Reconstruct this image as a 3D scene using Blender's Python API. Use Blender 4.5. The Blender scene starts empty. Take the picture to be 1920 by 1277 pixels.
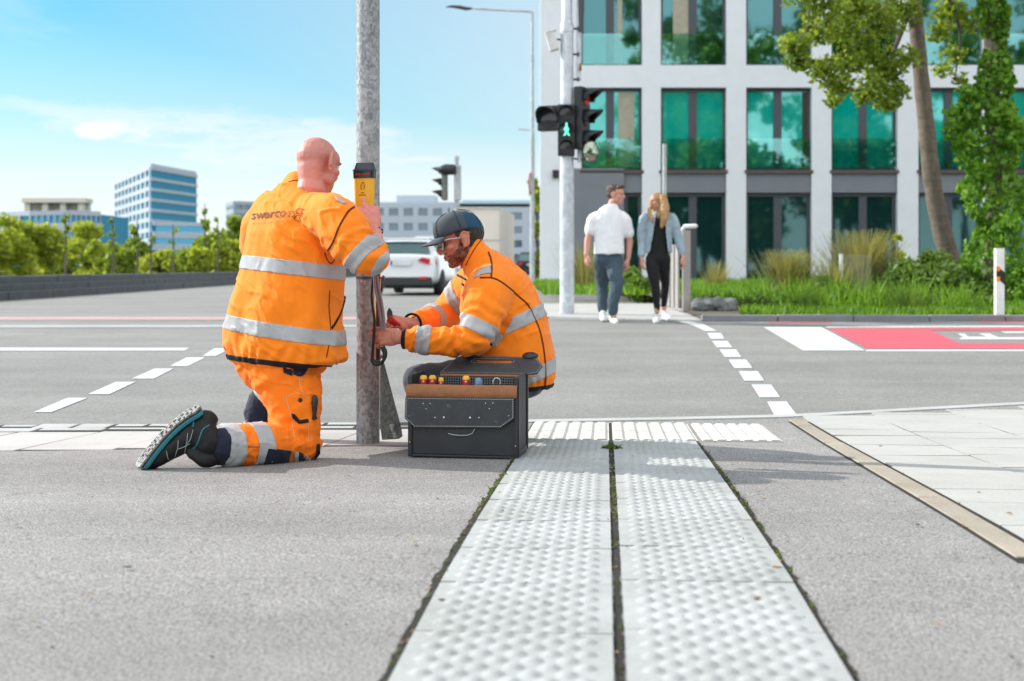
import bpy, bmesh, math, random
import numpy as np
from mathutils import Vector, Matrix, noise
from mathutils.bvhtree import BVHTree
from mathutils.geometry import delaunay_2d_cdt

random.seed(7); RNG = np.random.default_rng(7)
C = bpy.context.scene.collection
F, HC, CX, HY = 2400.0, 0.71, 960.0, 500.0      # focal length in px of a 1920 px wide frame, eye height, principal column, horizon row
V = Vector
PI = math.pi

def interp(x, xs, ys): return float(np.interp(x, xs, ys))
GY = [-400, 1.2, 2.0, 2.9, 3.8, 5.29, 6.2, 6.95, 9.0]
GZ = [0, 0, 0.0, -.002, -.027, -.083, -.117, -.137, -.139]
RY = [-100, 6.3, 7.0, 8.0, 12.0, 16.6, 18.0, 30, 60, 4000]
RZ = [-.155, -.155, -.158, -.152, -.07, -.015, -.015, -.03, 0, 0]
def gz(y): return interp(y, GY, GZ)            # pavement height
def zr(y): return interp(y, RY, RZ)            # road height
def P(px, py, d): return V(((px-CX)*d/F, d, HC-(py-HY)*d/F))
def G(px, py, fn=gz):
    lo, hi = 0.8, 400.0
    for _ in range(60):
        m = (lo+hi)/2
        if HC-(py-HY)*m/F > fn(m): lo = m
        else: hi = m
    return P(px, py, lo)

# ---------- objects -------------------------------------------------------
WM = {}
def tag(o, label=None, cat=None, group=None, kind=None):
    if label: o['label'] = label
    if cat: o['category'] = cat
    if group: o['group'] = group
    if kind: o['kind'] = kind
    return o
def thing(name, label, cat, loc=(0, 0, 0), group=None):
    o = bpy.data.objects.new(name, None); C.objects.link(o)
    o.empty_display_size = .1
    o.location = loc; WM[o.name] = Matrix.Translation(V(loc))
    return tag(o, label, cat, group)
def link(me, name, parent=None, mats=(), smooth=None, sharp=None):
    o = bpy.data.objects.new(name, me); C.objects.link(o)
    for m in (mats if isinstance(mats, (list, tuple)) else [mats]):
        if len(me.materials) == 0 or isinstance(mats, (list, tuple)): me.materials.append(m)
    if parent is not None:
        o.parent = parent
        o.matrix_parent_inverse = WM.get(parent.name, Matrix()).inverted()
    WM[o.name] = Matrix()
    if smooth:
        me.polygons.foreach_set('use_smooth', [True]*len(me.polygons))
        if sharp: me.set_sharp_from_angle(angle=math.radians(sharp))
    return o
def copy_tree(o, parent=None):
    c = o.copy(); C.objects.link(c)
    if parent is not None: c.parent = parent
    WM[c.name] = WM.get(o.name, Matrix())
    for ch in [x for x in C.objects if x.parent == o]: copy_tree(ch, c)
    return c

class MB:
    def __init__(s): s.v = []; s.f = []; s.m = []; s.mi = 0
    def add(s, vs, fs):
        b = len(s.v); s.v += [tuple(x) for x in vs]
        s.f += [tuple(i+b for i in f) for f in fs]; s.m += [s.mi]*len(fs)
        return s
    def mat(s, i): s.mi = i; return s
    def mesh(s, name):
        me = bpy.data.meshes.new(name); me.from_pydata(s.v, [], s.f)
        if any(s.m): me.polygons.foreach_set('material_index', s.m)
        me.update(); return me
    def build(s, name, mats, parent=None, smooth=True, sharp=40, bevel=0, subsurf=0):
        o = link(s.mesh(name), name, parent, mats, smooth, sharp)
        if bevel:
            m = o.modifiers.new('b', 'BEVEL'); m.width = bevel; m.segments = 2; m.limit_method = 'ANGLE'; m.angle_limit = .6
        if subsurf:
            m = o.modifiers.new('s', 'SUBSURF'); m.levels = m.render_levels = subsurf
        return o
    def box(s, c, size, ax=None):
        ax = ax or (V((1, 0, 0)), V((0, 1, 0)), V((0, 0, 1))); c = V(c); vs = []
        for k in (-1, 1):
            for j in (-1, 1):
                for i in (-1, 1):
                    vs.append(c+ax[0]*(i*size[0]/2)+ax[1]*(j*size[1]/2)+ax[2]*(k*size[2]/2))
        return s.add(vs, [(0, 2, 3, 1), (4, 5, 7, 6), (0, 1, 5, 4), (2, 6, 7, 3), (0, 4, 6, 2), (1, 3, 7, 5)])
    def box2(s, a, b): 
        return s.box([(a[i]+b[i])/2 for i in range(3)], [abs(b[i]-a[i]) for i in range(3)])
    def rings(s, rings, cap=True, closed=False):
        n = len(rings[0]); vs = [p for r in rings for p in r]; fs = []
        m = len(rings)
        for k in range(m if closed else m-1):
            k2 = (k+1) % m
            for i in range(n):
                j = (i+1) % n
                fs.append((k*n+i, k*n+j, k2*n+j, k2*n+i))
        if cap and not closed:
            fs.append(tuple(range(n-1, -1, -1))); fs.append(tuple((m-1)*n+i for i in range(n)))
        return s.add(vs, fs)
    def tube(s, pts, r, n=12, round_=False, ell=None, up=None):
        pts = [V(p) for p in pts]
        rs = list(r) if isinstance(r, (list, tuple)) else [r]*len(pts)
        if round_:      # hemispherical ends
            d0 = (pts[0]-pts[1]).normalized(); d1 = (pts[-1]-pts[-2]).normalized()
            a, b, ra, rb = pts[0], pts[-1], rs[0], rs[-1]
            pts = [a+d0*ra*.95, a+d0*ra*.7]+pts+[b+d1*rb*.7, b+d1*rb*.95]
            rs = [ra*.3, ra*.72]+rs+[rb*.72, rb*.3]
        T = []
        for i in range(len(pts)):
            a = pts[max(i-1, 0)]; b = pts[min(i+1, len(pts)-1)]
            T.append((b-a).normalized())
        u = V(up) if up is not None else V((0, 0, 1))
        if abs(u.dot(T[0])) > .95: u = V((0, 1, 0)) if abs(T[0].y) < .9 else V((1, 0, 0))
        u = (u-T[0]*u.dot(T[0])).normalized(); out = []
        for i in range(len(pts)):
            u = (u-T[i]*u.dot(T[i]))
            u.normalize(); w = T[i].cross(u)
            ea, eb = ell if ell else (1, 1)
            out.append([pts[i]+u*(math.cos(2*PI*k/n)*rs[i]*ea)+w*(math.sin(2*PI*k/n)*rs[i]*eb) for k in range(n)])
        return s.rings(out)
    def ellipsoid(s, c, r, M=None, n=18, m=12):
        M = M or Matrix.Identity(3); c = V(c); vs = [c+M@V((0, 0, r[2]))]
        for j in range(1, m):
            t = PI*j/m
            for i in range(n):
                a = 2*PI*i/n
                vs.append(c+M@V((r[0]*math.sin(t)*math.cos(a), r[1]*math.sin(t)*math.sin(a), r[2]*math.cos(t))))
        vs.append(c+M@V((0, 0, -r[2]))); fs = []
        for i in range(n): fs.append((0, 1+i, 1+(i+1) % n))
        for j in range(m-2):
            for i in range(n):
                a = 1+j*n+i; b = 1+j*n+(i+1) % n
                fs.append((a, a+n, b+n, b))
        l = len(vs)-1
        for i in range(n): fs.append((l, 1+(m-2)*n+(i+1) % n, 1+(m-2)*n+i))
        return s.add(vs, fs)
    def lathe(s, prof, o=(0, 0, 0), ax=None, n=24):
        ax = ax or (V((1, 0, 0)), V((0, 1, 0)), V((0, 0, 1))); o = V(o)
        return s.rings([[o+ax[0]*(r*math.cos(2*PI*k/n))+ax[1]*(r*math.sin(2*PI*k/n))+ax[2]*z for k in range(n)] for r, z in prof])
    def prism(s, poly, o, ex, ey, ez, t):      # polygon in (ex, ey), thickness t along ez
        o, ex, ey, ez = V(o), V(ex), V(ey), V(ez); n = len(poly)
        a = [o+ex*x+ey*y for x, y in poly]; b = [p+ez*t for p in a]
        area = sum(poly[i][0]*poly[(i+1) % n][1]-poly[(i+1) % n][0]*poly[i][1] for i in range(n))
        fs = [tuple(range(n-1, -1, -1)), tuple(range(n, 2*n))]+[(i, (i+1) % n, n+(i+1) % n, n+i) for i in range(n)]
        if (area < 0) != (ex.cross(ey).dot(ez) < 0): fs = [f[::-1] for f in fs]
        return s.add(a+b, fs)

def np_mesh(name, v, f, mats, parent=None, smooth=False):
    """fast mesh from numpy verts and equal-sized faces"""
    me = bpy.data.meshes.new(name); k = f.shape[1]
    me.vertices.add(len(v)); me.vertices.foreach_set('co', v.astype(np.float32).ravel())
    me.loops.add(f.size); me.loops.foreach_set('vertex_index', f.astype(np.int32).ravel())
    me.polygons.add(len(f)); me.polygons.foreach_set('loop_start', np.arange(0, f.size, k, dtype=np.int32))
    me.update(calc_edges=True); me.validate()
    return link(me, name, parent, mats, smooth)

def remesh(mb, voxel, iters=4, factor=.5):
    """union of the closed shells in mb as one smooth mesh: (verts, faces, normals)"""
    o = bpy.data.objects.new('t', mb.mesh('t')); C.objects.link(o)
    m = o.modifiers.new('r', 'REMESH'); m.mode = 'VOXEL'; m.voxel_size = voxel; m.adaptivity = 0
    if iters:
        m = o.modifiers.new('s', 'SMOOTH'); m.factor = factor; m.iterations = iters
    dg = bpy.context.evaluated_depsgraph_get(); me = bpy.data.meshes.new_from_object(o.evaluated_get(dg))
    bpy.data.objects.remove(o)
    return me
def mesh_arrays(me):
    n = len(me.vertices); v = np.empty(n*3, np.float32); me.vertices.foreach_get('co', v)
    nn = np.empty(n*3, np.float32); me.vertices.foreach_get('normal', nn)
    return v.reshape(-1, 3).astype(float), nn.reshape(-1, 3).astype(float)
def displace(me, fn):
    """fn(verts, normals) -> displacement along the normal"""
    v, n = mesh_arrays(me); d = fn(v, n)
    me.vertices.foreach_set('co', (v+n*d[:, None]).astype(np.float32).ravel()); me.update()
def nz(v, scale, seed=0, oct_=2):
    sx = np.array(scale if hasattr(scale, '__len__') else [scale]*3, float); q = v*sx+seed*13.7
    return np.array([noise.fractal(V(p), 1.0, 2.0, oct_) for p in q])
def bvh_of(me):
    v, _ = mesh_arrays(me)
    return BVHTree.FromPolygons([tuple(p) for p in v], [tuple(p.vertices) for p in me.polygons])
CAM = V((0, 0, HC))
def ray_dir(px, py): return V(((px-CX)/F, 1, -(py-HY)/F)).normalized()
def hit(bvh, px, py):
    h = bvh.ray_cast(CAM, ray_dir(px, py))
    return (h[0], h[1]) if h[0] is not None else (None, None)

def band(me, name, mat, parent, o, nrm, w, keep=None, off=.003):
    """a strip of cloth sewn round a garment: the slice of its surface between two parallel planes, lifted by off"""
    bm = bmesh.new(); bm.from_mesh(me); o = V(o); nrm = V(nrm).normalized()
    for sgn in (1, -1):
        geom = bm.verts[:]+bm.edges[:]+bm.faces[:]
        bmesh.ops.bisect_plane(bm, geom=geom, plane_co=o+nrm*(sgn*w/2), plane_no=nrm*sgn, clear_outer=True)
    if keep:
        bmesh.ops.delete(bm, geom=[f for f in bm.faces if not keep(f.calc_center_median())], context='FACES')
    bm.normal_update()
    for v in bm.verts: v.co += v.normal*off
    m2 = bpy.data.meshes.new(name); bm.to_mesh(m2); bm.free()
    ob = link(m2, name, parent, mat, True)
    s = ob.modifiers.new('t', 'SOLIDIFY'); s.thickness = off; s.offset = -1
    return ob
def densify(poly, step, closed=True):
    out = []; n = len(poly)
    for i in range(n if closed else n-1):
        a, b = poly[i], poly[(i+1) % n]; L = math.hypot(b[0]-a[0], b[1]-a[1]); k = max(1, int(L/step))
        out += [(a[0]+(b[0]-a[0])*t/k, a[1]+(b[1]-a[1])*t/k) for t in range(k)]
    if not closed: out.append(tuple(poly[-1]))
    return out
def patch_polys(bvh, polys, off=.0025, step=3.0):
    vs, fs = [], []
    for poly in polys:
        b = densify(poly, step); xs = [p[0] for p in b]; ys = [p[1] for p in b]
        pts = [V(p) for p in b]; n = len(b)
        gx = np.arange(min(xs)+step/2, max(xs), step); gy = np.arange(min(ys)+step/2, max(ys), step)
        pts += [V((x, y)) for x in gx for y in gy]
        r = delaunay_2d_cdt(pts, [], [list(range(n))], 1, 1e-4)
        base = len(vs); co = []
        for p in r[0]:
            h, nn = hit(bvh, p.x, p.y); co.append((h+nn*off) if h is not None else None)
        good = [c for c in co if c is not None]
        if not good: continue
        md = sum(c.y for c in good)/len(good)
        vs += [c if c is not None else P(p.x, p.y, md) for c, p in zip(co, r[0])]
        fs += [tuple(base+i for i in f) for f in r[2]]
    return vs, fs
def patch(bvh, name, mat, parent, polys, off=.0025, step=3.0, th=.002):
    vs, fs = patch_polys(bvh, polys, off, step)
    mb = MB().add(vs, fs); me = mb.mesh(name)
    bm = bmesh.new(); bm.from_mesh(me); bm.normal_update()
    cam = CAM
    for f in bm.faces:
        if f.normal.dot(f.calc_center_median()-cam) > 0: f.normal_flip()
    bm.to_mesh(me); bm.free()
    o = link(me, name, parent, mat, True)
    if th:
        s = o.modifiers.new('t', 'SOLIDIFY'); s.thickness = th; s.offset = -1
    return o
def smooth_line(pts, n=40):
    """Catmull-Rom through 2-D or 3-D points"""
    p = [V((*q, 0)) if len(q) == 2 else V(q) for q in pts]; p = [p[0]*2-p[1]]+p+[p[-1]*2-p[-2]]; out = []
    for i in range(1, len(p)-2):
        for k in range(n):
            t = k/n; a, b, c, d = p[i-1:i+3]
            out.append(.5*((2*b)+(c-a)*t+(2*a-5*b+4*c-d)*t*t+(3*b-a-3*c+d)*t**3))
    out.append(p[-2]); return out
def seam(bvh, name, mat, parent, lines, r=.003, off=.0005, step=4):
    if name in ('piping', 'zip') and len(lines) > 1: return [seam(bvh, name, mat, parent, [l], r, off, step) for l in lines][0]
    mb = MB()
    for l in lines:
        q = [(p.x, p.y) for p in smooth_line(l, 14)] if len(l) > 2 else densify(l, step, False)
        pts, prev = [], None
        for x, y in q:
            h, nn = hit(bvh, x, y)
            if h is None: continue
            if prev is not None and (h-prev).length > .08: continue
            pts.append(h+nn*off); prev = h
        if len(pts) > 1: mb.tube(pts, r, 6)
    return mb.build(name, mat, parent)

# ---------- materials -----------------------------------------------------
def sock(n, name): return n.inputs[name]
class NT:
    def __init__(s, name):
        s.m = bpy.data.materials.new(name); s.m.use_nodes = True
        s.t = s.m.node_tree; s.n = s.t.nodes; s.n.clear()
        s.out = s.n.new('ShaderNodeOutputMaterial')
    def new(s, typ, **kw):
        n = s.n.new(typ)
        for k, v in kw.items():
            if k.startswith('i_'):
                key = k[2:]; key = int(key) if key.isdigit() else key.replace('_', ' ')
                n.inputs[key].default_value = v
            else: setattr(n, k, v)
        return n
    def L(s, a, b): s.t.links.new(a, b)
    def coord(s): return s.new('ShaderNodeTexCoord').outputs['Object']
    def noise(s, vec, scale, detail=4, rough=.6, dist=0):
        n = s.new('ShaderNodeTexNoise', i_Scale=scale, i_Detail=detail, i_Roughness=rough, i_Distortion=dist); s.L(vec, n.inputs['Vector'])
        return n.outputs['Fac']
    def ramp(s, fac, stops):
        n = s.new('ShaderNodeValToRGB'); s.L(fac, n.inputs['Fac']); e = n.color_ramp.elements
        while len(e) < len(stops): e.new(.5)
        for el, (p, c) in zip(e, stops): el.position = p; el.color = (*c, 1) if len(c) == 3 else c
        return n.outputs['Color']
    def mix(s, fac, a, b, mode='MIX'):
        n = s.new('ShaderNodeMix', data_type='RGBA', blend_type=mode)
        for v, i in ((fac, 0), (a, 6), (b, 7)):
            if hasattr(v, 'is_linked'): s.L(v, n.inputs[i])
            else: n.inputs[i].default_value = (*v, 1) if hasattr(v, '__len__') else v
        return n.outputs[2]
    def scalevec(s, vec, sc):
        n = s.new('ShaderNodeMapping'); n.inputs['Scale'].default_value = sc; s.L(vec, n.inputs['Vector']); return n.outputs[0]
    def bump(s, h, strength, dist=.01, prev=None):
        n = s.new('ShaderNodeBump', i_Strength=strength, i_Distance=dist); s.L(h, n.inputs['Height'])
        if prev is not None: s.L(prev, n.inputs['Normal'])
        return n.outputs[0]
    def bsdf(s, color, rough=.6, metal=0, normal=None, **kw):
        b = s.new('ShaderNodeBsdfPrincipled')
        for v, k in ((color, 'Base Color'), (rough, 'Roughness'), (metal, 'Metallic')):
            if hasattr(v, 'is_linked'): s.L(v, b.inputs[k])
            else: b.inputs[k].default_value = (*v, 1) if hasattr(v, '__len__') else v
        for k, v in kw.items(): b.inputs[k.replace('_', ' ')].default_value = v
        if normal is not None: s.L(normal, b.inputs['Normal'])
        s.L(b.outputs[0], s.out.inputs[0]); s.b = b
        return s.m
def plain(name, col, rough=.6, metal=0, var=.12, scale=6, bump=0, bscale=200, **kw):
    """one colour with a little large-scale variation and fine grain"""
    t = NT(name); c = t.coord(); f = t.noise(c, scale, 5)
    a = tuple(x*(1-var) for x in col); b = tuple(min(1, x*(1+var)) for x in col)
    colr = t.ramp(f, [(.3, a), (.7, b)])
    nm = t.bump(t.noise(c, bscale, 3), bump, .004) if bump else None
    return t.bsdf(colr, rough, metal, nm, **kw)
# ---------- shared materials ----------------------------------------------
def asphalt(name, base, speck=.35, warm=(1, .985, .98), fine=170, stain=.10):
    t = NT(name); c = t.coord()
    f1 = t.noise(c, fine, 2, .7); f2 = t.noise(c, fine*2.6, 2, .7); big = t.noise(c, .9, 5, .65); mid = t.noise(c, 9, 4, .6)
    col = t.ramp(f1, [(.33, tuple(base*(1-speck)*w for w in warm)), (.5, tuple(base*w for w in warm)), (.68, tuple(base*(1+speck)*w for w in warm))])
    grain = t.ramp(f2, [(.3, (1-speck*.7,)*3), (.7, (1+speck*.5,)*3)])
    col = t.mix(1, col, grain, 'MULTIPLY')
    st = t.ramp(big, [(.3, (1-stain, 1-stain, 1-stain)), (.7, (1+stain*.6,)*3)]); col = t.mix(1, col, st, 'MULTIPLY')
    st = t.ramp(mid, [(.3, (.93, .93, .94)), (.7, (1.05, 1.05, 1.04))]); col = t.mix(1, col, st, 'MULTIPLY')
    tr = t.noise(t.scalevec(c, (.16, 1.15, 1)), 1.0, 5, .6); col = t.mix(1, col, t.ramp(tr, [(.32, (1-stain,)*3), (.66, (1+stain*.7,)*3)]), 'MULTIPLY')
    vo = t.new('ShaderNodeTexVoronoi', i_Scale=2.3); t.L(c, vo.inputs['Vector']); col = t.mix(1, col, t.ramp(vo.outputs['Distance'], [(.030, (.70, .70, .72)), (.046, (1, 1, 1))]), 'MULTIPLY')   # trodden-in gum
    nm = t.bump(f1, .5, .004)
    return t.bsdf(col, .85, 0, nm)
def concrete(name, col, var=.08, stain=.12):
    t = NT(name); c = t.coord()
    f = t.noise(c, 120, 3, .7); g = t.noise(c, 2.2, 6, .7)
    a = t.ramp(f, [(.3, tuple(x*(1-var) for x in col)), (.7, tuple(min(1, x*(1+var)) for x in col))])
    s = t.ramp(g, [(.32, (1-stain, 1-stain, 1-stain*1.1)), (.62, (1, 1, 1))])
    return t.bsdf(t.mix(1, a, s, 'MULTIPLY'), .8, 0, t.bump(f, .25, .003))
M = {}
M['pave'] = asphalt('pavement_asphalt', .275, .66, (1, .962, .945), 150, .16)
M['road'] = asphalt('road_asphalt', .225, .26, (1, .98, .945), 60, .13)
M['tactile'] = concrete('white_concrete', (.40, .412, .415), .10, .26)
M['ribbed'] = concrete('ribbed_concrete', (.56, .55, .52), .06, .12)
M['slab'] = concrete('slab_concrete', (.43, .425, .41), .09, .14)
M['slab_l'] = concrete('slab_concrete_grey', (.47, .45, .44), .10, .15)
M['edging'] = concrete('sandy_edging', (.36, .315, .26), .14, .28)
M['kerb'] = concrete('kerb_concrete', (.44, .44, .44), .10, .18)
M['kerb_dark'] = concrete('granite_kerb', (.22, .23, .25), .2, .25)
M['joint'] = plain('joint_dirt', (.016, .014, .011), .95, 0, .5, 60, .6, 90)
def paint(name, col):
    t = NT(name); c = t.coord(); f = t.noise(c, 45, 4, .75)
    g = t.noise(c, 210, 3, .8); h = t.noise(t.scalevec(c, (.5, 3, 1)), 2.2, 5, .6)
    cc = t.mix(1, t.ramp(f, [(.30, tuple(x*.80 for x in col)), (.55, col)]), t.ramp(h, [(.35, (.82, .82, .82)), (.6, (1, 1, 1))]), 'MULTIPLY')
    t.bsdf(cc, .65, 0, t.bump(f, .2, .003)); tr = t.new('ShaderNodeBsdfTransparent'); mx = t.new('ShaderNodeMixShader')
    t.L(t.ramp(t.mix(.45, f, g), [(.355, (.15,)*3), (.43, (1, 1, 1))]), mx.inputs[0]); t.L(tr.outputs[0], mx.inputs[1]); t.L(t.b.outputs[0], mx.inputs[2]); t.L(mx.outputs[0], t.out.inputs[0]); return t.m
M['white_paint'] = paint('road_paint_white', (.66, .68, .69))
M['red_paint'] = paint('road_paint_red', (.62, .10, .14)); M['pink_paint'] = paint('faded_pink_paint', (.52, .33, .34))
M['soil'] = plain('soil', (.10, .085, .06), .95, 0, .3, 3)
def galv(name, lo, hi, sc=70):
    t = NT(name); c = t.coord()
    vv = t.new('ShaderNodeTexVoronoi', i_Scale=sc); t.L(t.scalevec(c, (1, 1, .75)), vv.inputs['Vector'])
    f = t.noise(c, sc*.8, 4, .7, 1.5); g = t.noise(c, 3, 4)
    x = t.mix(.5, vv.outputs['Color'], f); col = t.ramp(x, [(.30, lo), (.5, tuple((a+b)/2 for a, b in zip(lo, hi))), (.68, hi)])
    col = t.mix(1, col, t.ramp(g, [(.3, (.8, .8, .82)), (.7, (1.1, 1.1, 1.1))]), 'MULTIPLY')
    return t.bsdf(col, .5, .3, t.bump(f, .12, .003))
M['galv'] = galv('galvanised_steel', (.21, .215, .225), (.44, .445, .45), 85)
M['galv_far'] = galv('galvanised_mast', (.42, .44, .46), (.56, .58, .60), 20)
M['galv_dark'] = galv('galvanised_plate', (.10, .11, .10), (.24, .25, .23), 90)
M['black_plastic'] = plain('black_plastic', (.018, .019, .021), .42, 0, .2, 9)
M['black_rubber'] = plain('black_rubber', (.016, .016, .017), .7, 0, .25, 20, .3)
M['dark_metal'] = plain('anthracite_metal', (.055, .062, .072), .45, .0, .1, 2)
M['steel'] = plain('steel', (.6, .6, .6), .3, .9, .1)
M['grey_plastic'] = plain('pale_grey_plastic', (.62, .62, .62), .5)
M['white_metal'] = plain('white_metal', (.75, .76, .76), .45)
def cloth(name, col, var=.08, rough=.85, sheen=.25, weave=900, bumpk=.16, big=7):
    t = NT(name); c = t.coord()
    f = t.noise(c, weave, 2, .6); g = t.noise(c, big, 5, .6); h = t.noise(t.scalevec(c, (26, 26, 9)), 1.0, 4, .55, .6)
    colr = t.ramp(g, [(.3, tuple(x*(1-var) for x in col)), (.7, tuple(min(1, x*(1+var)) for x in col))])
    nm = t.bump(f, bumpk, .002); nm = t.bump(h, .22, .012, nm)
    m = t.bsdf(colr, rough, 0, nm); t.b.inputs['Sheen Weight'].default_value = sheen; t.b.inputs['Sheen Roughness'].default_value = .5
    t.b.inputs['Specular IOR Level'].default_value = .25
    return m
M['orange'] = cloth('high_visibility_orange', (1.0, .235, .008), .05, .8, .12)
M['orange2'] = cloth('high_visibility_orange_trousers', (1.0, .20, .006), .05, .75, .06)
M['navy'] = cloth('navy_fabric', (.013, .017, .036), .15, .8, .1)
M['trouser_grey'] = cloth('dark_blue_grey_trousers', (.045, .055, .075), .15)
M['reflect'] = cloth('reflective_tape', (.40, .40, .41), .06, .42, .0, 1400, .1, 14)
M['piping'] = cloth('brown_piping', (.13, .028, .008), .1, .8, 0)
M['black_trim'] = cloth('black_trim', (.010, .010, .012), .1, .7, 0)
M['stitch'] = plain('pale_stitching', (.75, .42, .22), .8)
def skin(name, col, red=.35, scalp=None):
    t = NT(name); c = t.coord(); g = t.noise(c, 16, 5, .6); h = t.noise(c, 330, 3, .6); k = t.noise(c, 55, 4, .6)
    colr = t.ramp(g, [(.3, (col[0]*.96, col[1]*(1-red*.5), col[2]*(1-red*.5))), (.7, col)])
    colr = t.mix(1, colr, t.ramp(k, [(.3, (.93, .88, .87)), (.65, (1.03, 1.03, 1.03))]), 'MULTIPLY')
    if scalp:      # shaved scalp: greyish follicle shadow above the ear line
        sx = t.new('ShaderNodeSeparateXYZ'); t.L(c, sx.inputs[0]); mr_ = t.new('ShaderNodeMapRange'); t.L(sx.outputs[2], mr_.inputs[0])
        for i, v in ((1, scalp-.03), (2, scalp+.05), (3, 0), (4, .8)): mr_.inputs[i].default_value = v
        dots = t.ramp(t.noise(c, 520, 2, .7), [(.38, (.58, .66, .72)), (.60, (.98, 1.12, 1.18))]); colr = t.mix(mr_.outputs[0], colr, t.mix(1, colr, dots, 'MULTIPLY'))
    m = t.bsdf(colr, .5, 0, t.bump(h, .18, .002)); b = t.b
    b.inputs['Subsurface Weight'].default_value = .12; b.inputs['Subsurface Radius'].default_value = (.012, .004, .002)
    b.inputs['Subsurface Scale'].default_value = 1.0
    return m
M['skin1'] = skin('skin_fair_reddish', (.68, .265, .21), .35, 1.135)
M['skin2'] = skin('skin_tanned', (.56, .235, .16))
M['skin3'] = skin('skin_pedestrian', (.58, .30, .22), .2)
def leaf(name, lo, hi, trans=.48):
    t = NT(name); g = t.new('ShaderNodeNewGeometry'); c = t.coord(); n = t.noise(c, 1.6, 3)
    col = t.ramp(g.outputs['Random Per Island'], [(0, lo), (1, hi)])
    col = t.mix(1, col, t.ramp(n, [(.35, (.72, .78, .7)), (.65, (1.15, 1.1, 1.05))]), 'MULTIPLY')
    d = t.new('ShaderNodeBsdfPrincipled', i_Roughness=.5); t.L(col, d.inputs['Base Color']); d.inputs['Specular IOR Level'].default_value = .3
    tr = t.new('ShaderNodeBsdfTranslucent'); t.L(t.mix(1, col, (1.15, 1.1, .5), 'MULTIPLY'), tr.inputs['Color'])
    mx = t.new('ShaderNodeMixShader', i_0=trans); t.L(d.outputs[0], mx.inputs[1]); t.L(tr.outputs[0], mx.inputs[2]); t.L(mx.outputs[0], t.out.inputs[0])
    return t.m
M['leaf'] = leaf('leaf_green', (.14, .23, .03), (.40, .50, .095))
M['leaf_lime'] = leaf('leaf_lime', (.26, .35, .035), (.52, .58, .10))
M['ivy'] = leaf('ivy_leaf', (.08, .21, .02), (.27, .50, .07))
M['bushleaf'] = leaf('shrub_leaf', (.08, .16, .035), (.22, .34, .09))
M['straw'] = leaf('straw_grass', (.22, .22, .10), (.40, .38, .20))
M['lawn'] = leaf('lawn_blade', (.10, .22, .02), (.22, .40, .05))
def bark(name, a, b):
    t = NT(name); c = t.coord(); f = t.noise(t.scalevec(c, (9, 9, 3.5)), 1.5, 6, .7, .6); g = t.noise(t.scalevec(c, (1, 1, 7)), 2.2, 4)
    col = t.mix(.35, t.ramp(f, [(.3, a), (.7, b)]), t.ramp(g, [(.35, a), (.65, b)]))
    return t.bsdf(col, .9, 0, t.bump(f, .7, .03))
M['bark'] = bark('bark', (.085, .064, .05), (.24, .19, .15))
M['twig'] = bark('twig_bark', (.06, .05, .04), (.13, .11, .09))
# ---------- camera, sun, sky ----------------------------------------------
S = bpy.context.scene
cam = bpy.data.objects.new('camera', bpy.data.cameras.new('camera')); C.objects.link(cam); S.camera = cam
cam.location = (0, 0, HC); cam.rotation_euler = (PI/2, 0, 0)
cd = cam.data; cd.sensor_width = 36; cd.lens = F/1920*36; cd.clip_end = 6000; cd.clip_start = .05
cd.shift_x = 0; cd.shift_y = -(638.5-HY)/1920
cd.dof.use_dof = True; cd.dof.focus_distance = 5.35; cd.dof.aperture_fstop = 3.5
SUN_EL, SUN_A = 31.0, 22.0                       # elevation, degrees beyond the left towards the far side
sl = bpy.data.lights.new('sun', 'SUN'); sl.energy = 4.3; sl.angle = math.radians(.6); sl.color = (1, .95, .87)
so = bpy.data.objects.new('sun', sl); C.objects.link(so)
e, a = math.radians(SUN_EL), math.radians(SUN_A)
sd = V((-math.cos(a)*math.cos(e), math.sin(a)*math.cos(e), math.sin(e)))
so.rotation_euler = sd.to_track_quat('Z', 'Y').to_euler(); so.location = sd*50
w = bpy.data.worlds.new('World'); S.world = w; w.use_nodes = True
nt = w.node_tree; nt.nodes.clear()
def wn(typ, **kw):
    n = nt.nodes.new(typ)
    for k, v in kw.items(): setattr(n, k, v)
    return n
sky = wn('ShaderNodeTexSky', sky_type='NISHITA', sun_disc=False); sky.sun_elevation = e
sky.sun_rotation = math.atan2(sd.x, sd.y); sky.air_density = 1.0; sky.dust_density = .6; sky.ozone_density = 1.2
tc = wn('ShaderNodeTexCoord'); sep = wn('ShaderNodeSeparateXYZ'); nt.links.new(tc.outputs['Generated'], sep.inputs[0])
def wmath(op, a, b=None, clamp=False):
    n = wn('ShaderNodeMath', operation=op, use_clamp=clamp)
    for i, x in enumerate((a, b)):
        if x is None: continue
        if hasattr(x, 'is_linked'): nt.links.new(x, n.inputs[i])
        else: n.inputs[i].default_value = x
    return n.outputs[0]
def wmix(f, a, b, mode='MIX'):
    n = wn('ShaderNodeMix', data_type='RGBA', blend_type=mode)
    for x, i in ((f, 0), (a, 6), (b, 7)):
        if hasattr(x, 'is_linked'): nt.links.new(x, n.inputs[i])
        else: n.inputs[i].default_value = (*x, 1) if hasattr(x, '__len__') else x
    return n.outputs[2]
def wramp(f, stops):
    n = wn('ShaderNodeValToRGB'); nt.links.new(f, n.inputs[0]); el = n.color_ramp.elements
    while len(el) < len(stops): el.new(.5)
    for q, (p, c) in zip(el, stops): q.position = p; q.color = (c, c, c, 1)
    return n.outputs[0]
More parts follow.
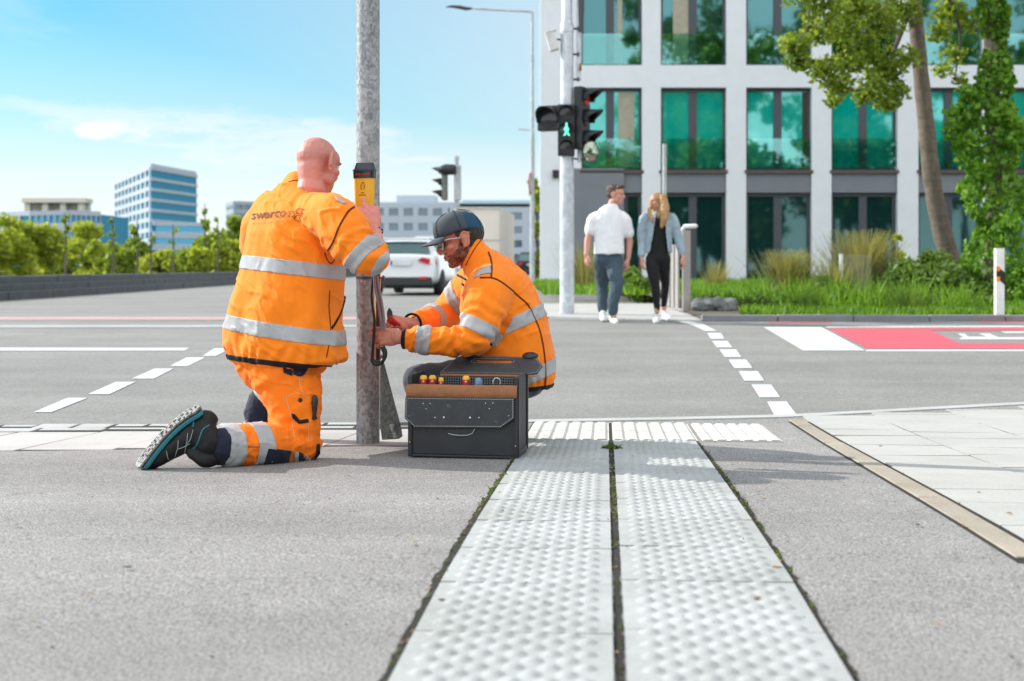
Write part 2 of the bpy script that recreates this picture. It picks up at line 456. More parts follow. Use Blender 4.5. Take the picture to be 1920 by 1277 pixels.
# cloud layer: flat noise on a plane overhead (dir.xy / dir.z), thin veil near the horizon, two small cumulus banks
zc = wmath('MAXIMUM', sep.outputs[2], .03)
cmb = wn('ShaderNodeCombineXYZ'); nt.links.new(wmath('DIVIDE', sep.outputs[0], zc), cmb.inputs[0]); nt.links.new(wmath('DIVIDE', sep.outputs[1], zc), cmb.inputs[1])
def wnoise(vec, scale, det, rough=.6, sc=None, loc=(0, 0, 0)):
    mp = wn('ShaderNodeMapping'); nt.links.new(vec, mp.inputs[0]); mp.inputs['Location'].default_value = loc
    if sc: mp.inputs['Scale'].default_value = sc
    n = wn('ShaderNodeTexNoise'); nt.links.new(mp.outputs[0], n.inputs['Vector']); n.inputs['Scale'].default_value = scale
    n.inputs['Detail'].default_value = det; n.inputs['Roughness'].default_value = rough; return n.outputs['Fac']
cirrus = wramp(wnoise(cmb.outputs[0], .55, 6, .6, (1.0, .35, 1), (2.3, 1.1, 0)), [(.42, 0), (.72, .55)])
puff = wramp(wnoise(tc.outputs['Generated'], 9, 6, .55, (1, 1, 2.4), (.12, .2, .30)), [(.54, 0), (.68, 1)])
pband = wramp(sep.outputs[2], [(.05, 0), (.075, 1), (.105, 1), (.125, 0)])
puff = wmath('MULTIPLY', puff, pband)
horizon = wramp(sep.outputs[2], [(.02, .97), (.065, .82), (.11, .46), (.20, .08)])
side = wn('ShaderNodeMapRange'); nt.links.new(sep.outputs[0], side.inputs[0])
for i, v in ((1, -.40), (2, .12), (3, .04), (4, .66)): side.inputs[i].default_value = v
over = wramp(sep.outputs[2], [(.30, 0), (.6, .75)])  # unseen cloud cover overhead, added to make the ambient light more neutral
behind = wn('ShaderNodeMapRange'); nt.links.new(sep.outputs[1], behind.inputs[0])
for i, v in ((1, .3), (2, -.4), (3, 0), (4, .55)): behind.inputs[i].default_value = v  # unseen cloud cover behind the camera, added to whiten the ambient light
wisp = wmath('MULTIPLY', wramp(wnoise(tc.outputs['Generated'], 3.2, 7, .62, (1, 1, 5), (.7, 0, .1)), [(.40, 0), (.62, .92)]), wramp(sep.outputs[2], [(.03, 1), (.11, .8), (.17, 0)]))
cirrus = wmath('MAXIMUM', cirrus, wisp)
cl = wmath('MAXIMUM', wmath('MAXIMUM', cirrus, horizon), wmath('MAXIMUM', puff, side.outputs[0]))
cl = wmath('MAXIMUM', cl, wmath('MAXIMUM', over, behind.outputs[0]))
blue = wmix(1, sky.outputs[0], (.18, .69, .80), 'MULTIPLY')
cloudcol = (5.6, 5.72, 5.8)
back_fill = wn('ShaderNodeMapRange'); nt.links.new(sep.outputs[1], back_fill.inputs[0])
for i, v in ((1, .25), (2, -.6), (3, 0), (4, 1)): back_fill.inputs[i].default_value = v  # extra sky brightness behind the camera, added as fill for camera-facing surfaces
fin = wmix(cl, blue, wmix(back_fill.outputs[0], cloudcol, tuple(2.5*c_ for c_ in cloudcol)))
bg = wn('ShaderNodeBackground'); nt.links.new(fin, bg.inputs[0]); bg.inputs[1].default_value = .13
wo = wn('ShaderNodeOutputWorld'); nt.links.new(bg.outputs[0], wo.inputs[0])
S.view_settings.view_transform = 'Standard'; S.view_settings.look = 'None'; S.view_settings.gamma = 1; S.view_settings.exposure = .48
S.cycles.max_bounces = 8; S.cycles.transparent_max_bounces = 16; S.cycles.use_denoising = True
S.cycles.caustics_reflective = False; S.cycles.caustics_refractive = False

# ---------- ground sheets --------------------------------------------------
def struct(o, label=None): return tag(o, label, None, None, 'structure')
def sheet(name, xs, ys, zf, mat, off=0):
    """grid sheet following the height profile"""
    mb = MB(); nx = len(xs)
    vs = [(x, y, zf(y)+off) for y in ys for x in xs]
    fs = [(j*nx+i, j*nx+i+1, (j+1)*nx+i+1, (j+1)*nx+i) for j in range(len(ys)-1) for i in range(nx-1)]
    return mb.add(vs, fs).build(name, mat, smooth=True, sharp=None)
gb = MB().add([(-3000, -400, -.45), (3000, -400, -.45), (3000, 4500, -.45), (-3000, 4500, -.45)], [(0, 1, 2, 3)]).build('ground', M['soil'], smooth=False)
struct(gb, 'bare earth ground under everything')
KL = [(-8, 6.72), (-4, 6.76), (-2.7, 6.80), (-.8, 6.95), (.1, 7.05), (1.0, 7.18), (1.6, 7.30), (2.3, 7.60), (3.2, 7.98), (6, 9.2), (9, 10.5)]
def ky(x): return interp(x, [k[0] for k in KL], [k[1] for k in KL])
def strip(name, mat, xs, y0f, y1f, zf, off, rows=24, th=0):
    """sheet between two curves y0(x), y1(x)"""
    vs, fs = [], []; nx = len(xs)
    for j in range(rows+1):
        for x in xs:
            y = y0f(x)+(y1f(x)-y0f(x))*j/rows; vs.append((x, y, zf(y)+off))
    for j in range(rows):
        for i in range(nx-1): fs.append((j*nx+i, j*nx+i+1, (j+1)*nx+i+1, (j+1)*nx+i))
    if th:
        n = len(vs); vs += [(x, y, z-th) for x, y, z in vs]
        edge = [i for i in range(nx-1)]
        fs += [(i+1, i, n+i, n+i+1) for i in range(nx-1)]
        fs += [(rows*nx+i, rows*nx+i+1, n+rows*nx+i+1, n+rows*nx+i) for i in range(nx-1)]
        fs += [(j*nx, (j+1)*nx, n+(j+1)*nx, n+j*nx) for j in range(rows)]
        fs += [((j+1)*nx+nx-1, j*nx+nx-1, n+j*nx+nx-1, n+(j+1)*nx+nx-1) for j in range(rows)]
    return MB().add(vs, fs).build(name, mat, smooth=True, sharp=40)
X = list(np.linspace(-8, 9, 60))
struct(strip('pavement', M['pave'], X, lambda x: -6, lambda x: ky(x)-.11, gz, 0, 90), 'speckled grey asphalt pavement in the foreground')
struct(sheet('road', list(np.linspace(-90, 60, 40)), [5.5, 6.3, 7, 8, 10, 12, 14, 16.6, 18, 24, 30, 45, 60, 80, 120, 200], zr, M['road']), 'grey asphalt road between the two kerbs')
# near kerb: pale lowered kerb on the right, row of setts on the left
struct(strip('kerb', M['kerb'], [x for x in X if x > -.75], lambda x: ky(x)-.115, ky, gz, .006, 2, .06), 'pale lowered kerb edge along the road')
def wob(s=.004): return random.uniform(-s, s)
mb = MB(); x = -8.0
while x < -.66:
    L = random.uniform(.17, .215)
    for k in range(1):
        y1 = ky(x)-.005; y0 = y1-.185
        mb.box2((x+.006, y0+wob(), gz(y1)-.06), (x+L-.006, y1+wob(), gz(y1)+.006+wob(.003)))
    x += L
struct(mb.build('kerb_setts', M['kerb'], bevel=.008, smooth=False), 'row of pale stone setts edging the road on the left')
mb = MB(); x = -8.0
while x < -.66:
    L = random.uniform(.26, .34); y1 = ky(x)-.20
    mb.box2((x+.004, y1-.175+wob(.003), gz(y1)-.06), (x+L-.004, y1, gz(y1)+.005+wob(.002))); x += L
struct(mb.build('kerb_edging', M['kerb'], bevel=.006, smooth=False), 'thin line of kerb stones behind the setts')
# left paver band
mb = MB(); x = -7.6
def yband(x): return interp(x, [-8, -2.3, -.68, -.3], [5.45, 5.57, 5.80, 5.86])
while x < -.45:
    L = random.uniform(.30, .50)
    y0, y1 = yband(x+L/2), ky(x)-.385
    sk = .10
    z0, z1 = gz(y0)+.004+wob(.0015), gz(y1)+.004+wob(.0015)
    mb.add([(x+.004, y0, z0), (x+L-.004, y0, z0), (x+L-.004+sk, y1, z1), (x+.004+sk, y1, z1),
            (x+.004, y0, z0-.05), (x+L-.004, y0, z0-.05), (x+L-.004+sk, y1, z1-.05), (x+.004+sk, y1, z1-.05)],
           [(0, 1, 2, 3), (0, 4, 5, 1), (1, 5, 6, 2), (2, 6, 7, 3), (3, 7, 4, 0)])
    x += L
struct(mb.build('paving_slabs', M['slab_l'], smooth=False, bevel=.004), 'band of pale grey slabs between setts and asphalt')
mb = MB().add([(-8, yband(-8)-.01, gz(5.45)+.001)]+[(x, yband(x)-.012, gz(yband(x))+.001) for x in (-5, -2.3, -.68, -.45)]+[(x, ky(x)-.01, gz(ky(x)-.01)+.001) for x in (-.45, -.68, -2.3, -5, -8)], [tuple(range(10))])
struct(mb.build('paving_joints', M['joint'], smooth=False), 'dark joints between the pale slabs')

# ---------- tactile paving --------------------------------------------------
TD = V((.073, 1, 0)).normalized(); TN = V((TD.y, -TD.x, 0))     # along / across the strip
T0 = V((.1856-.073*2.19, 0, 0))                               # centre line at y = 0
def tpt(s, t, h=0):
    p = T0+TD*s+TN*t; return V((p.x, p.y, gz(p.y)+h))
def wid(s, sd): return .396+.004*math.sin(s*1.7+sd)
def dome_tile(mb, s0, s1, t0, t1, n_s, n_t, h=.0070):
    """flat tile with staggered low domes, following the pavement profile"""
    g = .0035
    a, b, c, d = s0+g, s1-g, t0+g, t1-g
    top = .006
    ns = 6
    tilt = [wob(.0012) for _ in range(4)]
    def hh(s, t):
        u = (s-a)/(b-a); v = (t-c)/(d-c)
        return top+(tilt[0]*(1-u)+tilt[1]*u)*(1-v)+(tilt[2]*(1-u)+tilt[3]*u)*v
    vs = [tpt(a+(b-a)*i/ns, t, hh(a+(b-a)*i/ns, t)) for i in range(ns+1) for t in (c, d)]
    vs += [tpt(a+(b-a)*i/ns, t, -.02) for i in range(ns+1) for t in (c, d)]
    fs = [(2*i, 2*i+1, 2*i+3, 2*i+2) for i in range(ns)]
    k = 2*(ns+1)
    fs += [(2*i+2, k+2*i+2, k+2*i, 2*i) for i in range(ns)]+[(2*i+1, k+2*i+1, k+2*i+3, 2*i+3) for i in range(ns)]
    fs += [(1, 0, k, k+1), (2*ns, 2*ns+1, k+2*ns+1, k+2*ns)]
    mb.add(vs, fs)
    ds, dt = (b-a)/n_s, (d-c)/n_t; r = .0235; q = 12
    for i in range(n_s):
        for j in range(n_t):
            s = a+ds*(i+.5); t = c+dt*(j+.25+.5*(i % 2))
            if t-r*.85 < c or t+r*.85 > d: continue
            rr = []
            for rad, hz in ((1, -.03), (.86, .10), (.70, .34), (.53, .66), (.34, .90), (.15, 1.0)):
                rr.append([tpt(s+rad*r*math.cos(2*PI*m/q), t+rad*r*math.sin(2*PI*m/q), hh(s, t)+hz*h) for m in range(q)])
            mb.rings(rr[::1], cap=False); n = len(mb.v); mb.f.append(tuple(n-q+m for m in range(q))); mb.m.append(0)
mb = MB()
edgesR = [1.3, 1.72, 2.10, 2.50, 2.90, 3.30, 3.71, 4.10, 4.50, 4.90, 5.30, 5.68, 6.02]
edgesL = [1.25, 1.66, 2.06, 2.46, 2.85, 3.25, 3.66, 4.06, 4.44, 4.84, 5.24, 5.64, 6.02]
for ed, sgn in ((edgesR, 1), (edgesL, -1)):
    for a, b in zip(ed, ed[1:]):
        t0, t1 = (.008, .398) if sgn > 0 else (-.398, -.008)
        dome_tile(mb, a, b, t0, t1, 10, 6)
struct(mb.build('tactile_paving', M['tactile'], sharp=30), 'white studded tactile paving strip, two tiles wide')
# ribbed tiles at the kerb (t runs across, ribs along the walking direction)
mb = MB()
def ribbed(t0, t1, s0, s1, n, mats=0):
    dt = (t1-t0)/n
    for i in range(n):
        a = t0+dt*i; prof = [(a+dt*.05, .002), (a+dt*.20, .0085), (a+dt*.72, .0085), (a+dt*.88, .002)]
        ss = np.linspace(s0, s1, 5); vs = []; fs = []
        for s in ss:
            for t, h in prof: vs.append(tpt(s, t, h+.002))
        for k in range(4):
            for j in range(3): fs.append((4*k+j, 4*k+j+1, 4*k+j+5, 4*k+j+4))
        vs0 = len(vs); vs += [tpt(s0, t, -.02) for t, h in prof]; fs += [(1, 0, vs0, vs0+1), (2, 1, vs0+1, vs0+2), (3, 2, vs0+2, vs0+3)]
        mb.add(vs, fs)
    mb.add([tpt(s, t, .0035) for s in np.linspace(s0, s1, 5) for t in (t0, t1)], [(2*k, 2*k+1, 2*k+3, 2*k+2) for k in range(4)])
for t0, t1, n in ((-.41, -.008, 6), (.008, .41, 6), (.425, .80, 6)):
    ribbed(t0, t1, 6.035, 6.43, n); ribbed(t0, t1, 6.44, 6.90 if t0 < .3 else 6.86, n)
struct(mb.build('ribbed_paving', M['ribbed'], sharp=20), 'pale ribbed tactile tiles along the lowered kerb')
# dirt joints with moss and grit
mb = MB(); 
def joint(path, w0, h=.002):
    vs = []; fs = []
    for i, (s, t) in enumerate(path):
        ww = w0*random.uniform(.55, 1.5); vs += [tpt(s, t-ww/2, h), tpt(s, t+ww/2, h)]
    for i in range(len(path)-1): fs.append((2*i, 2*i+1, 2*i+3, 2*i+2))
    mb.add(vs, fs)
ss = np.arange(1.2, 6.95, .03)
joint([(s, 0) for s in ss], .018); joint([(s, wid(s, 0)+.008) for s in ss], .017); joint([(s, -wid(s, 2)-.008) for s in ss], .018)
struct(mb.build('joint_dirt', M['joint'], smooth=False), 'dark dirt joints along the studded strip')
def shred(name, mat, label, n, spots, size, up=.5):
    q = []; 
    for _ in range(n):
        s, t, hgt = spots(); L = random.uniform(.4, 1)*size; a = random.uniform(0, 2*PI); u = random.uniform(0, up)
        p = tpt(s, t, hgt); d = V((math.cos(a), math.sin(a), u))*L; e_ = V((-math.sin(a), math.cos(a), random.uniform(-.3, .3)))*L*.35
        q += [p-d*.3, p+e_, p+d, p-e_]
    v = np.array([tuple(p) for p in q]); f = np.arange(len(v)).reshape(-1, 4)
    return tag(np_mesh(name, v, f, mat), label, None, None, 'stuff')
M['moss'] = leaf('moss', (.05, .08, .01), (.14, .20, .03)); M['litter'] = leaf('leaf_litter', (.08, .05, .025), (.42, .26, .12), .1)
def onjoint():
    s = random.choice([random.uniform(1.3, 6), random.gauss(4.4, .5)]); k = random.choice((0, 0, 1, 1, 1, 2, 2, 2))
    return s, (random.gauss(0, .004), wid(s, 0)+.010+random.gauss(0, .006), -wid(s, 2)-.010+random.gauss(0, .006))[k], .004
shred('moss', M['moss'], 'green moss and weeds in the paving joints', 420, lambda: (lambda q: (q[0], q[1], .004))(onjoint()), .016, 1.0)
shred('moss', M['moss'], 'small green weed tufts at the near end of the studded strip', 70, lambda: (random.gauss(1.93, .03), random.choice((0, 0, -.17))+random.gauss(0, .012), .006), .03, 1.8)
shred('moss', M['moss'], 'weed growing in the joint beside the ribbed tiles', 60, lambda: (random.gauss(5.66, .03), random.gauss(0, .02), .006), .03, .9)
shred('litter', M['litter'], 'brown leaf crumbs lying in the paving joints', 260, onjoint, .012, .5)
shred('litter', M['litter'], 'dry leaf scraps scattered on the pavement', 60, lambda: (random.uniform(1.8, 6.2), random.uniform(-2.5, 1.4), .008), .022, .25)
M['crumb'] = plain('dark_crumbs', (.03, .028, .025), .9)
shred('grit', M['crumb'], 'dark grit specks on the pale paving', 120, lambda: (random.uniform(1.6, 6.2), random.uniform(-.38, .38), .014), .010, .3)
shred('grit', M['crumb'], 'dark grit crumbs on the asphalt beside the strip', 320, lambda: (random.uniform(1.8, 6.0), random.choice((random.uniform(-2.6, -.45), random.uniform(.45, 1.2))), .002), .009, .3)

# ---------- slabs and sandy edging on the right ---------------------------------
EB = V((1.53-.074*7.05, 0, 0))
def ept(s, t, h=0):
    p = EB+TD*s+TN*t; return V((p.x, p.y, gz(p.y)+h))
def slab(mb, s0, s1, t0, t1, h, g=.0035):
    s1k = lambda t: s1
    c = [(s0+g, t0+g), (s0+g, t1-g), (s1-g, t1-g), (s1-g, t0+g)]
    hs = [h+wob(.002) for _ in c]
    mb.add([ept(s, t, z) for (s, t), z in zip(c, hs)]+[ept(s, t, -.03) for s, t in c], [(0, 1, 2, 3), (0, 4, 5, 1), (1, 5, 6, 2), (2, 6, 7, 3), (3, 7, 4, 0)])
mb = MB(); s = 3.16
while s < 7.0:
    L = random.uniform(.75, 1.0); slab(mb, s, min(s+L, 7.08), 0, .088, .006); s += L
struct(mb.build('edging_stones', M['edging'], smooth=False, bevel=.003), 'sandy brown edging stones beside the slabs')
mb = MB(); mj = MB()
for k, (t0, t1) in enumerate(((.10, .52), (.52, 1.0), (1.0, 1.48), (1.48, 1.96), (1.96, 2.44), (2.44, 2.92))):
    top = lambda t: ky(EB.x+.074*7+t)-.12
    s = 3.2+(.13*k) % .31
    while s < top((t0+t1)/2)-.02:
        L = random.choice((.30, .42, .45, .31)); e1 = min(s+L, top((t0+t1)/2)); slab(mb, s, e1, t0, t1, .005, .0048); s += L
struct(mb.build('paving_slabs', M['slab'], smooth=False), 'large pale slabs at the right edge of the picture')
mj.add([ept(s_, t_, .0015) for s_, t_ in ((3.1, -.012), (3.1, 3.0), (3.6, 3.0), (4.2, 3.0), (5.0, 3.0), (6.0, 3.0), (7.0, 3.0), (7.0, -.012), (6, -.012), (5, -.012), (4.2, -.012), (3.6, -.012))], [(0, 1, 2, 11), (11, 2, 3, 10), (10, 3, 4, 9), (9, 4, 5, 8), (8, 5, 6, 7)])
struct(mj.build('paving_joints', M['joint'], smooth=False), 'dark joints between the large slabs')

# ---------- road markings --------------------------------------------------------
def marking(name, mat, polys, label, off=.004):
    mb = MB()
    for p in polys:
        q = []
        for i in range(len(p)):      # subdivide the long edges so the paint follows the crown
            a, b = p[i], p[(i+1) % len(p)]; n = 6 if abs(a[1]-b[1]) > 6 else 1
            q += [(a[0]+(b[0]-a[0])*k/n, a[1]+(b[1]-a[1])*k/n) for k in range(n)]
        pts = [G(x, y, zr) for x, y in q]
        mb.add([V((p_.x, p_.y, zr(p_.y)+off)) for p_ in pts], [tuple(range(len(pts)))])
    bm = bmesh.new(); bm.from_mesh(mb.mesh('t')); bmesh.ops.recalc_face_normals(bm, faces=bm.faces)
    for f in bm.faces:
        if f.normal.z < 0: f.normal_flip()
    me = bpy.data.meshes.new(name); bm.to_mesh(me); bm.free()
    return struct(link(me, name, None, mat), label)
dr = [((1438, 754), (1475, 754), (1495, 780), (1452, 780)), ((1409, 722), (1446, 722), (1463, 746), (1424, 746)), ((1385, 697), (1421, 697), (1433, 715), (1396, 715)),
      ((1366, 675), (1399, 675), (1411, 691), (1377, 691)), ((1349, 656), (1380, 656), (1390, 670), (1359, 670)), ((1335, 640), (1364, 640), (1373, 652), (1344, 652)), ((1326, 625), (1352, 625), (1358, 636), (1333, 636)),
      ((1262, 601), (1285, 602), (1318, 608), (1344, 621), (1322, 621), (1300, 611))]
marking('road_marking', M['white_paint'], dr, 'dashed white crossing line on the right of the road')
dl = [((63, 774), (96, 774), (164, 747), (127, 747)), ((165, 740), (205, 740), (254, 717), (217, 717)), ((247, 711), (288, 711), (325, 692), (290, 692)), ((319, 687), (352, 687), (385, 671), (350, 671)), ((380, 668), (405, 668), (432, 654), (402, 654)), ((425, 651), (450, 651), (470, 641), (448, 641)), ((470, 639), (490, 639), (508, 631), (488, 631)),
      ((505, 629), (523, 629), (540, 622), (521, 622)), ((900, 0+612), (940, 612), (945, 608), (905, 608))]
marking('road_marking', M['white_paint'], dl[:8], 'dashed white line slanting across the left of the road')
marking('road_marking', M['white_paint'], [((-700, 652), (355, 653), (345, 658), (-700, 659))], 'solid white lane line at the left')
M['faded_paint'] = paint('faded_white_paint', (.43, .44, .44))
marking('road_marking', M['faded_paint'], [((-900, 610), (660, 610), (900, 608.5), (900, 611), (660, 613.5), (-900, 616))], 'thin white line beside the far pink stripe')
marking('road_marking', M['pink_paint'], [((-900, 594), (700, 594.5), (700, 600), (-900, 600.5))], 'far pink stripe across the road at the left')
marking('road_marking', M['white_paint'], [((1432, 614), (1540, 614), (1622, 658), (1506, 658))], 'broad white stop bar beside the red lane')
marking('road_marking', M['red_paint'], [((1552, 616), (2300, 614), (2300, 620), (1745, 620), (1800, 644), (2300, 644), (2300, 654.5), (1628, 654.5))], 'red painted cycle lane box at the right')
marking('road_marking', M['white_paint'], [((1628, 656), (2300, 656), (2300, 659.5), (1622, 659.5)), ((1548, 612.6), (2300, 610.5), (2300, 613), (1550, 615))], 'white border lines of the red lane')
marking('road_marking', M['white_paint'], [((1795, 626), (1808, 626), (1816, 632), (1850, 632), (1835, 626), (1855, 626), (1872, 633), (2100, 633), (2100, 637), (1880, 637), (1800, 637), (1800, 634), (1808, 634)), ((1876, 622), (2100, 621), (2100, 624.5), (1885, 625))], 'white cycle symbol inside the red lane')
marking('road_marking', M['red_paint'], [((1440, 603.6), (1560, 604.2), (1560, 605.6), (1440, 605.2)), ((1820, 601.6), (2300, 602), (2300, 605), (1840, 604.5))], 'thin red line along the far kerb')
# ---------- far kerb and pavement --------------------------------------------------
FK = 16.85
def fy(x): return interp(x, [-.9, .6, 2, 9, 30], [19.0, 17.3, FK, FK, 17.4])
XF = list(np.linspace(.15, 30, 60))
mb = MB()
def kstone(mb, a, b, yf, z0, z1, w_=.14):
    ya, yb = yf(a), yf(b)
    mb.add([(a, ya, z0), (b, yb, z0), (b, yb, z1), (a, ya, z1), (a, ya+w_, z0), (b, yb+w_, z0), (b, yb+w_, z1), (a, ya+w_, z1)], [(0, 1, 2, 3), (3, 2, 6, 7), (1, 5, 6, 2), (4, 0, 3, 7), (5, 4, 7, 6)])
x = -.5
while x < 2.2:
    kstone(mb, x+.004, x+.996, fy, -.05, .012); x += 1.0
struct(mb.build('kerb', M['kerb'], smooth=False, bevel=.012), 'pale lowered far kerb where the couple cross')
mb = MB()
while x < 20:
    kstone(mb, x+.004, x+.996, fy, -.05, .075+wob(.006)); x += 1.0
struct(mb.build('kerb', M['kerb_dark'], smooth=False, bevel=.015), 'dark granite far kerb in front of the verge')
struct(strip('far_pavement', M['slab'], list(np.linspace(-.5, 4.2, 30)), lambda x: fy(x)+.14, lambda x: 22.5 if x > .3 else 60, lambda y: .012+(.05*min(1, (y-17)/3)), 0, 12), 'pale slab pavement across the road')
struct(strip('verge', M['soil'], list(np.linspace(2.5, 40, 30)), lambda x: fy(x)+.13, lambda x: 43, lambda y: .02+min(.16, (y-16.8)*.03), .0, 14), 'earth verge under the planting')
# ---------- office building across the road ---------------------------------------
def glassmat(name, base, tint, refl, rough=.03):
    t = NT(name); c = t.coord(); n = t.noise(c, .55, 3, .5)
    base_c = t.mix(t.noise(t.scalevec(c, (5, 1, .25)), 1.0, 2), tuple(x*.75 for x in base), tuple(x*1.2 for x in base))
    d = t.new('ShaderNodeBsdfDiffuse'); t.L(base_c, d.inputs[0])
    g = t.new('ShaderNodeBsdfGlossy', i_Roughness=rough); g.inputs[0].default_value = (*tint, 1); t.L(t.bump(n, .05, .05), g.inputs['Normal'])
    mx = t.new('ShaderNodeMixShader', i_0=refl); t.L(d.outputs[0], mx.inputs[1]); t.L(g.outputs[0], mx.inputs[2]); t.L(mx.outputs[0], t.out.inputs[0])
    return t.m
M['render_wall'] = concrete('pale_rendered_wall', (.71, .73, .76), .02, .05)
M['panel_grey'] = plain('grey_spandrel', (.17, .18, .205), .6, 0, .06, 1)
M['win_frame'] = plain('anthracite_frame', (.055, .062, .075), .5, 0, .08, 1)
M['glass_teal'] = glassmat('teal_solar_glass', (.0, .36, .29), (.45, .95, .92), .22)
M['glass_clear'] = glassmat('upper_solar_glass', (.008, .028, .028), (.40, .9, .92), .20)
M['glass_dark'] = glassmat('shop_glass', (.006, .03, .03), (.3, .55, .55), .13)
M['blind'] = plain('beige_blind', (.36, .33, .25), .8)
M['curtain'] = plain('dark_curtain', (.05, .04, .03), .8)
tb = NT('glass_balustrade'); b_ = tb.new('ShaderNodeBsdfTransparent'); b_.inputs[0].default_value = (.66, .88, .86, 1)
g_ = tb.new('ShaderNodeBsdfGlossy', i_Roughness=.02); g_.inputs[0].default_value = (.6, .95, .93, 1); mx = tb.new('ShaderNodeMixShader', i_0=.16)
tb.L(b_.outputs[0], mx.inputs[1]); tb.L(g_.outputs[0], mx.inputs[2]); tb.L(mx.outputs[0], tb.out.inputs[0]); M['balus'] = tb.m
BD = 41.0
def bx(px): return (px-CX)*BD/F
def bz(py): return HC-(py-HY)*BD/F
bld = thing('office_building', 'modern pale office block with deep grey framed teal windows across the road', 'building', (bx(1400), BD, .1))
cols = [(1013, 1090), (1204, 1239), (1362, 1399), (1522, 1559), (1683, 1722), (1842, 1879), (2002, 2038), (2160, 2200)]
mb = MB(); DEP = .34
xl, xr = bx(1013), bx(2200)
zt = bz(-150)
rows = [(bz(122), bz(-110)), (bz(318), bz(165))]         # sill / head of the two upper rows
# columns (first is the wide end wall)
for a, b in cols:
    mb.box2((bx(a), BD, -.2), (bx(b), BD+DEP, zt))
for z0, z1 in ((bz(164), bz(122)), (zt-.35, zt)):
    for (a, b), (c_, d_) in zip(cols, cols[1:]):
        mb.box2((bx(b), BD+.004, z0), (bx(c_), BD+DEP, z1))
mb.prism([(xl+.008, BD+DEP), (bx(1090), BD+DEP), (bx(1090), BD+14), (xl+.40, BD+14)], (0, 0, -.2), (1, 0, 0), (0, 1, 0), (0, 0, 1), zt+.2); mb.box2((bx(1090), BD+12, -.2), (xr, BD+14, zt)); mb.box2((bx(1090), BD+DEP, zt-.3), (xr, BD+12, zt-.01))
mb.box2((xr-.2, BD+DEP, -.2), (xr, BD+12, zt-.31))
mb.build('wall', M['render_wall'], bld, smooth=False)
mb = MB()
for (a, b), (c_, d_) in zip(cols, cols[1:]):
    mb.box2((bx(b), BD+.07, bz(361)), (bx(c_), BD+DEP, bz(324)))
mb.box2((bx(1062), BD-.03, -.1), (bx(1170), BD+DEP-.01, bz(316)))
mb.build('spandrel', M['panel_grey'], bld, smooth=False)
mb = MB()
for (a, b), (c_, d_) in zip(cols, cols[1:]):
    mb.box2((bx(b)-.05, BD-.03, bz(325)), (bx(c_)+.05, BD+.2, bz(319)))
mb.build('window_ledge', plain('brown_ledge', (.09, .065, .06), .6), bld, smooth=False)
def window(x0, x1, z0, z1, glass, lab=None, mull=(.5,), rail=None, fr=.09, interior=None):
    mb = MB(); y = BD+.20
    f = lambda a, b, c_, d_: mb.box2((a, y, c_), (b, y+.10, d_))
    f(x0, x1, z0, z0+fr); f(x0, x1, z1-fr, z1); f(x0, x0+fr, z0+fr, z1-fr); f(x1-fr, x1, z0+fr, z1-fr)
    xs = [x0+fr]
    for m in mull:
        xm = x0+(x1-x0)*m; hw = .13 if fr > .08 else .10
        f(xm-hw, xm+hw, z0+fr, z1-fr); xs += [xm-hw, xm+hw]
    xs.append(x1-fr)
    wo_ = mb.build('window', M['win_frame'], bld, smooth=False, bevel=.01)
    mp = MB()
    for a, b in zip(xs[::2], xs[1::2]): mp.box2((a-.01, y+.05, z0+fr-.01), (b+.01, y+.075, z1-fr+.01))
    mp.build('pane', glass, wo_, smooth=False)
    if interior:
        mi = MB(); a0, a1, m_ = interior
        mi.box2((x0+(x1-x0)*a0, y+.035, z0+fr+.02), (x0+(x1-x0)*a1, y+.047, z1-fr-.02)); mi.build('blind', M[m_], wo_, smooth=False)
    if rail:
        mr = MB(); mr.box2((x0+.04, BD+.05, z0+.03), (x1-.04, BD+.065, z0+rail)); mr.build('glass_balustrade', M['balus'], wo_, smooth=False)
for i, ((a, b), (c_, d_)) in enumerate(zip(cols, cols[1:])):
    x0, x1 = bx(b), bx(c_)
    window(x0, x1, bz(122), bz(-110), M['glass_clear'], mull=(.5,) if i else (.48,), rail=1.02, interior=[(.60, .68, 'blind'), (.20, .48, 'blind'), None, None, None, None, None][i])
    if i: window(x0, x1, bz(318), bz(165), M['glass_teal'], mull=(.5,), rail=1.0, interior=[None, None, (.88, .96, 'curtain'), None, None, None, None][i])
    else: window(x0, x1, bz(318), bz(165), M['glass_teal'], mull=(.48,), rail=1.0, interior=(.62, .88, 'blind'))
    g0 = x0 if i else bx(1172)
    window(g0, x1, bz(535), bz(362), M['glass_dark'], mull=(.5,) if i else (), fr=.11)
tag(MB().box2((bx(1036), BD-.14, bz(334)), (bx(1048), BD-.002, bz(319))).build('wall_lamp', M['black_plastic'], smooth=False, bevel=.02), 'small black wall lamp on the pale end wall of the office block', 'wall lamp')

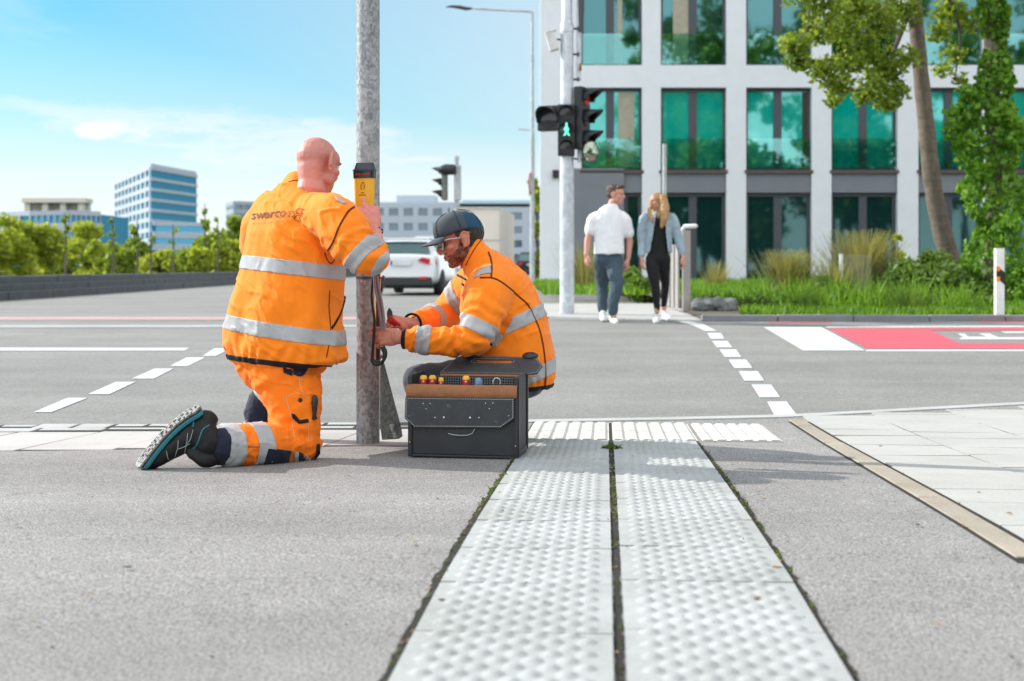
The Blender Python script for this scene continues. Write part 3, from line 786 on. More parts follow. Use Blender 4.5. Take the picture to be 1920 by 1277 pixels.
# ---------- far buildings ------------------------------------------------------------
def facade(mbw, mbg, A, B, z0, z1, floors, bays, sill=.25, head=.85, wf=.7, depth=.5, ribbon=False):
    """windows as recessed dark boxes on a wall from A to B: wall bands in mbw, glass in mbg"""
    A, B = V(A), V(B); ex = (B-A); L = ex.length; ex.normalize(); n = V((ex.y, -ex.x, 0))
    if n.y > 0: n = -n
    H = (z1-z0)/floors
    def slab(u0, u1, za, zb, o0, o1, m):
        c_ = A+ex*((u0+u1)/2)+n*((o0+o1)/2); m.box((c_.x, c_.y, (za+zb)/2), (u1-u0, abs(o1-o0), zb-za), (ex, n, V((0, 0, 1))))
    for k in range(floors):
        b = z0+k*H
        slab(0, L, b-(1-head)*H if k else b, b+sill*H, 0, depth, mbw)
        slab(0, L, b+sill*H, b+head*H, -depth*.2, depth*.25, mbg)
        w_ = L/bays
        if not ribbon:
            for j in range(bays+1):
                u0 = max(0, j*w_-w_*(1-wf)/2); u1 = min(L, j*w_+w_*(1-wf)/2); slab(u0, u1, b+sill*H, b+head*H, 0, depth*.98, mbw)
    slab(0, L, z1-(1-head)*H, z1+.4, 0, depth, mbw)
def far(px, py, d): return P(px, py, d)
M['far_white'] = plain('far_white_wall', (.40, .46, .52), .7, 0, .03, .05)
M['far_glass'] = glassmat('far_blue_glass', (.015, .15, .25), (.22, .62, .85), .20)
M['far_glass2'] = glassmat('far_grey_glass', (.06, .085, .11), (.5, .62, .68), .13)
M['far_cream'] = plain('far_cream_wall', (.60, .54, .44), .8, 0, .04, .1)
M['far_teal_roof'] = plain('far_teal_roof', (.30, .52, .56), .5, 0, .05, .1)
# glazed tower
Cc, Lc, Rc = far(283, 315, 400), far(217, 345, 477), far(368, 330, 435)
tw = thing('office_tower', 'tall blue glazed office tower with white floor bands on the left skyline', 'building', (Cc.x, Cc.y, 0))
a, b = MB(), MB(); ztw = Cc.z
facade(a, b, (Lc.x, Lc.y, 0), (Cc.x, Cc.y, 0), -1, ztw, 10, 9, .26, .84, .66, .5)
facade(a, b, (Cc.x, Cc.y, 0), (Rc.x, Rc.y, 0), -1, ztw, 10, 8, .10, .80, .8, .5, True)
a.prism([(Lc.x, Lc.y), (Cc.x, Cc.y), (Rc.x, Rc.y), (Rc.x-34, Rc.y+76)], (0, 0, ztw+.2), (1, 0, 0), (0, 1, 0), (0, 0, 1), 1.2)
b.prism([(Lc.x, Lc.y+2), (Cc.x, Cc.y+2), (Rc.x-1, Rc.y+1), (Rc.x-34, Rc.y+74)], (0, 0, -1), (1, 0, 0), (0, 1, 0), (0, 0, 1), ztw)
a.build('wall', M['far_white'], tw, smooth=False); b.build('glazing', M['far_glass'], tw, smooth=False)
# podium in front of the tower
pd = thing('office_podium', 'low white office wing with blue ribbon windows at the foot of the tower', 'building', (-105, 395, 0))
a, b = MB(), MB(); p0, p1, p2 = far(185, 425, 420), far(286, 418, 385), far(384, 424, 395)
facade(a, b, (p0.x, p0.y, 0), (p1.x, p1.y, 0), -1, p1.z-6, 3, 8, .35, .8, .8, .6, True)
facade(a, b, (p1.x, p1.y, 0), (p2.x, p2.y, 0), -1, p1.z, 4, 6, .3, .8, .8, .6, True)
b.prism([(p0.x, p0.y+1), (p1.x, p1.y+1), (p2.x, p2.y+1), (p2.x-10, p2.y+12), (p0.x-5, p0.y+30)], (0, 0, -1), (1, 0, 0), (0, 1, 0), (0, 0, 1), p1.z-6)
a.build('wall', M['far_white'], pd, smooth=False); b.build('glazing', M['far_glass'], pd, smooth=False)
# curved white block at the far left
lo_ = thing('office_block', 'low white office block with cream roof storey behind the trees at the far left', 'building', (-130, 330, 0))
a, b = MB(), MB(); pts = [far(-60, 380, 340), far(60, 386, 322), far(130, 392, 318), far(186, 400, 325)]
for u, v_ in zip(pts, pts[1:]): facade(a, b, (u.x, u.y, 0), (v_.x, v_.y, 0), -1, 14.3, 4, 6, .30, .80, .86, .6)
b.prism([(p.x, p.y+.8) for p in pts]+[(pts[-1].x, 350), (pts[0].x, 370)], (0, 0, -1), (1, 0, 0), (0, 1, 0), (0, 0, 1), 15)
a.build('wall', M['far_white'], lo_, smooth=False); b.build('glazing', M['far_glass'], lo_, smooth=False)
a = MB(); u0, u1 = far(40, 372, 330), far(162, 378, 326)
a.box2((u0.x+2, 325, 17.0), (u1.x, 331, 18.1))
for k in range(4): x_ = u0.x+3+(u1.x-u0.x-4.5)*k/3; a.box2((x_-.7, 326, 14.4), (x_+.7, 328, 17.0))
a.box2((u0.x+2, 329, 14.4), (u1.x-.5, 331, 17.0)); a.build('roof_storey', M['far_cream'], lo_, smooth=False)
# grey blue block behind worker
gr = thing('apartment_tower', 'grey blue tower block half hidden behind the bald worker', 'building', (-75, 350, 0))
a, b = MB(), MB(); q0, q1, q2 = far(427, 380, 350), far(441, 380, 338), far(520, 382, 345)
facade(a, b, (q0.x, q0.y, 0), (q1.x, q1.y, 0), -1, q1.z, 8, 3, .3, .75, .5, .5); facade(a, b, (q1.x, q1.y, 0), (q2.x, q2.y, 0), -1, q1.z, 8, 6, .22, .8, .86, .4)
b.prism([(q0.x, q0.y+.6), (q1.x, q1.y+.6), (q2.x, q2.y+.6), (q2.x-2, q2.y+14), (q0.x+5, q0.y+14)], (0, 0, -1), (1, 0, 0), (0, 1, 0), (0, 0, 1), q1.z)
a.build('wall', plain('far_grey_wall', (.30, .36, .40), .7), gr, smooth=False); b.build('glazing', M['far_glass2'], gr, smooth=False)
# white block in the middle
md = thing('housing_block', 'long white block with rows of square windows behind the car', 'building', (-20, 280, 0))
a, b = MB(), MB(); D2 = 280
r0, r1, r2 = far(560, 385, D2), far(862, 385, D2), far(1030, 388, D2)
facade(a, b, (r0.x, D2, 0), (r1.x, D2, 0), -2, r0.z, 5, 11, .28, .80, .64, .5)
facade(a, b, (r1.x+.05, D2+.3, 0), (r2.x, D2+.3, 0), -2, r2.z-.6, 5, 4, .28, .80, .56, .5)
b.box2((r0.x+.5, D2+.2, -2), (r2.x-.5, D2+14, r0.z-.4))
a.box2((far(741, 0, D2).x, D2+3, r0.z), (far(815, 0, D2).x, D2+12, far(0, 365, D2).z)); a.box2((r0.x, D2-.2, r0.z+.3), (r2.x, D2+14, r0.z+.7))
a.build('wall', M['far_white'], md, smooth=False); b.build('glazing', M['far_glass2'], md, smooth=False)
MB().box2((far(866, 0, D2).x, D2+2, r0.z+.7), (r2.x, D2+12, far(0, 374, D2).z)).build('roof', M['far_teal_roof'], md, smooth=False)
# stepped dark wall along the left of the road
M['wall_dark'] = concrete('dark_concrete_course', (.085, .095, .105), .2, .3)
bw = thing('retaining_wall', 'long low dark stepped stone wall along the left roadside', 'wall', (-11, 25, 0))
for k in range(3):
    mb = MB(); y = 18+random.uniform(0, 1)
    while y < 150:
        L = random.uniform(2.2, 3.6); x0 = -11.0-.10*(2-k) if k else -11.0
        x0 = -11.0-.16*k
        mb.box2((x0-.5, y+.015, k*.165-.05), (x0+wob(.01), y+L-.015, (k+1)*.165+wob(.006))); y += L
    mb.build('stone_course', M['wall_dark'], bw, smooth=False, bevel=.015)
# ---------- foliage ---------------------------------------------------------------
def leaves_mesh(name, centers, size, mat, parent=None, flat=.5, asp=.55, vary=.5):
    n = len(centers); c_ = np.asarray(centers, float)
    a = RNG.normal(size=(n, 3)); a[:, 2] *= flat; a /= np.linalg.norm(a, axis=1)[:, None]
    b = RNG.normal(size=(n, 3)); b -= a*(a*b).sum(1)[:, None]; b /= np.linalg.norm(b, axis=1)[:, None]
    nn = np.cross(a, b); s = size*(1-vary+2*vary*RNG.random(n))[:, None]
    v = np.stack([c_-a*s, c_+b*s*asp-nn*s*.18, c_+a*s, c_-b*s*asp-nn*s*.18], 1).reshape(-1, 3)
    f = np.arange(4*n).reshape(-1, 4)
    return np_mesh(name, v, f, mat, parent)
def clump(center, rad, n, shell=.55, squash=1):
    d = RNG.normal(size=(n, 3)); d /= np.linalg.norm(d, axis=1)[:, None]
    r = rad*(shell+(1-shell)*RNG.random(n)**.7)*(1+.12*RNG.normal(size=n)); q = d*r[:, None]; q[:, 2] *= squash
    return np.asarray(center)+q
def limb(mb, pts, r0, r1, n=8):
    pts = smooth_line(pts, 6); k = len(pts)
    mb.tube([V(p)+V((random.gauss(0, r1*.1), random.gauss(0, r1*.1), 0)) for p in pts], [r0+(r1-r0)*i/(k-1) for i in range(k)], n)
# big leaning tree on the right
D = 22.0
t1 = thing('deciduous_tree', 'tall leaning tree with bare brown trunk and leafy boughs before the office block', 'tree', tuple(P(1800, 560, D)))
mb = MB(); tp = [P(1815, 575, D), P(1797, 525, D), P(1768, 440, D), P(1748, 340, D), P(1735, 220, D), P(1722, 90, D), P(1712, -40, D), P(1708, -260, D-.2), P(1700, -560, D-.3)]
pp = smooth_line([tuple(p) for p in tp], 8); k = len(pp)
mb.tube(pp, [interp(i/(k-1), [0, .12, .3, .7, 1], [.235, .18, .155, .12, .055])*(1+.03*math.sin(i*1.3)) for i in range(k)], 16)
mb.build('trunk', M['bark'], t1)
mb = MB()
br = [[P(1712, -60, D), P(1650, 20, D-.6), P(1600, 90, D-1.0), P(1555, 115, D-1.2)], [P(1715, -20, D), P(1690, 60, D-.4), P(1660, 130, D-.8), P(1630, 190, D-1)], [P(1712, -120, D), P(1620, -60, D-1), P(1540, 20, D-1.6), P(1490, 90, D-1.8)],
      [P(1712, -100, D), P(1770, -20, D+.6), P(1800, 60, D+.9), P(1790, 150, D+1)], [P(1700, -330, D), P(1600, -300, D-1), P(1480, -200, D-1.6)], [P(1705, -380, D), P(1800, -330, D+1), P(1900, -230, D+1.5)], [P(1704, -300, D), P(1720, -200, D-2), P(1700, -80, D-2.8)]]
for l in br: limb(mb, [tuple(p) for p in l], .06, .012)
mb.build('limb', M['twig'], t1)
cs = []
for px, py, r, n, dd in [(1490, 85, .26, 260, -1.8), (1530, 60, .30, 330, -1.6), (1500, 115, .24, 220, -1.7), (1545, 130, .30, 330, -1.3), (1580, 60, .34, 380, -1.2), (1600, 10, .42, 480, -1.1), (1570, 160, .28, 260, -1.2), (1540, 15, .36, 330, -1.6),
                         (1625, 90, .40, 430, -.9), (1650, 40, .42, 450, -.8), (1660, 130, .34, 360, -.8), (1640, 165, .30, 260, -.9), (1590, 120, .30, 300, -1.1), (1680, 170, .26, 220, -.7), (1665, 195, .22, 160, -.8), (1620, 180, .20, 120, -.9), (1700, 110, .28, 200, -.7), (1560, 190, .15, 70, -1.2), (1690, 20, .40, 330, -.4),
                         (1760, 60, .26, 180, .8), (1780, 20, .34, 320, .9), (1790, 100, .26, 140, 1), (1770, 130, .22, 90, 1), (1800, 150, .18, 60, 1), (1820, 40, .30, 200, 1), (1500, -30, .5, 450, -1.6), (1600, -80, .6, 600, -1), (1720, -60, .6, 500, -1), (1820, -60, .6, 500, 1), (1480, -160, .7, 600, -1.6), (1640, -220, .9, 900, -1), (1800, -240, .9, 900, 1), (1900, -180, .8, 700, 1.4), (1700, -420, 1.2, 1300, -.5), (1560, -360, 1.0, 900, -1.2), (1850, -420, 1.1, 1000, .8), (1700, -640, 1.1, 1000, -.3), (1700, -160, .7, 500, -2.6)]:
    cs.append(clump(P(px, py, D+dd), r, int(n*1.0), .10, .8))
leaves_mesh('crown', np.concatenate(cs), .056, M['leaf'], t1, .6)
# ivy clad trunk
D = 20.6
t2 = thing('ivy_tree', 'tree trunk thickly wrapped in bright green ivy at the right edge', 'tree', tuple(P(1868, 590, D)))
mb = MB(); limb(mb, [tuple(P(x, y, D)) for x, y in ((1872, 600), (1862, 480), (1864, 330), (1862, 180), (1858, 0), (1856, -250), (1850, -520))], .15, .09, 12); mb.build('trunk', M['bark'], t2)
cs = []
for _ in range(11000):
    y = random.uniform(-560, 600); hw = interp(y, [-560, 0, 60, 150, 210, 300, 400, 520, 600], [20, 22, 26, 36, 52, 60, 58, 62, 66]); cx_ = interp(y, [-560, 0, 150, 250, 420, 600], [1850, 1862, 1868, 1856, 1866, 1872])
    hw *= 1+.22*math.sin(y*.055)+.14*math.sin(y*.021+2)+.1*math.sin(y*.13)
    th = random.uniform(0, 2*PI); rr = .88*hw*(.72+.33*random.random()+.10*math.sin(3*th+y*.04))
    cs.append(tuple(P(cx_, y, D)+V((math.cos(th)*rr, math.sin(th)*rr, 0))*(D/F)))
for px, py, r, n, dd in ((1800, 215, .22, 230, -.3), (1785, 245, .16, 130, -.3), (1820, 180, .2, 160, -.4), (1808, 270, .2, 150, -.4), (1885, 215, .22, 200, -.5), (1898, 260, .2, 200, -.3), (1840, 330, .22, 200, -.5), (1890, 420, .25, 200, -.5)): cs += [tuple(x) for x in clump(P(px, py, D+dd), r, n, .2)]
leaves_mesh('ivy', np.array(cs), .052, M['ivy'], t2, 1.2, .75)
# shrubs and grasses on the verge
def tuft(name, px, py, d, n, h, spread, mat, label, cat='grass clump', w_=.008, parent=None):
    b = P(px, py, d); q = []; f = []
    for i in range(n):
        a = random.uniform(0, 2*PI); r = abs(random.gauss(0, spread*.35)); lean = random.gauss(.25, .18)*h; hh = h*random.uniform(.55, 1.05)
        p0 = b+V((math.cos(a)*r, math.sin(a)*r, 0)); dx = V((math.cos(a), math.sin(a), 0)); sd_ = V((-dx.y, dx.x, 0)).lerp(V((1, 0, 0)), .5).normalized()*w_
        m_ = p0+dx*lean*.35+V((0, 0, hh*.55)); e_ = p0+dx*lean+V((0, 0, hh)); i0 = len(q)
        q += [p0-sd_, p0+sd_, m_+sd_*.8, m_-sd_*.8, e_+sd_*.3, e_-sd_*.3]; f += [(i0, i0+1, i0+2, i0+3), (i0+3, i0+2, i0+4, i0+5)]
    o = np_mesh(name, np.array([tuple(p) for p in q]), np.array(f), mat, parent)
    return tag(o, label, cat) if label else o
def bush(label, spots, size, mat, d, cat='shrub', asp=.5, name='shrub', stem_=True):
    cs = np.concatenate([clump(P(px, py, d+dd), r, n, .25, .9) for px, py, r, n, dd in spots]); cs = cs[cs[:, 2] > .03]
    px, py = spots[0][:2]; root = thing(name, label, cat, tuple(P(px, py, d)))
    leaves_mesh('foliage', cs, size, mat, root, .8, asp)
    for px, py, r, n, dd in spots[:8]:
        t_ = P(px, py, d+dd); mb = MB(); mb.tube([V((t_.x*.97+root.location.x*.03, t_.y, .03)), V((t_.x+.03, t_.y, t_.z*.5)), t_], [.018, .013, .006], 6); mb.build('stem', M['twig'], root)
    return root
tuft('ornamental_grass', 1474, 556, 22.5, 900, .82, .42, M['straw'], 'rounded straw coloured grass clump left of the pale stake')
tuft('ornamental_grass', 1617, 540, 21.5, 900, .95, .52, M['straw'], 'tall straw grass clump rising above the pale panel')
tuft('ornamental_grass', 1340, 552, 30, 180, .8, .3, M['straw'], 'thin straw grass tuft near the railing by the shop windows')
tuft('ornamental_grass', 1095, 545, 28, 260, 1.1, .5, M['straw'], 'straw coloured grass clump behind the walking man')
bush('wide mixed green shrub below the leaning trunk', [(1730, 535, .40, 800, 0), (1690, 530, .34, 600, .2), (1770, 530, .40, 800, -.2), (1755, 495, .30, 420, .3), (1700, 505, .24, 260, .4), (1800, 535, .34, 500, .2), (1740, 500, .26, 330, .4), (1830, 560, .34, 600, -.6), (1700, 575, .28, 400, -.8), (1760, 585, .26, 400, -1.2), (1800, 580, .30, 420, -1), (1660, 560, .24, 300, 0)], .055, M['bushleaf'], 20.4)
bush('loose green shrub between the two straw grass clumps', [(1545, 548, .30, 420, 0), (1525, 560, .22, 260, -.3), (1580, 560, .28, 360, -.2), (1650, 575, .24, 280, -.3), (1612, 570, .24, 280, -.3)], .05, M['bushleaf'], 20.6)
bush('low clipped shrub mound next to the grey rocks', [(1405, 575, .17, 380, 0), (1430, 574, .19, 420, .1), (1465, 576, .18, 380, 0), (1500, 580, .14, 260, 0), (1530, 584, .12, 200, 0)], .035, M['bushleaf'], 19.0)
bush('dark green shrub between the walking couple', [(1195, 540, .30, 420, 0), (1180, 520, .24, 260, .3), (1215, 560, .24, 260, -.2)], .06, M['bushleaf'], 25.0)
bush('tall flowering stalk plant with sparse leaves by a pale column', [(1690, 480, .12, 50, 0), (1683, 445, .09, 28, 0), (1692, 515, .14, 70, 0)], .05, M['leaf_lime'], 23.0, 'plant', .5, 'stalk_plant')
bush('small ivy bush at the foot of the reflector post', [(1905, 585, .22, 360, 0), (1925, 560, .3, 460, .3), (1890, 592, .14, 200, -.2), (1915, 520, .3, 460, .5)], .05, M['ivy'], 19.6)
bush('low spreading shrub with pale tips under the straw grass at the pale panel', [(1560, 585, .16, 220, 0), (1590, 588, .14, 180, -.1), (1635, 588, .17, 240, 0), (1670, 590, .14, 180, -.1)], .04, M['leaf_lime'], 19.2)
bush('scrubby shrub at the kerb left of the reflector post', [(1790, 590, .20, 300, 0), (1825, 592, .18, 260, -.1), (1760, 592, .15, 200, .1), (1842, 575, .20, 260, .2)], .042, M['bushleaf'], 18.9)
tuft('wild_grass', 1520, 590, 18.6, 160, .42, .3, M['bushleaf'], 'ragged green grass clump at the kerb below the straw grasses', w_=.006)
tuft('wild_grass', 1705, 592, 18.4, 200, .5, .35, M['bushleaf'], 'ragged tall green grass clump at the kerb below the leaning trunk', w_=.006)
tuft('ornamental_grass', 1560, 560, 20.8, 260, .62, .35, M['straw'], 'small straw coloured grass clump between the two big ones')
# lawn blades
q = []; f = []
def blades(n, xf, yf, hs, zoff=.0):
    for _ in range(n):
        y = yf(); x = xf(y); z = .02+min(.16, (y-16.8)*.03)+zoff; h = hs*random.uniform(.4, 1.1); a = random.uniform(0, 2*PI); w_ = .012+.0006*y
        i0 = len(q); q.extend([(x-w_*math.cos(a), y-w_*math.sin(a), z), (x+w_*math.cos(a), y+w_*math.sin(a), z), (x+random.gauss(0, h*.4), y+random.gauss(0, h*.4), z+h)]); f.append((i0, i0+1, i0+2))
blades(15000, lambda y: random.uniform(.6, .55+y*.42), lambda: random.uniform(24, 40), .22)
blades(9000, lambda y: random.uniform((1390-960)*y/F, y*.44), lambda: random.triangular(17.02, 24, 18), .12)
for _ in range(26):
    gy_ = random.uniform(18.2, 22); gx_ = random.uniform((1400-960)*gy_/F, gy_*.41); blades(45, lambda y: random.gauss(gx_, .16), lambda: random.gauss(gy_, .15), random.uniform(.3, .62))
blades(3500, lambda y: random.uniform((1300-960)*y/F, y*.44), lambda: random.uniform(20.5, 25), .18)
tag(np_mesh('grass', np.array(q), np.array(f), M['lawn']), 'bright green lawn and verge grass before the office block', None, None, 'stuff')
# young trees beyond the dark wall (px, py of the crown centre, width px, height px, distance, colour)
def small_tree(px, top, w_, d, mat, label, bot=512, n=3400, size=.12, bare=.0):
    base = V(((px-CX)*d/F, d, 0)); s = d/F; h = HC-(top-HY)*s; R = w_*s/2
    root = thing('young_tree', label, 'tree', tuple(base), 'young trees beyond the left roadside wall')
    mb = MB(); limb(mb, [base, base+V((.05, 0, h*.5)), base+V((0, 0, h*.95))], .07, .015)
    for k in range(5):
        a = random.uniform(0, 2*PI); z = h*random.uniform(.3, .6); mb.tube([base+V((0, 0, z)), base+V((math.cos(a)*R*.7, math.sin(a)*R*.7, z+h*.25))], [.03, .01], 6)
    mb.build('trunk', M['twig'], root)
    cs = []
    for k in range(16):
        z = h*random.uniform(bare+.08, .93); rr = R*math.sqrt(max(.12, 1-((z/h-.45)/.58)**2)); a = random.uniform(0, 2*PI); q_ = rr*random.uniform(.2, .85)
        cs.append(clump(base+V((math.cos(a)*q_, math.sin(a)*q_, z)), R*random.uniform(.34, .56), n//16, .2, .8))
    cs = np.concatenate(cs); leaves_mesh('crown', cs[cs[:, 2] > .1], size, mat, root, .9, .6); return root
for a in ((18, 405, 100, 60, 'leaf_lime', 'leftmost round lime green tree beyond the dark wall, cut by the frame'), (92, 408, 84, 62, 'leaf_lime', 'bushy yellow green tree below the cream roof storey'), (165, 416, 84, 58, 'leaf_lime', 'lime green tree whose crown covers the end of the low white block'),
          (50, 440, 100, 66, 'leaf', 'darker green tree in the gap between two lime trees at the far left'), (300, 474, 80, 54, 'leaf_lime', 'low round yellow green tree centred under the glazed tower'), (255, 462, 70, 60, 'leaf', 'mid green bushy tree left of the round yellow one'),
          (400, 440, 74, 62, 'leaf', 'green tree just left of the bald worker\'s sleeve'), (355, 470, 74, 58, 'leaf', 'green bushy tree under the right edge of the glazed tower'), (440, 405, 60, 66, 'leaf', 'tall green tree partly behind the bald worker\'s back'), (-20, 430, 90, 58, 'leaf_lime', 'lime green tree mostly outside the left frame edge'), (190, 452, 56, 56, 'leaf_lime', 'smaller lime green tree at the right end of the low white block'), (232, 468, 60, 55, 'leaf', 'low green bush-like tree before the tower podium'), (328, 478, 64, 60, 'leaf', 'low dark green tree right of the round yellow one'), (378, 462, 60, 55, 'leaf_lime', 'light green tree beneath the slim saplings'), (425, 452, 64, 56, 'leaf_lime', 'light green tree touching the bald worker\'s sleeve outline'), (210, 455, 60, 64, 'leaf', 'green tree under the left edge of the glazed tower'), (125, 450, 70, 70, 'leaf', 'green tree low between the two lime trees')):
    small_tree(a[0], a[1], a[2], a[3], M[a[4]], a[5])
def sapling(px, top, d, label, n=150, w_=16):
    base = V(((px-CX)*d/F, d, 0)); h = HC-(top-HY)*d/F; root = thing('sapling', label, 'sapling', tuple(base), 'thin saplings beyond the left roadside wall')
    mb = MB(); mb.tube([base, base+V((.03, 0, h*.5)), base+V((0, 0, h))], [.06, .045, .015], 6); mb.build('trunk', M['twig'], root)
    R = w_*d/F/2; cs = [clump(base+V((random.gauss(0, R*.4), random.gauss(0, R*.4), h*random.uniform(.45, .98))), R*.5, n//8, .2) for _ in range(8)]
    leaves_mesh('crown', np.concatenate(cs), .08, M['leaf'], root, .9, .6)
for a in ((122, 398, 50, 'thin sapling standing before the low white block'), (211, 404, 52, 'thin dark sapling between low block and glazed tower'), (257, 408, 50, 'leafy sapling in front of the tower podium', 420, 30), (324, 420, 52, 'bare pole-like sapling before the right face of the tower', 60), (384, 382, 56, 'tallest slim sapling right of the glazed tower', 330, 22), (408, 408, 54, 'slim sapling next to the grey tower block', 220, 20), (282, 440, 50, 'short sapling under the tower corner', 60)): sapling(*a)
small_tree(1006, 322, 34, 62, M['leaf_lime'], 'narrow lime green tree visible between street lamp and office wall', n=2200)
# trees on the near side of the road, seen mirrored in the office windows
cs = []; mb = MB()
for _ in range(46):
    x = random.uniform(2, 48); y = random.uniform(-26, -18); h = random.uniform(9.5, 12.0)*(2.1 if 12 < x < 17 or x > 20.5 else .85)
    mb.tube([(x, y, -.2), (x+.1, y, h*.6)], [.22, .1], 8)
    for k in range(12): cs.append(clump((x+random.gauss(0, 1.4), y+random.gauss(0, 1.0), h*random.uniform(.22, .95)), random.uniform(.8, 1.9), 170, .3))
tag(leaves_mesh('treeline', np.concatenate(cs), .30, M['leaf'], None, .9, .6), 'line of street trees opposite the office block, mirrored in its windows', None, None, 'stuff')
tr_ = mb.build('treeline_trunks', M['twig'], bpy.data.objects['treeline'])
tr_.name = 'trunk'
# ---------- human figures -----------------------------------------------------------
def frame(fwd, up):
    """right, forward, up unit vectors"""
    f = V(fwd).normalized(); u = V(up); u = (u-f*u.dot(f)).normalized(); return f.cross(u), f, u
def chain(mb, pts, ell=None, up=None, n=16):
    """tapered limb through (position, radius) joints with rounded ends"""
    ps = [V(p) for p, r in pts]; rs = [r for p, r in pts]
    q, qr = [], []
    sp = smooth_line([tuple(p) for p in ps], 6) if len(ps) > 2 else ps
    m = len(sp)-1
    for i, p in enumerate(sp):
        t = i/m*(len(ps)-1); q.append(V(p)); qr.append(interp(t, list(range(len(rs))), rs))
    mb.tube(q, qr, n, True, ell, up)
def head_parts(mb, c, R, k=1.0, nose=1.0, ear=1.0, flare=14):
    """head in its own frame (x right, y forward, z up), origin between the ears"""
    ex, ey, ez = R
    def L(x, y, z): return c+ex*(x*k)+ey*(y*k)+ez*(z*k)
    Mx = Matrix((ex, ey, ez)).transposed()
    def E(p, r): mb.ellipsoid(L(*p), [a*k for a in r], Mx)
    E((0, -.008, .038), (.074, .096, .083)); E((0, -.035, .030), (.070, .072, .072)); E((0, .035, -.030), (.060, .060, .070)); E((0, .048, -.068), (.044, .042, .044))
    E((0, .016, -.042), (.066, .074, .052)); E((0, .070, -.094), (.022, .020, .018)); E((0, .060, .045), (.058, .038, .048))
    for s in (-1, 1):
        E((s*.046, .058, -.018), (.022, .024, .020)); E((s*.030, .084, .030), (.026, .013, .010)); E((s*.052, .012, -.060), (.018, .036, .024))
        # ear: flared shell with a thicker rim, tragus and lobe
        th = s*math.radians(flare if s > 0 or ear < 1.05 else -4); Me = Mx @ Matrix.Rotation(th, 3, 'Z')
        mb.ellipsoid(L(s*(.081+(.010 if s > 0 else -.003)*(ear-1)/.15), -.010-.009*(ear-1)/.15, -.002), (.0085*k*ear, .022*k*ear, .035*k*ear), Me)
        rim = [] if ear > 1.05 else [(s*.074, .006, -.036), (s*.080, -.002, -.030), (s*.086, -.018, -.014), (s*.090, -.030, .008), (s*.089, -.028, .026), (s*.084, -.012, .034), (s*.078, .004, .026), (s*.075, .010, .008)]
        if ear > 1.05:      # seen from behind: one flared shell with a rolled edge
            o_ = L(s*(.093 if s > 0 else .080), -.020 if s > 0 else -.008, -.002); mb.tube([o_+Me@V((s*.003, .023*ear*math.cos(a), .036*ear*math.sin(a))) for a in np.linspace(-2.1, 3.6, 16)[::-1]], [.0065*k]*16, 8, True)
        else: mb.tube([L(*p) for p in rim], [.0085*k, .008*k]+[.0062*k]*6, 8, True)
        E((s*.077, .008, -.006), (.006, .006, .008))
    mb.tube([L(0, .093, .028), L(0, .104, .004), L(0, .116, -.020), L(0, .112, -.030)], [.0085*k, .0095*k, .0125*k*nose, .009*k], 10, True)
    for s in (-1, 1): E((s*.012, .100, -.028), (.009, .010, .008))
    mb.tube([L(-.024, .083, -.052), L(-.010, .094, -.050), L(0, .095, -.051), L(.010, .094, -.050), L(.024, .083, -.052)], [.003*k, .006*k, .0065*k, .006*k, .003*k], 8, True)
    mb.tube([L(-.020, .083, -.064), L(0, .093, -.066), L(.020, .083, -.064)], [.004*k, .0075*k, .004*k], 8, True)
    return L
def hand_parts(mb, W, Y, Z, right, curls=None, thumb=None, k=1.0, spread=1.0):
    """W wrist, Y towards the fingers, Z out of the back of the hand; curls = (knuckle, middle, tip) per finger in degrees"""
    Y = V(Y).normalized(); Z = V(Z); Z = (Z-Y*Z.dot(Y)).normalized(); T = Y.cross(Z)*(-1 if right else 1)
    L = lambda x, y, z: W+T*(x*k)+Y*(y*k)+Z*(z*k)
    curls = curls or [(30, 40, 25)]*4
    bases = [.0315, .0105, -.0105, -.0310]; lens = [(.043, .026, .021), (.047, .030, .022), (.043, .027, .021), (.034, .021, .019)]
    ky_ = [.088, .092, .088, .080]; rad = [.0085, .0088, .0084, .0076]
    Mx = Matrix((T, Y, Z)).transposed()
    mb.ellipsoid(L(0, .048, -.003), (.040*k, .052*k, .0155*k), Mx, 16, 10)
    mb.ellipsoid(L(.024, .034, -.010), (.017*k, .030*k, .015*k), Mx, 12, 8)
    mb.tube([L(0, -.03, 0), L(0, .0, 0), L(0, .02, 0)], [.027*k, .027*k, .030*k], 12, True, (.72, 1.05), Z)
    tips = []
    for i in range(4):
        x, y, z = bases[i], ky_[i], 0.0; pts = [L(x*.55, .03, -.001), L(x, y, z)]; rs = [.0115*k, .0105*k]; a = 0; sx = bases[i]*spread*3.0
        for j in range(3):
            a += math.radians(curls[i][j]); d = lens[i][j]
            y += d*math.cos(a); z -= d*math.sin(a); x += sx*d*.8*(1 if j == 0 else .3)
            pts.append(L(x, y, z)); rs.append(rad[i]*(1, .92, .80)[j]*k)
        mb.tube(pts, rs, 10, True); tips.append(pts[-1])
    th = thumb or [(.026, .018, -.008), (.050, .046, -.014), (.058, .078, -.018), (.056, .100, -.024)]
    mb.tube([L(*p) for p in th], [.0145*k, .0125*k, .0108*k, .0085*k], 10, True)
    return L, tips
def eyes(mb, mp, L, k=1.0):
    pass
def garment(name, mb, mat, parent, voxel=.0065, iters=8, wr=None):
    me = remesh(mb, voxel, iters); 
    if wr: displace(me, wr)
    o = link(me, name, parent, mat, True); return o, me
def seg_t(v, a, b):
    a, b = np.array(a), np.array(b); d = b-a; L2 = (d*d).sum(); t = ((v-a)@d)/L2; q = a+np.clip(t, 0, 1)[:, None]*d
    return t, np.linalg.norm(v-q, axis=1)
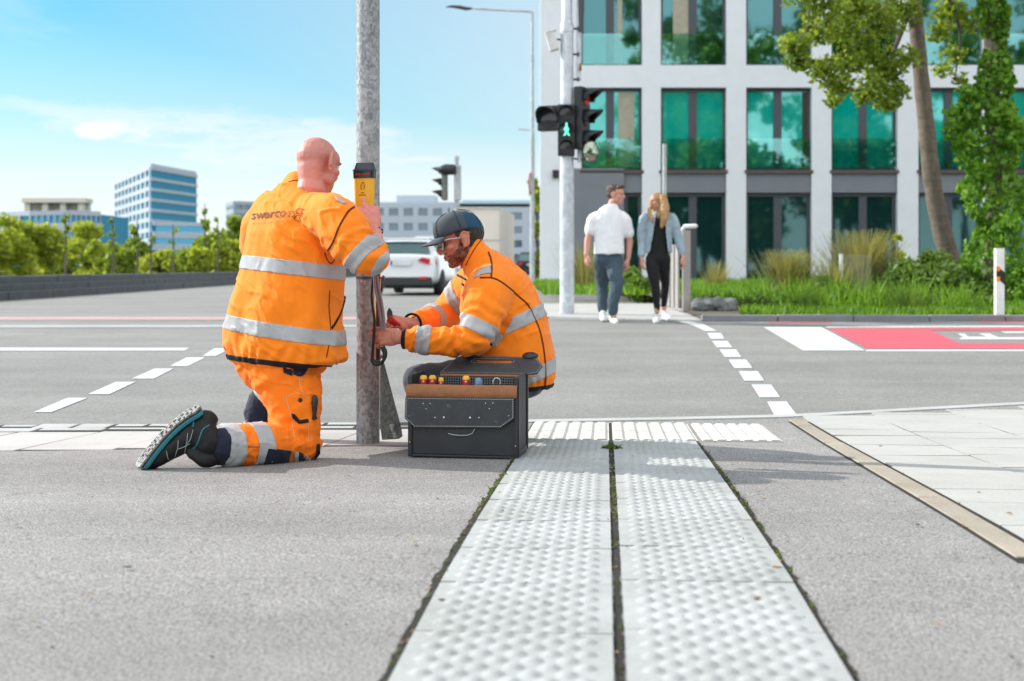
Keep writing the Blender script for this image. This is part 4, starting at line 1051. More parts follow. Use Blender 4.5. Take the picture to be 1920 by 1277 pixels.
def fold_rings(v, a, b, centers, amp, k, seed, rad=.14):
    """creases running round a sleeve near given positions along it"""
    t, dist = seg_t(v, a, b); Lg = np.linalg.norm(np.array(b)-np.array(a)); s = t*Lg; w = nz(v, 7, seed, 2)*.055
    out = np.zeros(len(v))
    for c_, wd in centers: out += np.exp(-((s-c_)/wd)**2)*np.sin((s+w)*k+seed)*amp
    return out*np.clip(1.3-dist/rad, 0, 1)

def creases(v, scale, seed, amp, thr=.16):
    """sharp-edged pinched folds: ridges where stretched noise crosses zero"""
    a = nz(v, scale, seed, 2); m = np.clip(nz(v, 3.5, seed+5, 2)*2.2+.45, 0, 1)
    return amp*(np.clip(1-np.abs(a)/thr, 0, 1)**1.6)*m
# ---------- bald worker kneeling with his back to the camera ------------------------
w1 = thing('person', 'bald worker kneeling in orange high visibility clothes, seen from behind at the pole', 'person', tuple(G(500, 868)))
FT = V((.53, .85, 0)).normalized(); RT = V((FT.y, -FT.x, 0))
def trunk_rings(mb, rows, fdir, rdir, n=36, ex=2.35):
    rings = []
    for (px, py, d, hw, hd, tilt) in rows:
        c_ = P(px, py, d); r = []
        for k in range(n):
            a = 2*PI*k/n; ca, sa = math.cos(a), math.sin(a)
            x = math.copysign(abs(ca)**(2/ex), ca)*hw; y = math.copysign(abs(sa)**(2/ex), sa)*hd
            p = c_+rdir*x+fdir*y; p.z += tilt*y; r.append(p)
        rings.append(r)
    mb.rings(rings)
D1 = 5.40
# garments first
jk = MB()
rows = [(541, 681, D1, .235, .185, .05), (540, 672, D1, .262, .20, .05), (534, 648, D1, .268, .20, 0), (533, 615, D1, .264, .195, 0), (539, 570, D1, .248, .185, 0), (547, 520, D1+.01, .232, .175, 0), (550, 475, D1+.02, .225, .165, 0),
        (551, 435, D1+.03, .222, .158, 0), (553, 408, D1+.05, .205, .145, -.05), (557, 386, D1+.07, .170, .128, -.1), (563, 366, D1+.09, .125, .108, -.15), (569, 350, D1+.10, .088, .088, -.2), (573, 338, D1+.105, .078, .08, -.3), (573, 332, D1+.105, .07, .072, -.3)]
trunk_rings(jk, rows, FT, RT)
SH, EL, WR = P(628, 411, 5.22), P(688, 487, 5.10), P(702, 434, 5.36)
chain(jk, [(P(585, 400, 5.35), .085), (SH, .100), (P(660, 452, 5.14), .089), (P(686, 483, 5.10), .074)])
chain(jk, [(P(676, 478, 5.11), .070), (P(695, 488, 5.10), .067), (P(702, 479, 5.14), .056)])
SL, ELl, WL = P(494, 420, 5.60), P(486, 474, 5.86), P(570, 470, 6.0)
chain(jk, [(P(520, 400, 5.50), .10), (SL, .092), (P(484, 448, 5.73), .080), (ELl, .072)]); chain(jk, [(ELl, .076), (P(520, 480, 5.95), .066), (WL, .052)])
def wr1(v, n):
    d = nz(v, (6, 6, 3.2), 1)*.011+nz(v, (17, 17, 8), 2)*.0036
    z = v[:, 2]; zh = P(0, 680, D1).z
    ang = np.arctan2(v[:, 1]-D1, v[:, 0]-P(540, 0, D1).x)
    d += np.exp(-((z-zh-.035)/.05)**2)*np.sin(ang*26+nz(v, 5, 3)*5)*.0042               # gathers above the hem
    # drag folds from the right armpit down across the back
    s = (v[:, 0]*.55+v[:, 2]*.85); m_ = np.exp(-((v[:, 2]-P(0, 590, D1).z)/.16)**2); d += m_*np.sin((v[:, 0]*.9-v[:, 2]*.42)*38+nz(v, 4, 4)*4)*.0036
    d += fold_rings(v, SH, EL, [(.20, .08), (.34, .07)], .0075, 95, 5, .13)+fold_rings(v, EL, WR, [(.02, .09), (.12, .06)], .0085, 110, 6, .11)
    R3 = np.array([[.80, 0, .6], [0, 1, 0], [-.6, 0, .80]]); q = v@R3
    d += creases(q, (4, 4, 11), 101, .0075, .17)+creases(v@R3.T, (13, 9, 5), 102, .005, .17)
    t, ds = seg_t(v, P(640, 470, 5.2), P(655, 515, 5.2)); d += np.exp(-(ds/.06)**2)*np.sin(v[:, 2]*120+nz(v, 8, 7)*3)*.006
    return d
jacket1, jm1 = garment('jacket', jk, M['orange'], w1, .0065, 7, wr1)
b1 = bvh_of(jm1)
tr = MB()
HP, KN, AN = P(530, 660, 5.34), P(570, 834, 5.26), P(398, 836, 4.985)
tr.ellipsoid(P(528, 660, 5.42), (.215, .17, .15), None)
chain(tr, [(P(496, 672, 5.40), .128), (P(508, 690, 5.38), .125)])
chain(tr, [(P(524, 672, 5.36), .15), (P(540, 716, 5.32), .136), (P(551, 752, 5.29), .116), (P(554, 790, 5.27), .106), (P(561, 815, 5.265), .094), (P(566, 832, 5.26), .080)])
chain(tr, [(KN, .072), (P(540, 834, 5.21), .082), (P(500, 834, 5.13), .085), (P(450, 835, 5.06), .084), (P(426, 836, 5.025), .082)])
pass
HL, KL_, AL = P(515, 655, 5.58), P(585, 640, 6.02), P(484, 770, 6.08)
chain(tr, [(HL, .14), (P(550, 645, 5.8), .115), (KL_, .085)]); chain(tr, [(KL_, .082), (P(540, 700, 6.05), .082), (P(497, 752, 6.08), .074), (P(486, 778, 6.08), .072)])
def wr1t(v, n):
    d = nz(v, (9, 9, 6), 11)*.005+nz(v, 26, 12)*.002
    d += fold_rings(v, HP, KN, [(.10, .08), (.28, .05), (.40, .06)], .0035, 80, 13, .2)+fold_rings(v, KN, AN, [(.05, .08), (.36, .08)], .004, 90, 14, .13)
    d += creases(v, (6, 6, 14), 103, .006, .16)+creases(v, (12, 8, 5), 104, .004)
    t, ds = seg_t(v, P(500, 735, 5.3), P(560, 722, 5.2)); d -= np.exp(-(ds/.018)**2)*.010
    return d
trousers1, tm1 = garment('trousers', tr, M['orange2'], w1, .0065, 7, wr1t)
bt = bvh_of(tm1)
# reflective tape round torso, sleeve and shin
tor = lambda c_: (c_-V((P(545, 0, D1).x, D1, c_.z))).length < .31
def notarm(c_):
    t = ((c_-SH).dot(EL-SH))/(EL-SH).length_squared; return not (c_.x > P(652, 0, 5.2).x and c_.y < 5.33)
def arm1(c_): return c_.x > P(640, 0, 5.2).x and c_.y < 5.36
zt1 = P(550, 502, 5.22); band(jm1, 'reflective_band', M['reflect'], jacket1, zt1, (.115, .02, .99), .058, lambda c_: tor(c_) and notarm(c_))
zt2 = P(535, 623, 5.22); band(jm1, 'reflective_band', M['reflect'], jacket1, zt2, (.135, .0, .99), .060, tor)
band(jm1, 'reflective_band', M['reflect'], jacket1, P(680, 472, 5.06), V((.76, -.12, -.64)), .056, lambda c_: arm1(c_) and (c_-EL).length < .19)
band(jm1, 'reflective_band', M['reflect'], jacket1, P(712, 494, 5.06), V((.80, -.12, -.55)), .026, lambda c_: arm1(c_) and (c_-EL).length < .17)
ax = (KN-AN).normalized()
band(tm1, 'reflective_band', M['reflect'], trousers1, P(428, 836, 5.03), ax+V((0, 0, .10)), .070, lambda c_: (c_-P(428, 836, 5.03)).length < .2)
band(tm1, 'reflective_band', M['reflect'], trousers1, P(482, 835, 5.1), ax+V((0, 0, .10)), .070, lambda c_: (c_-P(482, 835, 5.1)).length < .16)
band(tm1, 'reflective_band', M['reflect'], trousers1, P(504, 730, 6.08), (KL_-AL), .080, lambda c_: c_.y > 5.93)
band(tm1, 'cuff', M['navy'], trousers1, P(401, 837, 4.99), ax, .062, lambda c_: (c_-P(403, 837, 4.99)).length < .14, .005)
band(tm1, 'cuff', M['navy'], trousers1, P(490, 772, 6.08), (KL_-AL), .135, lambda c_: c_.y > 5.93, .003)
# piping seams, zips, pockets
seam(b1, 'piping', M['piping'], jacket1, [[(664, 388), (652, 398), (636, 425), (624, 455), (610, 478), (600, 510), (590, 540), (578, 580), (568, 620), (560, 660), (554, 675)], [(604, 348), (625, 372), (645, 391)], [(566, 334), (585, 340), (602, 352)]], .0045)
seam(b1, 'piping', M['piping'], jacket1, [[(618, 545), (617, 580), (620, 618), (616, 650), (612, 670)], [(609, 474), (614, 488), (621, 494), (628, 486)]], .0025)
seam(b1, 'pocket_zip', M['black_trim'], jacket1, [[(648, 551), (641, 580), (632, 600), (622, 616)]], .0055)
hem = [(418, 655), (430, 664), (450, 672), (480, 679), (510, 683), (545, 684), (580, 681), (610, 677), (630, 677), (646, 684)]
seam(b1, 'collar_edge', M['piping'], jacket1, [[(541, 341), (556, 338), (575, 341), (592, 350), (606, 362)]], .0022)
patch(b1, 'shoulder_tape', M['reflect'], jacket1, [[(627, 370), (636, 373), (650, 382), (644, 383), (632, 378)]], .004)
# hem binding: slice at the lowest edge
band(jm1, 'hem_binding', M['black_trim'], jacket1, P(541, 683, 5.24), (.10, .05, .99), .020, tor, .004)
# navy yokes and pockets on the trousers
patch(bt, 'pocket', M['navy'], trousers1, [[(549, 670), (586, 670), (579, 686), (570, 703), (560, 706), (550, 702)]], .004)
patch(bt, 'pocket', M['navy'], trousers1, [[(526, 670), (537, 670), (540, 690), (549, 695), (548, 705), (532, 699)]], .004)
patch(bt, 'belt_panel', M['navy'], trousers1, [[(456, 668), (480, 676), (520, 678), (530, 678), (526, 682), (500, 684), (475, 683), (462, 678)]], .006)
patch(bt, 'label', M['stitch'], trousers1, [[(530, 686), (534, 684), (535, 690), (531, 691)]], .006)
patch(bt, 'knee_patch', M['navy'], trousers1, [[(503, 841), (546, 845), (540, 869), (494, 871)]], .004)
patch(bt, 'knee_patch', M['navy'], trousers1, [[(559, 846), (568, 850), (571, 868), (561, 869)], [(594, 832), (599, 832), (600, 850), (592, 862), (586, 866), (592, 850)]], .004)
patch(bt, 'knee_tape', M['reflect'], trousers1, [[(551, 848), (559, 848), (560, 868), (553, 868)], [(572, 852), (580, 856), (585, 866), (573, 868)]], .004)
patch(bt, 'pocket_flap', M['black_trim'], trousers1, [[(547, 775), (553, 777), (562, 788), (577, 785), (579, 792), (560, 795), (548, 783)]], .004)
seam(bt, 'stitching', M['stitch'], trousers1, [[(537, 745), (558, 737), (580, 748)], [(537, 745), (540, 760), (545, 778)], [(578, 795), (579, 815), (578, 828)], [(545, 778), (549, 800), (552, 820)], [(560, 722), (568, 700)], [(560, 690), (563, 722), (570, 738)]], .0012)
seam(bt, 'stitching', M['navy'], trousers1, [[(414, 838), (440, 839), (468, 838), (497, 838)]], .0012)
mb = MB(); h, nn = hit(bt, 563, 750); 
if h: mb.lathe([(.009, 0), (.009, .004), (.004, .005)], h, frame(V((0, 0, 1)), nn), 14)
mb.build('press_stud', M['black_plastic'], trousers1)
# handle of a tool in the thigh pocket
h, nn = hit(bt, 588, 765); o_ = h+nn*.006; mb = MB()
up_ = V((.02, 0, 1)).normalized()
mb.tube([o_+up_*-.040, o_+up_*-.02, o_, o_+up_*.025, o_+up_*.042], [.009, .0085, .011, .014, .012], 14, True)
tk = mb.build('pocket_knife', M['black_plastic']); tag(tk, 'black handled knife tucked in the thigh pocket of the orange trousers', 'knife')
MB().tube([o_+up_*-.046, o_+up_*-.036], .0115, 14).build('collar', M['black_rubber'], tk)
# logo on the back
LOGO_A, LOGO_B = (470, 411), (540, 403)
def logo_mesh(txt, size, x0, y0, ang, mat, name, shear=.35, parent=None, bv=None, weight=0, off=.0016):
    cu = bpy.data.curves.new('t', 'FONT'); cu.body = txt; cu.size = 1; cu.shear = shear; cu.resolution_u = 4; cu.offset = weight
    o = bpy.data.objects.new('t', cu); C.objects.link(o)
    dg = bpy.context.evaluated_depsgraph_get(); me = bpy.data.meshes.new_from_object(o.evaluated_get(dg)); bpy.data.objects.remove(o)
    bm = bmesh.new(); bm.from_mesh(me); bmesh.ops.triangulate(bm, faces=bm.faces)
    bmesh.ops.subdivide_edges(bm, edges=[e for e in bm.edges if e.calc_length() > .18], cuts=3, use_grid_fill=False)
    wd = max(v.co.x for v in bm.verts)-min(v.co.x for v in bm.verts); ca, sa = math.cos(ang), math.sin(ang)
    for v in bm.verts:
        x, y = v.co.x*size, v.co.y*size; px, py = x0+x*ca+y*sa, y0+x*sa-y*ca
        hh, n2 = hit(bv, px, py)
        v.co = hh+n2*off if hh else P(px, py, 5.3)
    bm.normal_update()
    bm.to_mesh(me); bm.free(); me.name = name
    while me.materials: me.materials.pop()
    return link(me, name, parent, mat, False), wd*size
M['logo_grey'] = plain('print_grey', (.16, .085, .06), .9); M['logo_black'] = plain('print_black', (.03, .006, .004), .9); M['logo_faint'] = plain('print_faint', (.72, .24, .05), .7)
lg, wdl = logo_mesh('swarco', 22.4, 471, 411.5, math.radians(-5), M['logo_grey'], 'lettering', .32, jacket1, b1, .010, .0035)
logo_mesh('Improving quality of life', 6.2, 473, 419.5, math.radians(-4), M['logo_faint'], 'lettering', .2, jacket1, b1, 0, .0028)
def chevron(pts): return [pts]
def outline(poly, w_):
    """closed outline of a polygon as quads in pixel space"""
    n = len(poly); c_ = (sum(p[0] for p in poly)/n, sum(p[1] for p in poly)/n); inn = []
    for i in range(n):
        a, b, c2 = V(poly[i-1]), V(poly[i]), V(poly[(i+1) % n]); d1 = (b-a).normalized(); d2 = (c2-b).normalized()
        n1, n2 = V((-d1.y, d1.x)), V((-d2.y, d2.x)); m_ = (n1+n2); m_ = m_/max(.35, m_.dot(n1)); inn.append((b.x+m_.x*w_, b.y+m_.y*w_))
    return [[poly[i], poly[(i+1) % n], inn[(i+1) % n], inn[i]] for i in range(n)]
tr_a = [(561, 391), (572, 391.5), (566, 396), (569, 402), (557, 401), (554.5, 395.5)]; tr_b = [(557, 404), (568, 404), (562.5, 409), (565.5, 415), (554, 414), (551, 408.5)]
patch(b1, 'logo_mark', M['logo_black'], jacket1, outline(tr_a, 1.25)+outline(tr_b, 1.25), .0035, 2, 0)
patch(b1, 'logo_mark', M['logo_grey'], jacket1, outline([(540, 397), (551, 396.5), (554, 402), (549.5, 407), (539, 407), (544, 402)], 1.2), .0035, 2, 0)
# body: one continuous skin (mostly inside the clothes)
bd = MB(); Rh = frame(V((.56, .80, -.24)), V((.06, .24, 1))); hc = P(596, 311, 5.47)
Lh = head_parts(bd, hc, Rh, 1.0, 1.0, 1.16, 38)
bd.tube([Lh(0, -.012, .06), Lh(0, -.030, .02), Lh(0, -.034, -.03), Lh(0, -.030, -.08), Lh(0, -.028, -.12)], [.060, .068, .062, .056, .064], 24, True); bd.tube([Lh(0, .01, .03), Lh(0, .012, -.02), Lh(0, .016, -.06), Lh(0, .02, -.08)], [.066, .068, .062, .05], 24, True)
bd.tube([P(570, 372, 5.49), P(577, 350, 5.48), P(586, 332, 5.465)], [.072, .063, .060], 18, True)
bd.ellipsoid(P(545, 560, D1), (.19, .13, .30)); bd.ellipsoid(P(555, 430, D1+.05), (.17, .11, .12))
chain(bd, [(P(560, 400, 5.4), .07), (SH, .055), (EL, .043)]); chain(bd, [(EL, .043), (P(704, 470, 5.18), .043), (P(703, 448, 5.29), .034), (WR, .029)])
hand_parts(bd, P(698, 432, 5.37), V((-.20, .33, .92)), V((.08, -.93, .36)), True, [(72, 85, 45), (34, 78, 45), (70, 88, 45), (78, 88, 45)], [(.026, .018, -.012), (.044, .046, -.022), (.046, .074, -.032), (.040, .090, -.040)], 1.22, .7)
chain(bd, [(P(540, 400, 5.5), .07), (SL, .055), (ELl, .043), (WL, .032)]); hand_parts(bd, WL, V((.9, -.3, .25)), V((-.2, -.2, .95)), False, [(30, 50, 30)]*4)
chain(bd, [(P(530, 640, D1), .13), (HP, .10), (P(553, 770, 5.28), .075), (P(563, 820, 5.265), .060)]); chain(bd, [(P(563, 826, 5.265), .058), (P(480, 834, 5.1), .055), (AN, .036), (P(378, 822, 4.975), .02)])
chain(bd, [(P(525, 640, D1), .12), (HL, .10), (KL_, .06), (AL, .042), (P(484, 800, 6.05), .035)])
me = remesh(bd, .0036, 6)
def wrs(v, n): return nz(v, 18, 21)*.0006
displace(me, wrs); link(me, 'body', w1, M['skin1'], True)
# eyebrow and eyes (barely seen)
mb = MB()
for s in (-1, 1): mb.tube([Lh(s*.016, .097, .034), Lh(s*.034, .091, .040), Lh(s*.050, .076, .036)], [.003, .004, .002], 6, True)
M['hair_dark'] = plain('dark_hair', (.025, .017, .012), .6, 0, .3, 60, .5, 200); mb.build('eyebrow', M['hair_dark'], w1)
mb = MB()
for s in (-1, 1): mb.ellipsoid(Lh(s*.031, .083, .016), (.011, .011, .011))
M['eye'] = plain('eye_white', (.7, .7, .68), .2); mb.build('eye', M['eye'], w1)
# bead bracelet
wa = V((-.05, .62, .78)); wc = P(702.5, 434, 5.355); fx, fy_, fz = frame(wa, V((0, -1, 0)))
mb = MB()
for k in range(30):
    a = 2*PI*k/30; mb.mat(k % 3 == 0); mb.ellipsoid(wc+fx*math.cos(a)*.0335+fz*math.sin(a)*.0275, (.0036,)*3, None, 8, 6)
mb.build('bracelet', [M['black_trim'], M['steel']], w1)
# boots
M['boot'] = cloth('boot_leather', (.014, .014, .015), .3, .55, .0, 500, .3, 20)
M['teal_sole'] = plain('teal_midsole', (.012, .17, .21), .5, 0, .12, 20); M['tread'] = plain('grey_tread', (.30, .29, .28), .8, 0, .3, 30, .4, 120); M['tread_dark'] = plain('dark_tread', (.035, .035, .037), .8)
boot = MB()
sole = [P(381, 772, 4.98), P(352, 790, 4.97), P(322, 815, 4.955), P(296, 844, 4.94), P(278, 868, 4.93), P(270, 880, 4.925)]
chain(boot, [(P(386, 790, 5.0), .047), (P(372, 806, 4.985), .055), (P(346, 824, 4.97), .052), (P(316, 842, 4.955), .046), (P(294, 858, 4.94), .040), (P(280, 870, 4.935), .027)])
chain(boot, [(P(378, 806, 4.985), .056), (P(384, 820, 4.985), .062), (P(391, 831, 4.985), .063), (P(398, 835, 4.99), .060)])
chain(boot, [(P(360, 850, 4.95), .022), (P(384, 862, 4.95), .030), (P(400, 860, 4.97), .03)])
bo, bme = garment('boot', boot, M['boot'], w1, .005, 5, lambda v, n: nz(v, 24, 31)*.003)
bvb = bvh_of(bme)
sn = V((-.62, -.36, .70)).normalized()
pts = smooth_line([tuple(p) for p in sole], 8); mid, tread, lug = MB(), MB(), MB()
def sole_strip(mb, h0, h1, wf, pts=pts):
    rings = []
    for i, p in enumerate(pts):
        a = pts[max(0, i-1)]; b = pts[min(len(pts)-1, i+1)]; t = (b-a).normalized(); b_ = t.cross(sn).normalized(); n_ = b_.cross(t).normalized(); 
        if n_.dot(sn) < 0: n_ = -n_
        w_ = wf(i/(len(pts)-1)); rings.append([p+b_*w_+n_*h0, p-b_*w_+n_*h0, p-b_*w_+n_*h1, p+b_*w_+n_*h1])
    mb.rings(rings); return rings
wfn = lambda t: interp(t, [0, .06, .3, .55, .8, .93, 1], [.026, .037, .036, .043, .047, .038, .020])
r1 = sole_strip(mid, .0, .016, lambda t: wfn(t)+.004); mid.build('midsole', M['teal_sole'], bo, bevel=.003)
r2 = sole_strip(tread, .0165, .024, wfn); tread.build('outsole', M['tread_dark'], bo, smooth=False)
for i in range(1, len(pts)-1, 2):
    a, b, c_, d_ = r2[i]; n_ = (d_-a).normalized(); t = (pts[i+1]-pts[i-1]).normalized(); w_ = (a-b).normalized()
    for s in (-.78, -.26, .26, .78):
        ang = random.uniform(-.7, .7); tx = t*math.cos(ang)+w_*math.sin(ang); wx = w_*math.cos(ang)-t*math.sin(ang)
        p = (a+b)/2+w_*((a-b).length/2*s)+n_*.010+t*random.uniform(-.006, .006)
        lug.box(p, (.013+wob(.003), .015+wob(.003), .009), (tx, wx, n_))
lug.build('tread', M['tread'], bo, smooth=False, bevel=.0015)
seam(bvb, 'teal_trim', M['teal_sole'], bo, [[(392, 797), (380, 806), (374, 822), (368, 836), (362, 842)], [(363, 790), (362, 800)]], .0028)
seam(bvb, 'stitching', plain('boot_stitch', (.33, .35, .36), .8), bo, [[(352, 812), (350, 830), (346, 850)], [(362, 806), (356, 825), (346, 838)], [(334, 826), (333, 840), (328, 856)], [(312, 846), (314, 856), (316, 862)], [(334, 842), (345, 838), (356, 832)]], .0013)
lb = MB(); 
chain(lb, [(P(468, 800, 6.05), .040), (P(485, 805, 6.08), .048), (P(540, 822, 6.10), .045), (P(570, 826, 6.12), .04)]); chain(lb, [(P(486, 785, 6.08), .055), (P(486, 806, 6.08), .055)])
lb2, _ = garment('boot', lb, plain('brown_boot', (.06, .02, .015), .5, 0, .3, 20), w1, .006, 5)
# ---------- near signal pole with push-button box -----------------------------------
PD = 5.65; pb = G(690, 832); PXc = pb.x; zb = gz(pb.y)
pole = thing('signal_pole', 'galvanised grey steel pole with mottled zinc surface rising out of the frame', 'pole', (PXc, pb.y, zb))
mb = MB(); R_ = .0535; y_ = pb.y
mb.lathe([(R_, zb-.1), (R_, zb+.4), (R_, 1.0), (R_, 2.2), (R_, 3.4), (.0, 3.42)], (PXc, y_, 0), None, 48); mb.build('pole', M['galv'], pole)
# open service hatch on the right flank
hz0, hz1 = P(0, 688, PD).z, P(0, 514, PD).z
mb = MB(); ang0 = math.radians(-58); dv = V((math.sin(math.radians(58)), -math.cos(math.radians(58)), 0)); tv = V((-dv.y, dv.x, 0))
c_ = V((PXc, y_, (hz0+hz1)/2))+dv*.0495
mb.box(c_, (.030, .012, hz1-hz0), (tv, dv, V((0, 0, 1)))); mb.build('hatch_opening', M['black_rubber'], pole, smooth=False, bevel=.003)
mb = MB()
for s in (-1, 1): mb.box(c_+tv*(s*.0175)+dv*.0025, (.004, .012, hz1-hz0+.01), (tv, dv, V((0, 0, 1))))
mb.build('hatch_edge', M['steel'], pole, smooth=False)
mb = MB(); p = V((PXc, y_, P(0, 519, PD).z)); mb.lathe([(.0545, -.012), (.056, -.012), (.056, .0), (.0545, .0)], p, None, 40)
mb.build('clamp', M['dark_metal'], pole); mb = MB(); mb.lathe([(.003, -.012), (.004, .0), (.010, .002), (.011, .010), (.004, .013)], P(716, 521, 5.60), (V((0, 1, 0)), V((0, 0, 1)), V((1, 0, 0))), 12); mb.build('clamp_bolt', M['dark_metal'], pole)
# cables
M['cable_grey'] = plain('mauve_grey_cable', (.22, .16, .175), .5); M['cable_black'] = plain('black_cable', (.012, .012, .013), .4)
for pts, lab, m_, r in (([(702, 517), (704, 540), (708, 560), (712, 585), (715, 605), (716, 618)], 'grey sheathed cable hanging nearest the pole opening into the gloveless hands', 'cable_grey', .0075), ([(707, 517), (710, 540), (714, 560), (718, 585), (720, 605), (719, 618)], 'grey sheathed cable on the outer right side of the bundle under the elbow', 'cable_grey', .0068),
                     ([(716, 650), (721, 662), (720, 672), (714, 680), (706, 683), (700, 680), (697, 672)], 'black cable loop curling from the hands back into the pole', 'cable_black', .0095), ([(719, 648), (724, 660), (722, 672), (714, 676), (706, 678), (699, 674)], 'thinner black cable lying inside the larger loop', 'cable_black', .0055)):
    mb = MB(); mb.tube(smooth_line([tuple(P(x, y, 5.585-.002*(y-517)/20)) for x, y in pts], 10), r, 10); tag(mb.build('cable', M[m_]), lab, 'cable', 'cables from the open pole hatch')
mb = MB(); mb.tube(smooth_line([tuple(P(x, y, 5.60)) for x, y in ((699, 520), (697, 560), (702, 600), (700, 640), (697, 680))], 10), .006, 8); tag(mb.build('cable', M['cable_black']), 'straight black cable running down inside the open hatch slot', 'cable', 'cables from the open pole hatch')
# push-button box
M['yellow'] = plain('signal_yellow', (.82, .44, .012), .38, 0, .05, 8); M['cap_blue'] = plain('black_blue_cap', (.006, .016, .028), .22, 0, .1, 9)
bxn = V((-.30, -.954, 0)).normalized(); bxr = V((-bxn.y, bxn.x, 0)); bo_ = V((PXc, y_, 0))+bxn*.052
ctr = P(684.5, 350, 5.55); bc = V((ctr.x, ctr.y, 0))
zT, zC, zB = P(0, 304, 5.5).z, P(0, 333, 5.5).z, P(0, 402, 5.5).z
box_ = thing('button_box', 'yellow pedestrian request box with black top fixed to the galvanised pole', 'button box', (bc.x, bc.y, zB))
W_ = .092; Dp = .050
def slabp(mb, w0, d0, z0, w1, d1, z1, n=6):
    rs = []
    for w_, d_, z in ((w0, d0, z0), (w1, d1, z1)):
        r = []; q = .014
        for cx_, cy_, a0 in ((w_/2-q, -d_/2+.006, -PI/2), (w_/2-q, d_/2-q, 0), (-w_/2+q, d_/2-q, PI/2), (-w_/2+q, -d_/2+.006, PI)):
            qq = .006 if cy_ < 0 else q
            for k in range(n): 
                a = a0+PI/2*k/(n-1); r.append(bc+bxr*(-(cx_+qq*math.cos(a)))+bxn*(cy_+qq*math.sin(a))+V((0, 0, z)))
        rs.append(r)
    mb.rings(rs)
mb = MB(); slabp(mb, W_*.90, Dp, zB, W_, Dp, zC); mb.build('housing', M['yellow'], box_, sharp=50)
mb = MB(); slabp(mb, W_+.004, Dp+.006, zC, W_+.006, Dp+.008, zC+.030); slabp(mb, W_+.010, Dp+.012, zC+.031, W_+.008, Dp+.010, zC+.036); slabp(mb, W_+.006, Dp+.010, zC+.037, W_*.94, Dp*.82, zT); mb.build('cap', M['cap_blue'], box_, sharp=50)
mb = MB(); slabp(mb, W_*.7, Dp*.8, zB-.012, W_*.86, Dp*.9, zB-.0005); mb.build('base', M['black_plastic'], box_, sharp=50)
def flat_text(txt, size, o, ex, ey, mat, name, parent, shear=0, align='CENTER', wt=0):
    cu = bpy.data.curves.new('t', 'FONT'); cu.body = txt; cu.size = size; cu.align_x = align; cu.shear = shear; cu.extrude = .0004; cu.offset = wt
    ot = bpy.data.objects.new('t', cu); C.objects.link(ot); dg = bpy.context.evaluated_depsgraph_get(); me = bpy.data.meshes.new_from_object(ot.evaluated_get(dg)); bpy.data.objects.remove(ot)
    ez = ex.cross(ey)
    for v in me.vertices: v.co = o+ex*v.co.x+ey*v.co.y+ez*v.co.z
    while me.materials: me.materials.pop()
    me.name = name; return link(me, name, parent, mat)
Z = V((0, 0, 1)); fr = bc+bxn*(Dp/2+.0006)
M['red_led'] = plain('red_lettering', (.55, .02, .01), .4); M['brown_print'] = plain('brown_print', (.16, .075, .006), .6)
flat_text('BITTE WARTEN', .0095, bc+bxn*(Dp/2+.0048)+Z*(zC+.012), bxr, Z, M['red_led'], 'lettering', box_, 0, 'CENTER', .0003)
flat_text('bitte', .009, fr+Z*(zC-.066), bxr, Z, M['brown_print'], 'lettering', box_); flat_text('berühren', .009, fr+Z*(zC-.076), bxr, Z, M['brown_print'], 'lettering', box_)
# hand symbol: outline of a palm with fingers
hp = [(-9, -16), (-12, -6), (-14, 4), (-12, 9), (-9, 4), (-8, 14), (-6, 20), (-3, 21), (-2, 14), (0, 23), (3, 24), (4, 14), (6, 20), (9, 19), (9, 10), (12, 13), (14, 10), (12, -2), (8, -16), (5, -16), (9, -3), (8, 4), (-6, 4), (-9, -3), (-6, -16)]
mb = MB(); loop = [fr+bxr*(x*.0008)+Z*(zC-.036+y*.0008) for x, y in hp]; mb.tube(loop+[loop[0]], .0008, 6); mb.build('hand_symbol', M['brown_print'], box_)
# hatch cover leaning on the pole foot
cp = [(713, 668), (716, 664), (752, 800), (755, 818), (748, 823), (717, 825), (713, 800)]
base_ = [P(x, y, 5.62+.0008*(y-664)/1.6) for x, y in cp]
mb = MB(); n_ = V((.35, -.93, 0)).normalized(); fr_ = [p for p in base_]; bk = [p-n_*.006 for p in base_]; k = len(cp)
mb.add(fr_+bk, [tuple(range(k)), tuple(range(2*k-1, k-1, -1))]+[(i, k+i, k+(i+1) % k, (i+1) % k) for i in range(k)])
hcov = mb.build('hatch_cover', M['galv_dark'], smooth=False); tag(hcov, 'grey steel hatch cover leaning against the foot of the pole', 'cover plate')
mb = MB(); q = [P(x, y, 5.655) for x, y in ((733, 795), (735, 803), (739, 812), (741, 821))]; mb.tube(q, .008, 8); mb.box(P(735, 798, 5.65), (.018, .012, .014)); mb.build('latch', M['galv'], hcov)
# ---------- worker in a cap squatting behind the tool case ----------------------------
w2 = thing('person', 'bearded worker in dark cap and sunglasses squatting in an orange high visibility jacket', 'person', tuple(G(960, 838)))
D2w = 5.92
def section(mb, rows, n=36, ex=2.25):
    """torso sections: (centre px, py, half thickness seen in profile, half width in depth, tilt of the section in degrees)"""
    rings = []
    for px, py, hx, hy, tilt, *dd in rows:
        c_ = P(px, py, D2w+(dd[0] if dd else 0)); t = math.radians(tilt); ex_ = V((math.cos(t), 0, math.sin(t))); r = []
        for k in range(n):
            a = 2*PI*k/n; ca, sa = math.cos(a), math.sin(a)
            r.append(c_+ex_*(math.copysign(abs(ca)**(2/ex), ca)*hx)+V((0, 1, 0))*(math.copysign(abs(sa)**(2/ex), sa)*hy))
        rings.append(r)
    mb.rings(rings)
m2 = D2w/F
jk = MB()
